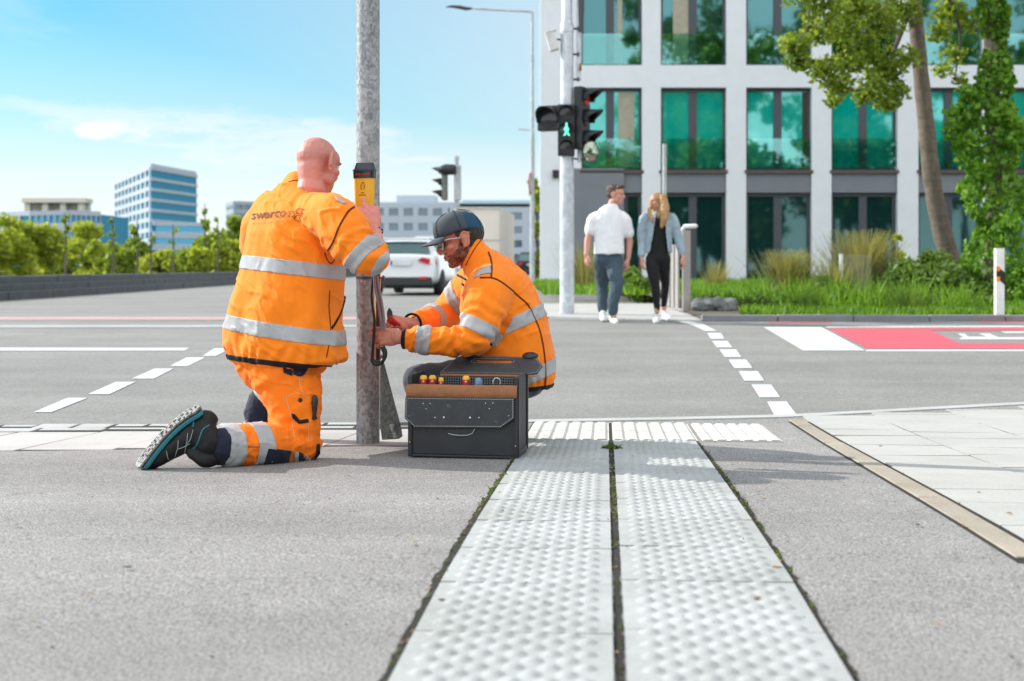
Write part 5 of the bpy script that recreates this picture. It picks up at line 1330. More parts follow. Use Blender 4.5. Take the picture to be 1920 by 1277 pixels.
# tilt: positive raises the right (back) end of the section
section(jk, [(962, 730, .185, .20, 6), (960, 712, .205, .215, 7), (957, 680, .207, .215, 10), (951, 642, .202, .212, 14), (944, 606, .194, .208, 18), (934, 573, .182, .205, 23), (922, 543, .166, .205, 29), (911, 520, .140, .180, 36), (901, 503, .110, .130, 44), (894, 491, .090, .098, 52), (888, 481, .080, .084, 57), (882, 473, .078, .078, 60)])
S2, E2, W2_ = P(915, 552, 5.74), P(886, 640, 5.60), P(756, 634, 5.60)
chain(jk, [(P(922, 530, 5.84), .10), (S2, .112), (P(904, 595, 5.66), .098), (P(890, 630, 5.61), .080)])
chain(jk, [(P(896, 634, 5.62), .072), (P(868, 638, 5.60), .070), (P(820, 640, 5.59), .062), (P(780, 637, 5.60), .056), (P(772, 636, 5.60), .053)])
S3, E3, W3 = P(893, 535, 6.07), P(838, 590, 6.24), P(775, 607, 5.86)
chain(jk, [(P(905, 525, 5.98), .10), (S3, .105), (P(862, 562, 6.18), .088), (P(842, 585, 6.22), .080)]); chain(jk, [(P(846, 585, 6.22), .076), (P(815, 597, 6.08), .068), (P(788, 604, 5.92), .055)])
def wr2(v, n):
    d = nz(v, (7, 7, 4), 41)*.009+nz(v, (19, 19, 12), 42)*.0032
    d += fold_rings(v, S2, E2, [(.12, .06), (.24, .06)], .006, 95, 43, .15)+fold_rings(v, E2, W2_, [(.03, .06), (.10, .05), (.25, .05)], .0065, 105, 44, .12)
    d += fold_rings(v, S3, E3, [(.12, .08)], .006, 90, 45, .13)+fold_rings(v, E3, W3, [(.05, .06), (.2, .05)], .006, 100, 46, .12)
    zh = P(0, 718, D2w).z; ang = np.arctan2(v[:, 1]-D2w, v[:, 0]-P(962, 0, D2w).x)
    d += np.exp(-((v[:, 2]-zh-.03)/.04)**2)*np.sin(ang*24+nz(v, 5, 47)*5)*.004
    R3 = np.array([[.8, 0, -.6], [0, 1, 0], [.6, 0, .8]]); d += creases(v@R3, (5, 5, 13), 105, .007, .17)+creases(v@R3.T, (13, 9, 6), 106, .005)
    t, ds = seg_t(v, P(930, 600, 5.7), P(1000, 590, 5.8)); d += np.exp(-(ds/.07)**2)*np.sin((v[:, 2]*.8+v[:, 0]*.5)*85+nz(v, 6, 48)*3)*.0045
    return d
jacket2, jm2 = garment('jacket', jk, M['orange'], w2, .0065, 7, wr2)
b2 = bvh_of(jm2)
# bands
def armz(c_, a, b, r):
    t = (c_-a).dot(b-a)/(b-a).length_squared; q = a+(b-a)*max(0, min(1, t)); return (c_-q).length < r
in_near = lambda c_: armz(c_, S2, E2, .135) or armz(c_, E2, W2_, .11)
in_far = lambda c_: armz(c_, S3, E3, .125) or armz(c_, E3, W3, .11)
tor2 = lambda c_: not in_near(c_) and not in_far(c_)
band(jm2, 'reflective_band', M['reflect'], jacket2, P(975, 598, D2w), V((-.40, 0, .92)), .058, tor2)
band(jm2, 'reflective_band', M['reflect'], jacket2, P(1023, 688, D2w), V((-.36, 0, .93)), .060, lambda c_: tor2(c_) and c_.x > P(955, 0, D2w).x or c_.y > D2w and tor2(c_))
band(jm2, 'reflective_band', M['reflect'], jacket2, P(888, 610, 5.6), V((-.42, -.2, -.88)), .062, lambda c_: armz(c_, S2, E2, .14) and c_.x > P(845, 0, 5.6).x)
band(jm2, 'reflective_band', M['reflect'], jacket2, P(792, 641, 5.55), V((-.97, 0, .12)), .062, lambda c_: armz(c_, E2, W2_, .11))
band(jm2, 'reflective_band', M['reflect'], jacket2, P(858, 562, 6.15), V((-.76, .2, -.55)), .062, lambda c_: armz(c_, S3, E3, .125) and not in_near(c_))
band(jm2, 'reflective_band', M['reflect'], jacket2, P(812, 598, 6.05), (W3-E3), .066, lambda c_: armz(c_, E3, W3, .11) and not in_near(c_))
seam(b2, 'piping', M['piping'], jacket2, [[(900, 521), (920, 521), (935, 526), (955, 540), (975, 558), (990, 572), (1002, 596), (1012, 620), (1020, 660), (1023, 700), (1022, 725)], [(916, 473), (921, 488), (922, 505), (921, 521)]], .0042)
seam(b2, 'piping', M['piping'], jacket2, [[(939, 603), (950, 630), (962, 655), (966, 672)]], .003)
seam(b2, 'pocket_zip', M['black_trim'], jacket2, [[(919, 644), (930, 656), (945, 670), (955, 678)]], .006)
seam(b2, 'zip', M['black_trim'], jacket2, [[(858, 516), (868, 521), (876, 526)], [(867, 532), (872, 538), (877, 545)]], .006)
patch(b2, 'shoulder_tape', M['reflect'], jacket2, [[(919, 497), (921, 512), (904, 515), (889, 522), (897, 508)]], .004)
seam(b2, 'collar_edge', M['piping'], jacket2, [[(905, 446), (893, 462), (882, 480), (873, 498)]], .0022)
band(jm2, 'hem_binding', M['black_trim'], jacket2, P(962, 724, D2w), V((-.05, 0, 1)), .018, tor2, .004)
band(jm2, 'cuff', M['black_trim'], jacket2, P(757, 634, 5.6), V((-1, 0, .05)), .016, lambda c_: armz(c_, E2, W2_, .11), .003)
band(jm2, 'cuff', M['black_trim'], jacket2, W3+(W3-E3).normalized()*-.012, (W3-E3), .016, lambda c_: armz(c_, E3, W3, .11) and not in_near(c_), .003)
cl_ = MB(); ax3 = frame((W3-E3).normalized(), V((0, 0, 1))); cl_.tube([W3+(W3-E3).normalized()*.012+ax3[0]*math.cos(a)*.043+ax3[2]*math.sin(a)*.046 for a in np.linspace(0, 2*PI, 25)], .006, 8); cl_.build('cuff', M['black_trim'], jacket2)
# trousers: deep squat, thighs forward to the left, shins folded under
tr = MB(); tr.ellipsoid(P(970, 702, D2w), (.15, .175, .12))
for d0, dk, da in ((5.84, 5.74, 5.80), (6.02, 6.14, 6.08)):
    h_, k_, a_ = P(972, 706, d0), P(788, 716, dk), P(842, 812, da)
    chain(tr, [(h_, .108), (P(890, 714, (d0+dk)/2), .105), (k_, .082)]); chain(tr, [(k_, .080), (P(808, 752, (dk+da)/2), .080), (a_, .068)])
trousers2, tm2 = garment('trousers', tr, M['trouser_grey'], w2, .0075, 6, lambda v, n: nz(v, 12, 51)*.006+nz(v, 30, 52)*.002)
# body
bd = MB(); R2 = frame(V((-.95, -.10, -.27)), V((-.27, 0, .95))); h2 = P(866, 451, 5.92)
L2 = head_parts(bd, h2, R2, 1.0, 1.05)
bd.tube([P(902, 505, D2w), P(889, 480, D2w), P(876, 458, D2w)], [.064, .060, .060], 16, True)
bd.ellipsoid(P(948, 620, D2w), (.14, .16, .22)); bd.ellipsoid(P(922, 555, D2w), (.09, .15, .09)); bd.ellipsoid(P(968, 690, D2w), (.11, .13, .10))
chain(bd, [(P(900, 505, D2w), .06), (P(925, 560, D2w), .08)])
chain(bd, [(P(922, 540, D2w-.05), .06), (S2, .055), (E2, .042)]); chain(bd, [(E2, .042), (P(800, 638, 5.6), .036), (W2_, .028)])
chain(bd, [(P(915, 535, D2w+.05), .06), (S3, .055), (E3, .042)]); chain(bd, [(E3, .042), (P(800, 602, 5.96), .034), (W3, .027)])
Lw, tipsn = hand_parts(bd, P(752, 633, 5.60), V((-.98, -.02, .06)), V((-.18, -.93, .32)), False, [(26, 66, 44), (36, 64, 40), (46, 62, 38), (58, 60, 36)], [(.020, .020, -.016), (.034, .052, -.026), (.034, .080, -.036), (.026, .100, -.042)], 1.06, 1.5)
Lf, tipsf = hand_parts(bd, P(772, 606, 5.84), V((-.92, -.36, .10)), V((.30, -.62, .72)), True, [(50, 60, 40), (55, 65, 40), (58, 68, 40), (60, 70, 40)], [(.024, .018, -.012), (.044, .046, -.020), (.046, .072, -.026), (.040, .092, -.032)], 1.0)
for d0, dk, da in ((5.84, 5.74, 5.80), (6.02, 6.14, 6.08)):
    h_, k_, a_ = P(972, 706, d0), P(788, 716, dk), P(842, 812, da)
    chain(bd, [(P(968, 695, D2w), .08), (h_, .075), (k_, .055)]); chain(bd, [(k_, .055), (a_, .04)]); chain(bd, [(a_, .04), (P(800, 830, da-.02), .03)])
me = remesh(bd, .0029, 2); displace(me, lambda v, n: nz(v, 30, 61)*.001); link(me, 'body', w2, M['skin2'], True)
b2b = bvh_of(me)
# shoes
for da in (5.80, 6.08):
    lb = MB(); chain(lb, [(P(850, 815, da), .05), (P(838, 822, da), .048), (P(806, 826, da-.02), .042), (P(785, 830, da-.03), .034)]); garment('shoe', lb, M['boot'], w2, .006, 4)
# beard: slightly raised dark stubble shell on the jaw
def local(p): q = p-h2; return q.dot(R2[0]), q.dot(R2[1]), q.dot(R2[2])
def shell(me, name, mat, parent, keep, off):
    bm = bmesh.new(); bm.from_mesh(me); bm.normal_update()
    bmesh.ops.delete(bm, geom=[v for v in bm.verts if not keep(*local(v.co))], context='VERTS')
    for v in bm.verts:
        x, y, z = local(v.co); v.co += v.normal*(off(v.co) if callable(off) else off)
    m_ = bpy.data.meshes.new(name); bm.to_mesh(m_); bm.free(); return link(m_, name, parent, mat, True)
t = NT('beard_stubble'); c = t.coord(); f = t.noise(t.scalevec(c, (1.6, 1.6, .8)), 190, 3, .8); g = t.noise(c, 40, 3)
al = t.ramp(t.mix(.25, f, g), [(.44, (.12,)*3), (.60, (1, 1, 1))]); bs = t.new('ShaderNodeBsdfPrincipled', i_Roughness=.75); bs.inputs['Base Color'].default_value = (.055, .024, .014, 1); bs.inputs['Specular IOR Level'].default_value = .15
tp_ = t.new('ShaderNodeBsdfTransparent'); mx = t.new('ShaderNodeMixShader'); t.L(al, mx.inputs[0]); t.L(tp_.outputs[0], mx.inputs[1]); t.L(bs.outputs[0], mx.inputs[2]); t.L(mx.outputs[0], t.out.inputs[0]); M['beard'] = t.m
def beard_keep(x, y, z):
    if z > .035 or y < -.012 or abs(x) > .085: return False
    line = interp(y, [-.01, .015, .035, .06, .085, .12], [.035, .004, -.030, -.046, -.050, -.052])
    lip = abs(x) < .026 and y > .075 and -.068 < z < -.042
    mous = abs(x) < .034 and y > .07 and -.046 < z < -.036
    low = z > interp(y, [-.01, .03, .09], [-.065, -.095, -.13])
    return ((z < line and not lip) or mous) and low
shell(me, 'beard', M['beard'], w2, beard_keep, lambda p: .0022+.0016*noise.noise(p*120))
# hair at the nape and temple
def hair_keep(x, y, z):
    return (y < -.018 and z > -.040+.25*max(0, -y-.05) and z < .07 and not (y > -.042 and abs(x) > .068 and z < .03)) or (-.018 <= y < .028 and abs(x) > .05 and .028-(.012-abs(y-.016))*1.5 < z < .07)
shell(me, 'hair', M['hair_dark'], w2, hair_keep, lambda p: .007+.003*noise.noise(p*V((70, 70, 160)).x*.6))
# lips
lp = MB(); lp.tube([L2(-.018, .090, -.055), L2(0, .0995, -.0545), L2(.018, .090, -.055)], [.003, .0048, .003], 8, True); lp.tube([L2(-.016, .089, -.0625), L2(0, .098, -.064), L2(.016, .089, -.0625)], [.003, .0052, .003], 8, True)
lp.build('lips', plain('lips', (.42, .13, .10), .45), w2)
# eyebrow
mb = MB()
for s in (-1, 1): mb.tube([L2(s*.014, .096, .036), L2(s*.034, .091, .042), L2(s*.052, .075, .036)], [.003, .004, .002], 6, True)
mb.build('eyebrow', M['hair_dark'], w2)
# cap: shaped crown with panel ridges, button and curved peak
M['cap'] = cloth('slate_cap', (.060, .076, .096), .1, .85, .15, 1200, .12); M['cap_back'] = cloth('sunlit_cap_back', (.010, .065, .13), .1, .8, .1, 1200, .12)
rings = []; n = 48
for zf, sc in ((.034, 1.0), (.045, 1.03), (.065, 1.03), (.085, .985), (.105, .91), (.122, .77), (.134, .55), (.140, .29), (.142, .05)):
    r = []
    for k in range(n):
        a = 2*PI*k/n; ca, sa = math.cos(a), math.sin(a); rid = 1-.010*max(0, 1-abs(((k+4) % 8)-4)/1.2*1.0)
        yy = sa*(.121 if sa > 0 else .106)*sc*rid; zz = zf+.006*math.cos(a*2)*sc-.10*sc*0; zz += -.012*max(0, -sa) * (1 if zf < .05 else .4)
        r.append(L2(ca*.089*sc*rid, yy-.006+.010*(zf-.03)/.1, zz))
    rings.append(r)
cm = MB(); cm.rings(rings)
t = NT('cap_sunlit_back'); c = t.coord(); dt = t.new('ShaderNodeVectorMath', operation='DOT_PRODUCT'); t.L(c, dt.inputs[0]); dt.inputs[1].default_value = tuple(R2[1])
lt_ = t.new('ShaderNodeMath', operation='LESS_THAN'); t.L(dt.outputs['Value'], lt_.inputs[0]); lt_.inputs[1].default_value = h2.dot(R2[1])-.034  # blue back of the crown: its sunlit tone is put into the colour
g = t.noise(c, 9, 4); wv = t.noise(c, 900, 2)
cc = t.mix(lt_.outputs[0], (.058, .074, .094), (.010, .062, .125)); cc = t.mix(1, cc, t.ramp(g, [(.3, (.85,)*3), (.7, (1.12,)*3)]), 'MULTIPLY')
M['cap2'] = t.bsdf(cc, .85, 0, t.bump(wv, .15, .002)); cap = cm.build('cap', M['cap2'], w2, subsurf=1)
mb = MB(); mb.ellipsoid(L2(0, 0, .140), (.008, .008, .005)); mb.build('cap_button', M['cap'], cap)
mb = MB(); 
for a in (60, 120, 0, 180, 240, 300):
    ca, sa = math.cos(math.radians(a)), math.sin(math.radians(a)); mb.tube([L2(ca*.089*sc*1.006, sa*(.121 if sa > 0 else .106)*sc*1.006-.006+.010*(zf-.03)/.1, zf+.002+.006*math.cos(math.radians(2*a))*sc) for zf, sc in ((.045, 1.03), (.065, 1.03), (.085, .985), (.105, .91), (.122, .77), (.134, .55), (.141, .29))], .0014, 6)
mb.build('cap_seam', plain('cap_seam', (.018, .025, .034), .9), cap)
top, bot = [], []
for j in range(9):
    t_ = j/8; r0 = []; 
    for k in range(17):
        u = -1+2*k/16; a = math.radians(90+u*-52); bx0, by0 = math.cos(a)*.090, math.sin(a)*.120-.006
        ext = .080*math.sqrt(max(0, 1-u*u*.92)); y = by0+ext*t_; x = bx0*(1-.02*t_); z = .041-.014*(u*u)*(.35+.65*t_)-.024*t_+.006*t_*t_
        r0.append(L2(x, y, z))
    top.append(r0)
vs = [p for r in top for p in r]; fs = [(j*17+k, j*17+k+1, (j+1)*17+k+1, (j+1)*17+k) for j in range(8) for k in range(16)]
pk = MB().add(vs, fs).build('cap_peak', M['cap'], cap, sharp=None); s_ = pk.modifiers.new('t', 'SOLIDIFY'); s_.thickness = .004; s_.offset = 0; pk.modifiers.new('s', 'SUBSURF').render_levels = 1
# sunglasses
M['lens'] = plain('dark_lens', (.006, .007, .009), .06, 0, .05, 5); M['frame_pale'] = plain('pale_glasses_frame', (.55, .55, .55), .3)
for s in (-1, 1): pass
gm = MB(); lens = MB()
for s in (-1, 1):
    ring = []; 
    for k in range(20):
        a = 2*PI*k/20; x = s*(.035+.027*math.cos(a)); z = .006+.020*math.sin(a)*(1.05 if math.sin(a) > 0 else .95); y = .108-.30*max(0, abs(x)-.012)**1.25*2.2; ring.append(L2(x, y, z))
    gm.tube(ring+[ring[0], ring[1]], .0019, 6); lens.add(ring, [tuple(range(20))])
    gm.tube([L2(s*.062, .088, .020), L2(s*.074, .062, .020), L2(s*.080, .010, .012), L2(s*.082, -.012, .002)], [.0024, .0026, .0024, .002], 6)
gm.tube([L2(-.009, .108, .016), L2(0, .111, .018), L2(.009, .108, .016)], .002, 6)
gl = thing('sunglasses', 'dark sunglasses worn by the squatting bearded worker', 'sunglasses', tuple(L2(0, .1, .015)))
C.objects.unlink(gl); bpy.data.objects.remove(gl)
sg = gm.build('sunglasses', M['frame_pale'], w2); o = lens.build('lens', M['lens'], sg, smooth=False); s_ = o.modifiers.new('t', 'SOLIDIFY'); s_.thickness = .0016
# pliers
M['red_grip'] = plain('red_grip', (.55, .015, .02), .4); M['tool_steel'] = plain('tool_steel', (.06, .06, .065), .4, .6)
pl = thing('pliers', 'red handled pliers held upright in the far hand of the squatting worker', 'pliers', tuple(P(735, 600, 5.72)))
for s in (-1, 1):
    mb = MB(); mb.tube([P(732+s*1.5, 594, 5.735), P(733+s*5, 601, 5.74), P(738+s*5, 605, 5.75), P(745+s*4, 609, 5.765)], [.006, .009, .009, .008], 10, True); mb.build('handle', M['red_grip'], pl)
mb = MB(); mb.prism([(-.011, 0), (.011, 0), (.0135, .018), (.010, .034), (.002, .046), (-.004, .046), (-.011, .032), (-.0135, .016)], P(731, 597, 5.73), V((1, 0, 0)), V((-.05, .1, 1)), V((0, 1, 0)), .010); mb.build('jaw', M['tool_steel'], pl, smooth=False, bevel=.002)
# ---------- black leather tool case ---------------------------------------------------
th = math.radians(10); cx_, cy_, cz_ = V((math.cos(th), -math.sin(th), 0)), V((math.sin(th), math.cos(th), 0)), V((0, 0, 1))
g0 = G(971, 862); O = V((g0.x, g0.y, gz(g0.y)+.002))-cx_*.462
tc = thing('tool_case', 'open black leather tool case with a folded front flap and brown lining strip', 'tool case', tuple(O))
W_, Dd, Hh = .462, .235, .345
def c3(x, y, z): return O+cx_*x+cy_*y+cz_*z
t = NT('worn_black_leather'); c = t.coord(); f = t.noise(c, 11, 5, .65); f2 = t.noise(c, 260, 3, .6)
def scratches(t, c, sx, seed):
    n = t.noise(t.scalevec(c, sx), 1.0, 2, .5, .8); return t.ramp(n, [(.490, (0, 0, 0)), (.500, (1, 1, 1)), (.510, (0, 0, 0))])
base = t.ramp(f, [(.3, (.024, .027, .031)), (.7, (.048, .053, .060))])
sc = t.mix(1, scratches(t, c, (9, 20, 34), 1), t.ramp(t.noise(c, 23, 4, .7), [(.55, (0, 0, 0)), (.66, (1, 1, 1))]), 'MULTIPLY')
col = t.mix(t.mix(1, sc, (.55, .55, .55), 'MULTIPLY'), base, (.34, .34, .34))
M['leather'] = t.bsdf(col, t.ramp(f, [(.3, (.50,)*3), (.7, (.68,)*3)]), 0, t.bump(f2, .18, .002))
M['leather_plain'] = plain('black_leather_side', (.020, .022, .026), .55, 0, .2, 8, .15, 260)
M['suede'] = plain('brown_suede', (.30, .125, .055), .85, 0, .14, 30, .3, 300); M['suede2'] = plain('tan_edge', (.42, .20, .085), .8, 0, .12, 40)
M['thread'] = plain('grey_thread', (.52, .53, .54), .8); M['rivet'] = plain('bright_rivet', (.75, .75, .75), .3, .6)
T_ = .012
mb = MB(); X3 = (cx_, cy_, cz_)
def cb(mb, a, b): mb.box(c3((a[0]+b[0])/2, (a[1]+b[1])/2, (a[2]+b[2])/2), (abs(b[0]-a[0]), abs(b[1]-a[1]), abs(b[2]-a[2])), X3)
cb(mb, (0, 0, 0), (W_, Dd, .010)); cb(mb, (.010, .004, .0102), (W_-.010, .014, .29)); cb(mb, (.010, Dd-.012, .0102), (W_-.010, Dd, .318)); 
mb.build('body', M['leather_plain'], tc, smooth=False, bevel=.003)
for x0, nm in ((0, 'a'), (W_-T_, 'b')):
    mb = MB(); mb.prism([(0, 0.0102), (Dd, .0102), (Dd, Hh-.012), (Dd-.02, Hh-.006), (.03, Hh-.006), (.0, Hh-.008)], c3(x0, 0, 0), cy_, cz_, cx_, T_)
    sp_ = mb.build('side_panel', M['leather_plain'], tc, smooth=False, bevel=.003)
    if x0 > 0:
        m2_ = MB(); cb(m2_, (W_, .0, .012), (W_+.006, .020, Hh-.012)); cb(m2_, (W_, Dd-.020, .012), (W_+.006, Dd, Hh-.016)); cb(m2_, (W_, .021, .012), (W_+.004, Dd-.021, .030)); m2_.build('edge_rail', M['black_plastic'], sp_, smooth=False, bevel=.002)
for x0 in (-.002, W_-.016):
    mb = MB(); cb(mb, (x0, -.004, .0), (x0+.018, .003, Hh-.010)); mb.build('corner_rail', M['black_plastic'], tc, smooth=False, bevel=.003)
# perforated inner wall and tool pocket
t = NT('perforated_panel'); c = t.coord(); mp = t.scalevec(c, (1, .0, 1)); vv = t.new('ShaderNodeTexVoronoi', i_Scale=95, i_Randomness=.0); t.L(mp, vv.inputs['Vector'])
col = t.ramp(vv.outputs['Distance'], [(.28, (.18, .18, .18)), (.36, (.012, .012, .013))]); M['perf'] = t.bsdf(col, .6)
mb = MB(); cb(mb, (.030, Dd-.024, .20), (W_-.030, Dd-.013, .314)); mb.build('tool_wall', M['perf'], tc, smooth=False)
mb = MB(); cb(mb, (.014, .050, .19), (W_-.014, .056, .295)); mb.build('divider', M['leather_plain'], tc, smooth=False)
# tan lining strip and front flap
def fpoly(pts): return [((x-757)/466*W_/.462, (861.5-y)/455) for x, y in pts]
fl = MB(); fl.prism(fpoly([(752.5, 748.5), (966.5, 746.5), (966.5, 785), (941, 803), (770, 806), (751, 789)]), c3(0, -.010, 0), cx_, cz_, -cy_, .005)
flap = fl.build('front_flap', M['leather'], tc, smooth=False, bevel=.002)
mb = MB(); rr = []
for y, z in ((-.0105, .248), (-.017, .252), (-.018, .270), (-.014, .290), (-.004, .300), (.010, .301), (.010, .294), (-.002, .2925), (-.008, .285), (-.0098, .270), (-.0098, .252)):
    rr.append([c3(-.006, y, z), c3(.03, y, z+.000), c3(W_*.5, y, z-.0015), c3(W_-.03, y, z+.001), c3(W_-.002, y, z+.002)])
vs = [p for r in rr for p in r]; n5 = 5; fs = [(j*n5+k, j*n5+k+1, ((j+1) % len(rr))*n5+k+1, ((j+1) % len(rr))*n5+k) for j in range(len(rr)) for k in range(4)]
mb.add(vs, [f[::-1] for f in fs]); mb.build('lining_strip', M['suede'], tc, sharp=60)
# stitching, rivets
mb = MB(); path = densify([(755.5, 751), (963.5, 749.5), (963.5, 783.5), (939.5, 800.5), (771, 803), (754, 787.5)], 3.4)
for i, (x, y) in enumerate(path):
    u, v_ = fpoly([(x, y)])[0]; mb.box(c3(u, -.0156, v_), (.0034, .0014, .0024), X3)
o = mb.build('stitching', M['thread'], flap, smooth=False)
rv = MB()
for x, y, r in ((788, 760, .0022), (802, 760, .0022), (794, 770, .002), (911, 757.5, .0024), (925, 757, .0024), (918, 767.5, .0022), (811.5, 786, .0026), (829, 785.5, .0040), (880.5, 785, .0040), (898, 784.5, .0028), (956, 780, .002)):
    u, v_ = fpoly([(x, y)])[0]; rv.lathe([(r, 0), (r*.9, .0012), (r*.4, .0016)], c3(u, -.0152, v_), (cx_, cz_, -cy_), 12)
rv.build('rivet', M['rivet'], flap)
# front lock plate with wire bail
mb = MB(); mb.prism(fpoly([(834, 808), (888, 807), (884, 815), (872, 819), (850, 819.5), (838, 816)]), c3(0, .0035, 0), cx_, cz_, -cy_, .004); mb.build('lock_plate', M['black_plastic'], tc, smooth=False, bevel=.001)
mb = MB(); mb.tube([c3(*(lambda q: (q[0], -.003, q[1]))(fpoly([(x, y)])[0])) for x, y in ((836, 816), (845, 818.5), (860, 819.5), (875, 818.5), (884, 815), (889, 806))], .0014, 6); mb.build('wire_bail', M['thread'], tc)
sk = MB()
for x, y in ((760, 834), (968, 837)):
    u, v_ = fpoly([(x, y)])[0]; sk.lathe([(.0022, 0), (.002, .0015), (.0008, .002)], c3(u, -.004, v_), (cx_, cz_, -cy_), 10)
sk.build('screw', M['rivet'], tc)
# lid: hinged leather flap standing up behind the compartment, handle slot cut through
l0 = c3(0, Dd-.004, .3265); lt = math.radians(63); le = (cz_*math.cos(lt)+cy_*math.sin(lt)); 
def lidpt(u, v_): return l0+cx_*u+le*v_
H2 = .150
outer = [(.078, 0), (.545-.07, 0), (.505, .012), (.520, .070), (.490, .128), (.462, .142), (.15, .150), (.128, .132), (.088, .030)]
slot = [(.205, .098), (.215, .092), (.375, .092), (.385, .100), (.385, .112), (.375, .119), (.215, .119), (.205, .110)]
pts = [V(p) for p in outer]+[V(p) for p in slot]; no, ns_ = len(outer), len(slot)
r = delaunay_2d_cdt(pts, [(i, (i+1) % no) for i in range(no)]+[(no+i, no+(i+1) % ns_) for i in range(ns_)], [], 0, 1e-5)
def inside(p, poly):
    c_ = False
    for i in range(len(poly)):
        a, b = poly[i], poly[(i+1) % len(poly)]
        if (a[1] > p[1]) != (b[1] > p[1]) and p[0] < (b[0]-a[0])*(p[1]-a[1])/(b[1]-a[1])+a[0]: c_ = not c_
    return c_
fs = [tuple(f) for f in r[2] if (lambda q: inside(q, outer) and not inside(q, slot))(sum((r[0][i] for i in f), V((0, 0)))/len(f))]
lm = MB().add([lidpt(p.x, p.y) for p in r[0]], fs); lid = lm.build('lid', M['leather'], tc, smooth=False); s_ = lid.modifiers.new('t', 'SOLIDIFY'); s_.thickness = .006; s_.offset = 0
ln = cx_.cross(le).normalized(); ln = ln if ln.dot(V((0, -1, 0))) > 0 else -ln
mb = MB()
for poly, ins in ((outer, .94), (slot, 1.0)):
    c2 = V((sum(p[0] for p in poly)/len(poly), sum(p[1] for p in poly)/len(poly))); sc_ = (lambda p: (c2.x+(p[0]-c2.x)*.975, c2.y+(p[1]-c2.y)*.92)) if poly is outer else (lambda p: (c2.x+(p[0]-c2.x)*1.04, c2.y+(p[1]-c2.y)*1.3))
    for x, y in densify([sc_(p) for p in poly], .0075): mb.box(lidpt(x, y)+ln*.0035, (.0026, .0018, .0014), (cx_, le, ln))
mb.build('stitching', M['thread'], lid, smooth=False)
for x in (.205, .455):
    mb = MB(); mb.ellipsoid(lidpt(x, .150)+ln*.004, (.036, .016, .024), Matrix((cx_, ln, le)).transposed()); 
    for k in (-.014, 0, .014): mb.ellipsoid(lidpt(x+k, .149)+ln*.018, (.004, .006, .004))
    mb.build('handle_boss', M['black_plastic'], lid)
mb = MB(); cb(mb, (.082, Dd-.011, .3185), (.500, Dd+.003, .3262)); mb.build('lid_edge', M['suede2'], tc, smooth=False, bevel=.001)
# tools in the front pocket
def driver(x, top, lab, body, tip, r=.0165, y=.036, tl=.032):
    h = (861.5-top)/455; o_ = c3((x-757)/466, y, 0); root = thing('screwdriver', lab, 'screwdriver', tuple(o_+cz_*.2), 'tools standing in the open case pocket')
    mb = MB(); mb.lathe([(r*.55, h-.115), (r*.8, h-.10), (r*.72, h-.075), (r, h-.050), (r*1.02, h-.030), (r*.94, h-.016)], o_, None, 20); mb.build('handle', M[body], root)
    mb = MB(); mb.lathe([(r*.945, h-.0158), (r*.86, h-.007), (r*.68, h-.002), (r*.4, h)], o_, None, 20); mb.ellipsoid(o_+V((0, -r*.96, h-.024)), (.0048, .002, .0048)); mb.build('handle_cap', M[tip], root)
    mb = MB(); mb.tube([o_+cz_*(h-.20), o_+cz_*(h-.112)], .003, 8); mb.build('blade', M['steel'], root)
M['drv_red'] = plain('red_driver', (.36, .012, .035), .4); M['drv_yellow'] = plain('yellow_driver', (.75, .40, .02), .4); M['drv_blue'] = plain('blue_driver', (.14, .24, .36), .45)
driver(783, 709, 'red and yellow screwdriver, leftmost of the tools in the open case', 'drv_red', 'drv_yellow', .0175); driver(801, 708.5, 'red and yellow screwdriver, second tool from the left in the case', 'drv_red', 'drv_yellow', .0168); driver(818, 712.5, 'smallest red and yellow screwdriver in the open case', 'drv_red', 'drv_yellow', .0125)
driver(867.5, 708.5, 'red and yellow screwdriver standing alone beside the blue handled tool', 'drv_red', 'drv_yellow', .0165); driver(892, 712, 'blue domed tool handle in the open case pocket', 'drv_blue', 'drv_blue', .0165)
mb = MB(); o_ = c3((928-757)/466, .036, (861.5-720)/455); mb.tube([o_+cx_*math.cos(a)*.0155+cz_*math.sin(a)*.0175 for a in np.linspace(-.5, PI+.5, 20)], .0022, 8); tag(mb.build('key_ring', M['steel']), 'steel ring grip of a tool at the right of the case pocket', 'ring')
# ---------- street furniture across the road -------------------------------------------
def cyl(mb, px, py0, py1, d, r, n=20, r2=None):
    a, b = P(px, py0, d), P(px, py1, d); mb.tube([a, b], [r, r2 if r2 else r], n)
M['sig_black'] = plain('signal_black', (.014, .016, .018), .45, 0, .15, 5); M['lens_dark'] = plain('unlit_lens', (.03, .032, .034), .18, 0, .2, 6)
em = NT('lit_green'); e_ = em.new('ShaderNodeEmission', i_Strength=1.6); e_.inputs[0].default_value = (.16, 1, .62, 1); em.L(e_.outputs[0], em.out.inputs[0]); M['lit_green'] = em.m
M['red_lens'] = plain('red_lens', (.45, .02, .03), .2); M['pole_white'] = galv('bright_galvanised', (.50, .53, .56), (.66, .69, .72), 14)
DM = 18.4
mast = thing('signal_mast', 'thick bright galvanised mast carrying traffic lights across the road', 'mast', tuple(P(1063, 585, DM)))
mb = MB(); q0, q1 = P(1063, 588, DM), P(1063, 50, DM)
mb.lathe([(.105, P(0, 588, DM).z), (.103, P(0, 330, DM).z), (.095, P(0, 300, DM).z), (.092, P(0, 62, DM).z), (.099, P(0, 61, DM).z), (.099, P(0, 48, DM).z), (.078, P(0, 40, DM).z), (.068, P(0, -320, DM).z)], (q0.x, DM, 0), None, 28); mb.build('mast', M['pole_white'], mast)
mb = MB()
for y in (54, 102, 149): mb.box(P(1076, y, DM), (.20, .035, .03))
for y in (54, 102, 149): mb.box(P(1084, y, DM-.02), (.03, .05, .06))
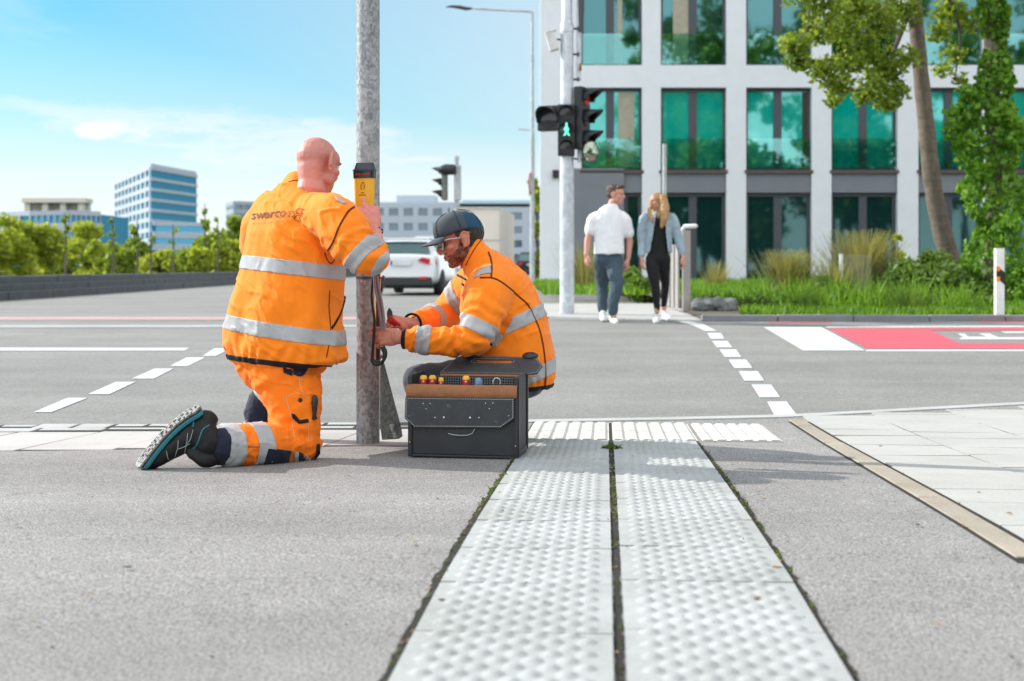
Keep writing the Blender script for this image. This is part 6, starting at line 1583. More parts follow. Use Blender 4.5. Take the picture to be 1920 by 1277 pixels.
mb.build('bracket', M['dark_metal'], mast, smooth=False, bevel=.006)
mb = MB(); cyl(mb, 1085, 150, -200, DM, .030); cyl(mb, 1087, 305, 165, DM, .034); mb.build('side_tube', M['pole_white'], mast)
mb = MB(); mb.tube([P(1089, 60, DM-.03), P(1090, 20, DM-.03), P(1089, -40, DM-.03)], [.03, .045, .045], 10); mb.build('cable_bundle', M['dark_metal'], mast)
def signal_head(px, py, d, yaw, n, scale, lab, lit=None, group=None, visor=1.0, red=False, tilt=0):
    """n-aspect signal head; yaw turns its face (0 = towards the camera)"""
    c_ = P(px, py, d); a = math.radians(yaw); fx = V((math.cos(a), math.sin(a), 0)); fy_ = V((math.sin(a), -math.cos(a), 0)); up = V((0, 0, 1))
    h = scale; root = thing('traffic_light', lab, 'traffic light', tuple(c_), group)
    mb = MB(); mb.box(c_-fy_*h*.25, (h*.98, h*.46, h*n), (fx, fy_, up)); mb.build('housing', M['sig_black'], root, smooth=False, bevel=h*.06)
    for i in range(n):
        o = c_+up*h*((n-1)/2-i); mb = MB(); ax = (fx, up, fy_)
        ok = lit == i
        mb.lathe([(h*.40, -h*.02), (h*.40, h*.015), (h*.25, h*.05), (.001, h*.065)], o, ax, 24)
        l_ = mb.build('lens', M['red_lens'] if red and i == 0 else M['lens_dark'], root)
        if ok == True:
            fig = [(-.03, .30), (.03, .30), (.05, .22), (.10, .10), (.16, -.02), (.12, -.04), (.07, .02), (.08, -.08), (.16, -.28), (.22, -.30), (.22, -.34), (.10, -.34), (.01, -.16), (-.06, -.34), (-.18, -.34), (-.18, -.30), (-.12, -.27), (-.07, -.08), (-.07, .02), (-.13, -.04), (-.17, -.01), (-.11, .12), (-.05, .22)]
            mf = MB(); mf.prism([(x*h*.98, y*h*.98) for x, y in fig], o+fy_*h*.072, fx, up, fy_, h*.01); mf.lathe([(.001, 0), (h*.062, 0), (h*.062, h*.01), (.001, h*.01)], o+fy_*h*.072+up*h*.345, ax, 14)
            mf.build('green_figure', M['lit_green'], l_, smooth=False)
        mb = MB(); k = 20; vs = []; 
        for j in range(k+1):
            t_ = math.radians(-25+230*j/k); L_ = h*visor*(.20+.48*max(0, math.sin(t_)))
            b0 = o+fx*math.cos(t_)*h*.43+up*math.sin(t_)*h*.43; vs += [b0-fy_*.0, b0+fy_*L_-up*L_*.08]
        mb.add(vs, [(2*j, 2*j+1, 2*j+3, 2*j+2) for j in range(k)]); v_ = mb.build('visor', M['sig_black'], root, sharp=None); s_ = v_.modifiers.new('t', 'SOLIDIFY'); s_.thickness = h*.02
    return root
signal_head(1062, 243.5, DM-.16, 0, 3, .245, 'pedestrian traffic light showing a lit green walking figure', 1, visor=.5)
signal_head(1028, 221, DM-.12, -22, 1, .36, 'large single round signal turned left beside the green walking figure')
signal_head(1100, 222, DM-.03, 62, 3, .30, 'three lamp traffic light turned side-on to the right of the mast', red=True, visor=1.25)
mr = thing('traffic_mirror', 'small oval convex mirror with black rim below the side-on traffic light', 'mirror', tuple(P(1107, 285, DM-.1)))
a = math.radians(18); fx, fy_, up = V((math.cos(a), math.sin(a), 0)), V((math.sin(a), -math.cos(a), 0)), V((0, 0, 1)); o = P(1107, 285, DM-.1)
mb = MB(); mb.rings([[o+fx*math.cos(t_)*.125*k+up*math.sin(t_)*.165*k+fy_*z for t_ in np.linspace(0, 2*PI, 24, endpoint=False)] for k, z in ((.3, -.08), (.8, -.05), (1.0, -.01), (1.0, .012), (.9, .016))]); mb.build('rim', M['sig_black'], mr)
mb = MB(); mb.rings([[o+fx*math.cos(t_)*.112*k+up*math.sin(t_)*.150*k+fy_*(.0165+.035*(1-k*k)) for t_ in np.linspace(0, 2*PI, 24, endpoint=False)] for k in (1, .8, .6, .4, .2, .05)]); mb.build('mirror_glass', plain('mirror_glass', (.32, .36, .28), .06, 1, .3, 9), mr)  # green-grey tint puts the dark greenery's reflection into the mirror colour
mb = MB(); mb.tube([P(1066, 296, DM), P(1095, 300, DM-.02), o-fy_*.05], .014, 8); mb.build('arm', M['dark_metal'], mr)
# camera / radar box on the mast
cbx = thing('detector_box', 'white tilted detector box on a short arm left of the mast top', 'detector', tuple(P(1035, 77, DM)))
ez = V((.28, 0, -.96)).normalized(); ex_ = V((.96, 0, .28)); ey_ = V((0, 1, 0)); mb = MB(); mb.box(P(1035, 77, DM-.05), (.135, .16, .285), (ex_, ey_, ez)); mb.build('housing', M['grey_plastic'], cbx, smooth=False, bevel=.015)
mb = MB(); mb.box(P(1033, 59, DM-.05), (.15, .19, .02), (ex_, ey_, ez)); mb.build('lid', M['white_metal'], cbx, smooth=False, bevel=.006)
mb = MB(); mb.tube([P(1040, 73, DM), P(1060, 76, DM)], .014, 8); mb.build('arm', M['dark_metal'], cbx)
yb = MB(); yb.lathe([(.01, -.02), (.05, -.015), (.055, 0), (.05, .015), (.01, .02)], P(1088, 126, DM-.04), (V((0, 1, 0)), V((0, 0, 1)), V((1, 0, 0))), 18); tag(yb.build('buzzer', plain('ochre_cap', (.28, .17, .02), .5)), 'small round ochre sounder clipped on the tube beside the mast', 'sounder')
# traffic lights further away, seen from behind
D3 = 31.0; s2 = thing('signal_post', 'slim grey post of the distant traffic light left of the street lamp', 'post', tuple(P(856, 545, D3)))
mb = MB(); cyl(mb, 856, 560, 300, D3, .05); cyl(mb, 856, 300, 293, D3, .065); mb.build('post', M['galv_far'], s2)
mb = MB(); mb.box(P(858, 343, D3-.02), (.17, .12, .86)); mb.build('mounting_plate', M['galv_far'], s2, smooth=False, bevel=.02)
def back_head(px, py, w_, n, lab, vis):
    o = P(px, py, D3); root = thing('traffic_light', lab, 'traffic light', tuple(o), 'distant traffic lights seen edge-on')
    mb = MB(); mb.box(o, (.14, .28, .28*n)); mb.build('housing', M['galv_dark'] if n > 1 else M['sig_black'], root, smooth=False, bevel=.03)
    for i in range(n):
        c_ = o+V((-.07, 0, .28*((n-1)/2-i))); mb = MB(); k = 14; vs = []
        for j in range(k+1):
            t_ = math.radians(-20+220*j/k); L_ = vis*(.3+.7*max(0, math.sin(t_))); b0 = c_+V((0, math.cos(t_)*.12, math.sin(t_)*.12)); vs += [b0, b0+V((-L_, 0, -L_*.12))]
        mb.add(vs, [(2*j, 2*j+1, 2*j+3, 2*j+2) for j in range(k)]); v_ = mb.build('visor', M['sig_black'], root, sharp=None); s_ = v_.modifiers.new('t', 'SOLIDIFY'); s_.thickness = .012
        mb = MB(); mb.lathe([(.12, 0), (.11, .02), (.001, .03)], c_, (V((0, 1, 0)), V((0, 0, 1)), V((-1, 0, 0))), 16); mb.build('lens', M['sig_black'], root)
back_head(834, 343, .2, 3, 'distant three lamp traffic light facing left, hung beside its post', .26)
o = P(838, 318, D3-.15); tl = thing('traffic_light', 'wide black hooded signal topmost on the distant post', 'traffic light', tuple(o), 'distant traffic lights seen edge-on')
mb = MB(); mb.rings([[o+V((x, math.cos(t_)*r, math.sin(t_)*r*.8)) for t_ in np.linspace(0, 2*PI, 16, endpoint=False)] for x, r in ((.22, .10), (.18, .16), (-.05, .165), (-.16, .10), (-.26, .04))]); mb.build('housing', M['sig_black'], tl)
# street lamp
D4 = 36.0; lamp = thing('street_lamp', 'slim tall street lamp with a long left reaching arm', 'street lamp', tuple(P(998, 545, D4)))
mb = MB(); cyl(mb, 998, 550, 23, D4, .075, 16, .04); mb.build('mast', M['galv_far'], lamp)
mb = MB(); mb.tube(smooth_line([tuple(P(x, y, D4)) for x, y in ((996.5, 40), (996, 24), (992, 21.5), (940, 19), (880, 15.5))], 8), .032, 10); mb.build('arm', M['galv_far'], lamp)
mb = MB(); mb.rings([[P(x, y, D4)+V((0, math.cos(t_)*w_, math.sin(t_)*h_)) for t_ in np.linspace(0, 2*PI, 12, endpoint=False)] for x, y, w_, h_ in ((885, 15.8, .03, .03), (874, 16.2, .08, .055), (862, 13.6, .12, .05), (848, 12.2, .10, .035), (836, 13, .03, .015))]); mb.build('lamp_head', M['dark_metal'], lamp)
sg_ = thing('round_sign', 'small round red edged road sign edge-on to the street lamp', 'road sign', tuple(P(995, 344, D4-.2)))
a = math.radians(80); fx, fy_ = V((math.cos(a), math.sin(a), 0)), V((math.sin(a), -math.cos(a), 0)); o = P(994, 344, D4-.12)
mb = MB(); mb.lathe([(.001, 0), (.30, 0), (.30, .02), (.24, .021)], o, (fx, V((0, 0, 1)), fy_), 24); mb.build('rim', plain('sign_red', (.55, .05, .07), .5), sg_); mb = MB(); mb.lathe([(.24, .0215), (.001, .022)], o, (fx, V((0, 0, 1)), fy_), 24); mb.build('face', plain('sign_white', (.75, .6, .62), .5), sg_)
D5 = 85; l2 = thing('street_lamp', 'far street lamp whose arm alone shows left of the mast', 'street lamp', tuple(P(1000, 520, D5)))
mb = MB(); mb.tube([P(1002, 520, D5), P(1001, 248, D5), P(998, 244, D5), P(972, 242, D5)], [.07, .05, .045, .06], 8); mb.build('mast', M['galv_far'], l2)
# slim sign post in front of the office block
sp = MB(); cyl(sp, 1246, 560, 270, 27, .045); sp2 = tag(sp.build('sign_post', M['galv_far']), 'slim grey sign post rising behind the walking woman', 'post')
# railing panel by the kerb
M['beige_metal'] = plain('beige_grey_metal', (.34, .31, .29), .5)
rl = thing('railing', 'grey beige slatted railing with a bent handrail beside the walking woman', 'railing', tuple(P(1287, 585, 18.7)))
mb = MB(); a, b = P(1287, 586, 18.7), P(1287, 432, 18.7); mb.box((a+b)/2, (.115, .08, (b-a).length)); mb.build('post', M['beige_metal'], rl, smooth=False, bevel=.006)
for k in range(6):
    t_ = (k+1)/7; d = 18.8+3.0*t_; x = (1281-CX)*18.7/F+(-.08)*t_; mb = MB(); mb.box2((x-.012, d-.10, .09), (x+.012, d+.22, 1.05)); mb.build('slat', M['beige_metal'], rl, smooth=False)
mb = MB(); x0 = (1281-CX)*18.7/F; mb.box2((x0-.02, 18.75, .06), (x0+.02, 21.9, .09)); mb.build('bottom_rail', M['beige_metal'], rl, smooth=False)
mb = MB(); mb.tube([P(1268, 440, 20.5), P(1276, 436, 19.2), P(1284, 425, 18.7), P(1304, 424, 18.65)], [.03, .03, .034, .034], 10, True); mb.build('handrail', M['white_metal'], rl)
# rocks
M['rock'] = concrete('grey_rock', (.16, .17, .175), .4, .45)
for i, (px, py, r, lab) in enumerate(((1318, 578, .22, 'dark grey rock, left one of the pair at the railing foot'), (1350, 577, .24, 'dark grey rock, right one of the pair beside the low shrub'))):
    mb = MB(); mb.ellipsoid(P(px, py, 18.6), (r, r*.8, r*.52), None, 28, 18); me = mb.mesh('rock'); displace(me, lambda v, n: nz(v, 5, 70+i)*.10+nz(v, 14, 71+i)*.035); tag(link(me, 'rock', None, M['rock'], True, 25), lab, 'rock')
# reflector post
dp = thing('reflector_post', 'white roadside post with slanted black band and orange reflectors', 'reflector post', tuple(P(1873, 600, 17.2)))
mb = MB(); o = P(1873, 601, 17.2); prof = [(-.056, -.05), (.056, -.05), (.056, .03), (.03, .06), (-.03, .06), (-.056, .03)]
zt_ = P(0, 467, 17.2).z
mb.rings([[o+V((x, y, z-o.z)) for x, y in prof] for z in (o.z-.05, zt_-.01, zt_+.01)]); mb.build('post', plain('white_post', (.80, .80, .79), .5), dp, smooth=False)
mb = MB(); s_ = 17.2/F; e0 = o.x
mb.prism([(e0-.0565, P(0, 519, 17.2).z), (e0-.0565, P(0, 498, 17.2).z), (e0+.0565, P(0, 510, 17.2).z), (e0+.0565, P(0, 534, 17.2).z)], (0, o.y-.0505, 0), (1, 0, 0), (0, 0, 1), (0, -1, 0), .003); mb.build('black_band', M['sig_black'], dp, smooth=False)
for y in (504, 523):
    mb = MB(); mb.box(V((e0-.030, o.y-.0555, P(0, y, 17.2).z)), (.045, .004, .062)); mb.build('reflector', plain('amber_reflector', (.85, .26, .01), .3), dp, smooth=False)
# stake and grey panel among the grasses
st = thing('garden_panel', 'white stake with a pale translucent panel standing among straw grasses', 'panel', tuple(P(1578, 555, 20.8)))
mb = MB(); a, b = P(1577, 558, 20.8), P(1577, 476, 20.8); mb.box((a+b)/2, (.05, .04, (b-a).length)); mb.build('stake', M['white_metal'], st, smooth=False)
mb = MB(); a, b = P(1607, 515, 20.9), P(1607, 476, 20.9); mb.box(P(1607, 513, 20.9), (.48, .015, .62)); t = NT('pale_film'); x1 = t.new('ShaderNodeBsdfTransparent'); x2 = t.new('ShaderNodeBsdfDiffuse'); x2.inputs[0].default_value = (.5, .5, .48, 1); mx = t.new('ShaderNodeMixShader', i_0=.10); t.L(x1.outputs[0], mx.inputs[1]); t.L(x2.outputs[0], mx.inputs[2]); t.L(mx.outputs[0], t.out.inputs[0]); mb.build('film', t.m, st, smooth=False)
# ---------- vehicles --------------------------------------------------------------------
M['car_white'] = plain('white_car_paint', (.72, .74, .76), .25, 0, .02, 1, Coat_Weight=.6, Coat_Roughness=.05); M['car_black'] = plain('black_car_paint', (.012, .013, .015), .2, 0, .05, 1)
M['car_glass'] = glassmat('tinted_car_glass', (.012, .03, .032), (.5, .7, .7), .22); M['tail'] = plain('tail_lamp_red', (.50, .015, .03), .25); M['plate'] = plain('plate_white', (.65, .66, .68), .5); M['rim'] = plain('alloy_rim', (.42, .43, .45), .35, .5)
def car(name, label, paint, loc, yaw, L=4.55, Wd=1.86, H=1.58, sign=None):
    """estate / SUV, rear at y = 0 pointing to -y in its own frame"""
    cs, sn_ = math.cos(yaw), math.sin(yaw); loc = V(loc); T = lambda x, y, z: loc+V((x*cs-y*sn_, x*sn_+y*cs, z))
    root = thing(name, label, 'car', tuple(loc)); hw = Wd/2
    def sec(y, zb, zbelt, zt, wb, wt, k=1):
        half = [(.35*wb, zb), (.92*wb, zb+.02), (.985*wb, zb+.15), (1.0*wb, zbelt-.28), (.985*wb, zbelt-.06), (.955*wb, zbelt)]
        if zt: half += [(wt+(.955*wb-wt)*.55, zbelt+(zt-zbelt)*.45), (wt, zt-.10), (wt*.90, zt-.02), (wt*.5, zt)]
        else: half += [(.9*wb, zbelt+.02), (.7*wb, zbelt+.035), (.5*wb, zbelt+.045), (.25*wb, zbelt+.05)]
        return [T(x, y, z) for x, z in half]+[T(-x, y, z) for x, z in half[::-1]]
    st = [(0.02, .42, .80, None, hw*.90, 0), (.0, .36, .96, None, hw*.95, 0), (.06, .28, 1.02, None, hw*.98, 0), (.30, .26, 1.03, H-.30, hw, hw*.70), (.46, .25, 1.03, H-.05, hw, hw*.69), (.9, .25, 1.02, H, hw, hw*.70), (1.8, .25, 1.01, H, hw, hw*.71), (2.5, .25, 1.0, H-.04, hw, hw*.70), (3.0, .25, 1.0, H-.28, hw, hw*.73), (3.42, .25, 1.0, None, hw, 0), (4.1, .27, .90, None, hw*.96, 0), (L-.06, .34, .74, None, hw*.86, 0), (L, .42, .62, None, hw*.74, 0)]
    mb = MB(); mb.rings([sec(*s_) for s_ in st]); bdy = mb.build('body', paint, root, sharp=50, subsurf=1)
    g = MB()
    q = lambda x, z, y: T(x, y, z)
    # rear window, side windows
    rw = [(-.66*hw, H-.10), (.66*hw, H-.10), (.80*hw, 1.07), (-.80*hw, 1.07)]
    yb = lambda z: interp(z, [1.05, H-.30, H-.10], [.06, .25, .39])-.03
    g.prism([(0, 0), (1, 0), (1, 1), (0, 1)], (0, 0, -50), (1, 0, 0), (0, 1, 0), (0, 0, 1), .01); g = MB()
    v = [T(x, yb(z), z) for x, z in rw]; v2 = [T(x, yb(z)+.03, z) for x, z in rw]; g.add(v+v2, [(0, 1, 2, 3), (7, 6, 5, 4), (0, 4, 5, 1), (1, 5, 6, 2), (2, 6, 7, 3), (3, 7, 4, 0)])
    g.build('rear_window', M['car_glass'], root, smooth=False, bevel=.01)
    for s in (-1, 1):
        g = MB(); side = [(.55, 1.06), (2.9, 1.06), (2.45, H-.13), (.80, H-.13)]; xo = lambda z: s*(interp(z, [1.03, H-.10], [.965*hw, .735*hw])+.012)
        v = [T(xo(z), y, z) for y, z in side]; v2 = [T(xo(z)-s*.03, y, z) for y, z in side]; g.add(v+v2, [(0, 1, 2, 3), (7, 6, 5, 4), (0, 4, 5, 1), (1, 5, 6, 2), (2, 6, 7, 3), (3, 7, 4, 0)]); g.build('side_window', M['car_glass'], root, smooth=False)
        g = MB(); v = [(.46*hw, .90), (.60*hw, .97), (.98*hw, .90), (.99*hw, .78), (.72*hw, .80), (.55*hw, .86)]; n_ = len(v); a = [T(s*x, -.045+.10*max(0, x/hw-.78)/.2, z) for x, z in v]; b = [T(s*x, .05+.10*max(0, x/hw-.78)/.2, z) for x, z in v]
        g.add(a+b, [tuple(range(n_)), tuple(range(2*n_-1, n_-1, -1))]+[(i, n_+i, n_+(i+1) % n_, (i+1) % n_) for i in range(n_)]); g.build('tail_lamp', M['tail'], root, smooth=False, bevel=.01)
        g = MB(); g.box2((0, 0, 0), (1, 1, 1)); g = MB(); c_ = T(s*.62*hw, -.035, .45); g.box(c_, (.24, .05, .07), (V((cs, sn_, 0)), V((-sn_, cs, 0)), V((0, 0, 1)))); g.build('reflector', M['tail'], root, smooth=False, bevel=.01)
        for yw in (.88, L-.92):
            g = MB(); ax = (V((-sn_, cs, 0)), V((0, 0, 1)), V((cs, sn_, 0))*s); o = T(s*(hw-.20), yw, .34); g.lathe([(.20, 0), (.335, 0), (.345, .06), (.345, .17), (.325, .205), (.25, .21)], o, ax, 28); wh = g.build('wheel', M['black_rubber'], root)
            g = MB(); g.lathe([(.25, .19), (.24, .20), (.19, .175), (.06, .185), (.001, .19)], o, ax, 10); g.build('rim', M['rim'], wh, smooth=False)
        g = MB(); g.ellipsoid(T(s*(hw+.10), 2.85, 1.08), (.11, .10, .08)); g.build('wing_mirror', paint, root)
    ax = (V((cs, sn_, 0)), V((-sn_, cs, 0)), V((0, 0, 1)))
    g = MB(); g.box(T(0, .03, .36), (hw*1.72, .13, .22), ax); g.box(T(0, 2.2, .24), (hw*1.7, 3.9, .12), ax); g.build('bumper', M['black_plastic'], root, smooth=False, bevel=.03)
    g = MB(); g.box(T(0, -.035, .83), (.54, .02, .12), ax); pl_ = g.build('number_plate', M['plate'], root, smooth=False); g = MB(); g.box(T(-.245, -.047, .83), (.045, .006, .11), ax); g.build('plate_strip', plain('plate_blue', (.02, .08, .45), .5), pl_, smooth=False)
    g = MB(); g.tube([T(-.45, .1, .26), T(-.45, -.02, .25)], .05, 10); g.build('exhaust', M['dark_metal'], root)
    g = MB(); g.box(T(0, .42, H-.02), (hw*1.3, .22, .05), ax); g.build('roof_spoiler', paint, root, smooth=False, bevel=.02)
    return root
c0 = G(748, 553, zr); car('parked_car', 'white estate car seen from behind with red tail lights and tinted rear window', M['car_white'], (P(752, 0, 32.5).x, 32.5, zr(32.5)), math.radians(-7), 4.5, 1.84, 1.47)
car('parked_car', 'black car far down the side street between worker and office wall', M['car_black'], (P(995, 0, 80).x, 80, 0), math.radians(2), 4.5, 1.9, 1.62)
car('parked_car', 'white car further down the street, its roof showing above the nearer car', M['car_white'], (P(806, 0, 52).x, 52, 0), math.radians(3), 4.6, 1.9, 1.95)
# box truck
M['truck_cream'] = plain('cream_truck_panel', (.66, .60, .52), .5, 0, .03, .6); M['truck_edge'] = plain('truck_trim', (.45, .42, .38), .5)
tk_ = thing('box_truck', 'cream box truck parked far down the side street behind the capped worker', 'truck', (P(905, 0, 60).x, 60, 0)); s_ = 60/F
x0, x1, z1 = P(845, 0, 60).x, P(940, 0, 60).x, P(0, 389, 60).z
mb = MB(); mb.add([(x0, 60, .9), (x1, 60, .9), (x1, 60, z1), (x0, 60, z1), (x0+.6, 66, .9), (x1+.62, 66, .9), (x1+.62, 66, z1-.1), (x0+.6, 66, z1-.1)], [(0, 1, 2, 3), (1, 5, 6, 2), (3, 2, 6, 7), (4, 0, 3, 7), (5, 4, 7, 6), (0, 4, 5, 1)]); mb.build('cargo_box', M['truck_cream'], tk_, smooth=False, bevel=.03)
mb = MB(); mb.box2((x0+.1, 59.96, z1-1.55), (x1-.1, 59.995, z1-1.5)); mb.box2((x0-.01, 59.95, .88), (x0+.07, 59.998, z1)); mb.box2((x1-.07, 59.95, .88), (x1+.01, 59.998, z1)); mb.box2((x0+.08, 59.95, z1-.10), (x1-.08, 59.998, z1)); mb.build('door_frame', M['truck_edge'], tk_, smooth=False)
mb = MB(); mb.box2((x0+.5, 66.4, .6), (x1+.5, 68, 2.5)); mb.build('cab', M['car_white'], tk_, smooth=False, bevel=.15)
mb = MB(); mb.box2((x0+.2, 60.2, .55), (x1-.2, 66.3, .89)); mb.build('chassis', M['black_plastic'], tk_, smooth=False)
for s in (x0+.25, x1-.25):
    for y in (62, 67):
        mb = MB(); mb.lathe([(.2, -.13), (.46, -.13), (.48, 0), (.46, .13), (.2, .13)], (s+.3, y, .48), (V((0, 1, 0)), V((0, 0, 1)), V((1, 0, 0))), 20); mb.build('wheel', M['black_rubber'], tk_)
# ---------- couple stepping off the far kerb ------------------------------------------------
DPd = 16.75; sP = DPd/F
M['tee'] = cloth('white_cotton', (.78, .79, .81), .03, .9, .1, 500); M['jeans_p'] = cloth('blue_grey_trousers', (.055, .085, .11), .15, .85, .1, 500); M['denim'] = cloth('light_denim', (.30, .38, .44), .14, .85, .1, 400, .3, 12)
M['black_cloth'] = cloth('black_cloth', (.010, .010, .011), .2, .8, .05, 500); M['sneaker'] = plain('white_sneaker', (.74, .75, .76), .5)
M['hair_brown'] = plain('brown_hair', (.075, .045, .028), .55, 0, .3, 60, .5, 200); M['hair_blond'] = plain('blond_hair', (.38, .22, .09), .5, 0, .3, 40, .6, 160)
def pp(px, py, dd=0): return P(px, py, DPd+dd)
def shoe(px, py, dd, parent, fx=.1):
    a = pp(px, py, dd); mb = MB(); chain(mb, [(a+V((0, .05, .05)), .042), (a+V((fx*.3, -.05, .042)), .046), (a+V((fx*.7, -.13, .034)), .042), (a+V((fx, -.19, .028)), .03)]); chain(mb, [(a+V((0, .045, .05)), .045), (a+V((0, .04, .10)), .044)])
    return garment('shoe', mb, M['sneaker'], parent, .010, 3)[0]
def shell2(me, name, mat, parent, c_, R, keep, off, vox=True):
    bm = bmesh.new(); bm.from_mesh(me); bm.normal_update(); loc = lambda p: ((p-c_).dot(R[0]), (p-c_).dot(R[1]), (p-c_).dot(R[2]))
    bmesh.ops.delete(bm, geom=[v for v in bm.verts if not keep(*loc(v.co))], context='VERTS')
    for v in bm.verts: v.co += v.normal*off(v.co, *loc(v.co))
    m_ = bpy.data.meshes.new(name); bm.to_mesh(m_); bm.free(); o = link(m_, name, parent, mat, True); s_ = o.modifiers.new('t', 'SOLIDIFY'); s_.thickness = .012; s_.offset = -1; return o
# man
pm = thing('person', 'young man in white t-shirt and blue grey trousers walking beside the woman', 'person', tuple(pp(1145, 601)))
bd = MB(); Rm = frame(V((.93, -.36, -.05)), V((0, 0, 1))); hm = pp(1154, 366); Lm = head_parts(bd, hm, Rm, 1.07)
bd.tube([pp(1143, 400), pp(1150, 378)], [.066, .060], 14, True); bd.ellipsoid(pp(1141, 430), (.18, .11, .16)); bd.ellipsoid(pp(1141, 480), (.15, .10, .20))
SA, EA, WA = pp(1114, 414), pp(1102, 450, -.02), pp(1099, 478, -.08); SB, EB_, WB = pp(1172, 416), pp(1181, 452, .03), pp(1178, 486, .0)
for a, b, c_ in ((SA, EA, WA), (SB, EB_, WB)): chain(bd, [(pp(1141, 412), .06), (a, .048), (b, .043)]); chain(bd, [(b, .045), (c_, .030)])
hand_parts(bd, WA, V((.02, -.1, -1)), V((-.85, -.5, 0)), True, [(20, 30, 20)]*4, None, 1.05); hand_parts(bd, WB, V((-.05, -.15, -1)), V((.85, -.5, 0)), False, [(20, 30, 20)]*4, None, 1.05)
for hx, kx, ax_, ky2, ay, dd in ((1130, 1129, 1130, 534, 588, .22), (1152, 1156, 1150, 536, 594, -.18)): chain(bd, [(pp(hx, 484), .09), (pp(kx, ky2, dd), .055), (pp(ax_, ay, dd), .04)])
me = remesh(bd, .0055, 2); link(me, 'body', pm, M['skin3'], True)
jk = MB()
rings = []
for py, cx2, hw, hd in ((477, 1143, .214, .15), (470, 1143, .216, .15), (450, 1142, .212, .142), (425, 1141, .205, .135), (405, 1141, .205, .125), (396, 1142, .175, .11), (388, 1144, .115, .09), (383, 1146, .08, .08)):
    rings.append([pp(cx2, py)+V((math.copysign(abs(math.cos(a))**.85, math.cos(a))*hw*.93, math.copysign(abs(math.sin(a))**.85, math.sin(a))*hd, 0)) for a in np.linspace(0, 2*PI, 30, endpoint=False)])
jk.rings(rings); chain(jk, [(pp(1124, 404), .070), (pp(1112, 412), .078), (pp(1107, 434), .074)]); chain(jk, [(pp(1164, 405), .070), (pp(1173, 415), .078), (pp(1178, 438, .02), .072)])
garment('t_shirt', jk, M['tee'], pm, .012, 5, lambda v, n: nz(v, (9, 9, 3), 81)*.014+nz(v, 16, 82)*.005)
tr = MB(); tr.ellipsoid(pp(1141, 484), (.19, .13, .12))
for hx, kx, ax_, ky2, ay, dd in ((1130, 1129, 1130, 534, 578, .22), (1153, 1156, 1150, 536, 583, -.18)): chain(tr, [(pp(hx, 484), .115), (pp(hx, 505, dd*.4), .108), (pp(kx, ky2, dd), .084), (pp(ax_, ay-18, dd), .080), (pp(ax_, ay+2, dd), .066)])
garment('trousers', tr, M['jeans_p'], pm, .012, 5, lambda v, n: nz(v, (12, 12, 7), 83)*.012)
shoe(1131, 602, .12, pm, -.01); shoe(1149, 607, -.10, pm, .03)
hm_ = MB(); Mm = Matrix(Rm).transposed(); hm_.ellipsoid(Lm(0, -.028, .060), (.086, .098, .082), Mm); hm_.ellipsoid(Lm(0, -.055, .005), (.074, .060, .060), Mm)
hm_.tube([Lm(-.055, .050, .098), Lm(-.02, .082, .108), Lm(.02, .085, .108), Lm(.055, .052, .098)], [.022, .027, .027, .022], 12, True)
garment('hair', hm_, M['hair_brown'], pm, .008, 3, lambda v, n: nz(v, 45, 89)*.010)
# woman
pw = thing('person', 'young woman with long blond hair in light denim jacket and black leggings walking', 'person', tuple(pp(1235, 600)))
bd = MB(); Rw = frame(V((-.86, -.50, .03)), V((0, 0, 1))); hw_ = pp(1231, 379); Lw2 = head_parts(bd, hw_, Rw, .93)
bd.tube([pp(1236, 408), pp(1234, 388)], [.052, .047], 14, True); bd.ellipsoid(pp(1236, 430), (.13, .09, .15)); bd.ellipsoid(pp(1234, 478), (.125, .09, .12))
SA, EA, WA = pp(1208, 412), pp(1203, 456, .03), pp(1203, 484, -.04); SB, EB_, WB = pp(1262, 412), pp(1273, 452, .0), pp(1281, 482, -.06)
for a, b, c_ in ((SA, EA, WA), (SB, EB_, WB)): chain(bd, [(pp(1236, 412), .05), (a, .045), (b, .036)]); chain(bd, [(b, .036), (c_, .025)])
hand_parts(bd, WA, V((0, -.1, -1)), V((-.85, -.5, 0)), True, [(20, 30, 20)]*4, None, .95); hand_parts(bd, WB, V((.12, -.15, -1)), V((.85, -.5, 0)), False, [(20, 30, 20)]*4, None, .95)
LG = ((1224, 1229, 1232, 536, 584, -.10), (1244, 1247, 1245, 532, 578, .14))
for hx, kx, ax_, ky2, ay, dd in LG: chain(bd, [(pp(hx, 484), .08), (pp(kx, ky2, dd), .048), (pp(ax_, ay, dd), .034)])
me = remesh(bd, .0055, 2); link(me, 'body', pw, M['skin3'], True)
top_ = MB(); rings = []
for py, cx2, hx, hd in ((482, 1235, .135, .105), (465, 1235, .128, .10), (440, 1235, .132, .105), (420, 1236, .135, .11), (408, 1236, .10, .08)): rings.append([pp(cx2, py)+V((math.cos(a)*hx, math.sin(a)*hd, 0)) for a in np.linspace(0, 2*PI, 24, endpoint=False)])
top_.rings(rings); garment('top', top_, M['black_cloth'], pw, .012, 4, lambda v, n: nz(v, 12, 84)*.008)
jk = MB(); rings = []
for py, cx2, hx, hd in ((474, 1236, .172, .135), (462, 1236, .168, .132), (440, 1236, .166, .13), (420, 1236, .172, .125), (408, 1236, .150, .105), (401, 1236, .10, .085), (397, 1236, .07, .07)): rings.append([pp(cx2, py)+V((math.cos(a)*hx, math.sin(a)*hd, 0)) for a in np.linspace(0, 2*PI, 30, endpoint=False)])
jk.rings(rings)
chain(jk, [(pp(1214, 410), .07), (SA, .074), (EA, .060)]); chain(jk, [(EA, .059), (pp(1203, 476, -.02), .047)]); chain(jk, [(pp(1256, 410), .07), (SB, .074), (EB_, .060)]); chain(jk, [(EB_, .059), (pp(1279, 474, -.04), .047)])
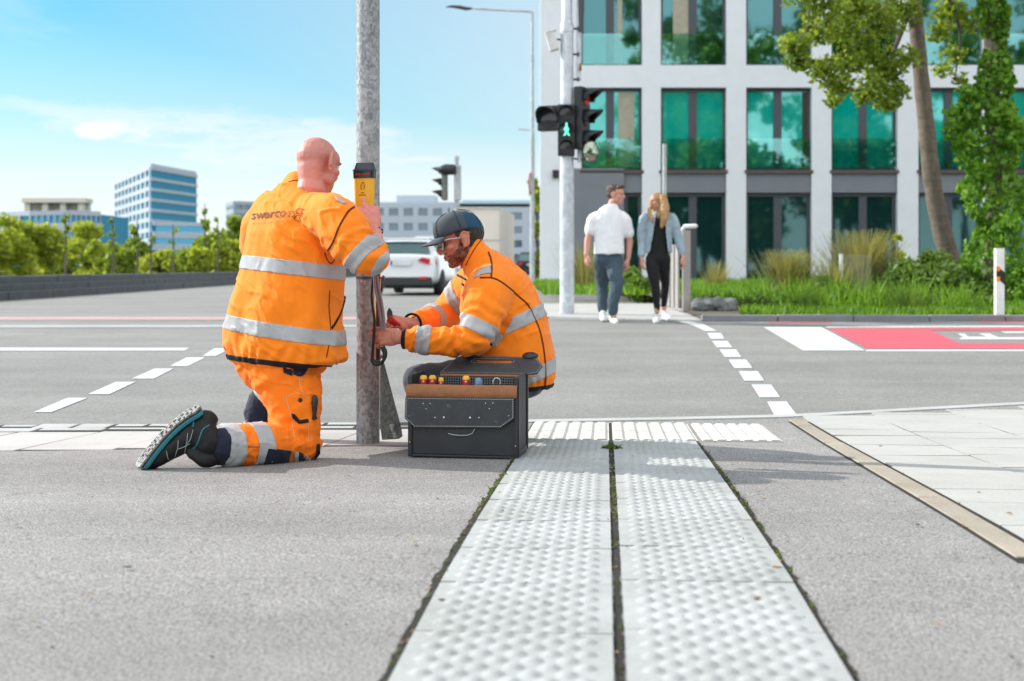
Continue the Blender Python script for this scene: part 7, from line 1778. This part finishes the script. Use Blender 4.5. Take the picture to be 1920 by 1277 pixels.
me2 = remesh(jk, .011, 4); displace(me2, lambda v, n: nz(v, (10, 10, 5), 85)*.012+nz(v, 22, 86)*.005)
bm = bmesh.new(); bm.from_mesh(me2)       # open front
xl, xr = pp(1221, 0).x, pp(1245, 0).x
def open_front(c_):
    t_ = (HC-c_.z)/sP+HY; hwid = interp(t_, [395, 415, 470, 480], [5, 9, 17, 19]); return c_.y < DPd-.03 and abs((c_.x/sP+CX)-1234-interp(t_, [400, 470], [2, 0])) < hwid
bmesh.ops.delete(bm, geom=[f for f in bm.faces if open_front(f.calc_center_median())], context='FACES'); bm.to_mesh(me2); bm.free()
jo = link(me2, 'denim_jacket', pw, M['denim'], True); s_ = jo.modifiers.new('t', 'SOLIDIFY'); s_.thickness = .008; s_.offset = -1
tr = MB(); tr.ellipsoid(pp(1234, 484), (.145, .115, .10))
for hx, kx, ax_, ky2, ay, dd in LG: chain(tr, [(pp(hx, 484), .095), (pp(hx, 505, dd*.4), .088), (pp(kx, ky2, dd), .058), (pp((kx+ax_)/2, (ky2+ay)/2-4, dd), .056), (pp(ax_, ay-4, dd), .038)])
garment('leggings', tr, M['black_cloth'], pw, .011, 4, lambda v, n: nz(v, 14, 87)*.006)
shoe(1231, 606, -.10, pw, -.03); shoe(1248, 601, .14, pw, .03)
hr = MB(); Mx = Matrix(Rw).transposed()
hr.ellipsoid(Lw2(0, -.018, .048), (.080, .098, .082), Mx); 
for x, y, zz, r in ((-.058, -.045, -.10, .045), (.058, -.040, -.10, .046), (0, -.075, -.10, .06)): chain(hr, [(Lw2(x*.9, y, .03), .045), (Lw2(x, y, -.05), r), (Lw2(x*1.1, y*.9+.02, -.16), r*.95), (Lw2(x*.9, y*.4+.05, -.27), r*.45)])
chain(hr, [(pp(1243, 370, -.06), .050), (pp(1247, 390, -.11), .056), (pp(1245, 410, -.155), .050), (pp(1240, 426, -.16), .018)])
chain(hr, [(pp(1221, 376, -.02), .024), (pp(1218, 396, -.10), .028), (pp(1222, 412, -.15), .022), (pp(1226, 420, -.15), .010)])
garment('hair', hr, M['hair_blond'], pw, .008, 3, lambda v, n: nz(v, (60, 60, 8), 88)*.010)
bpy.context.view_layer.update()
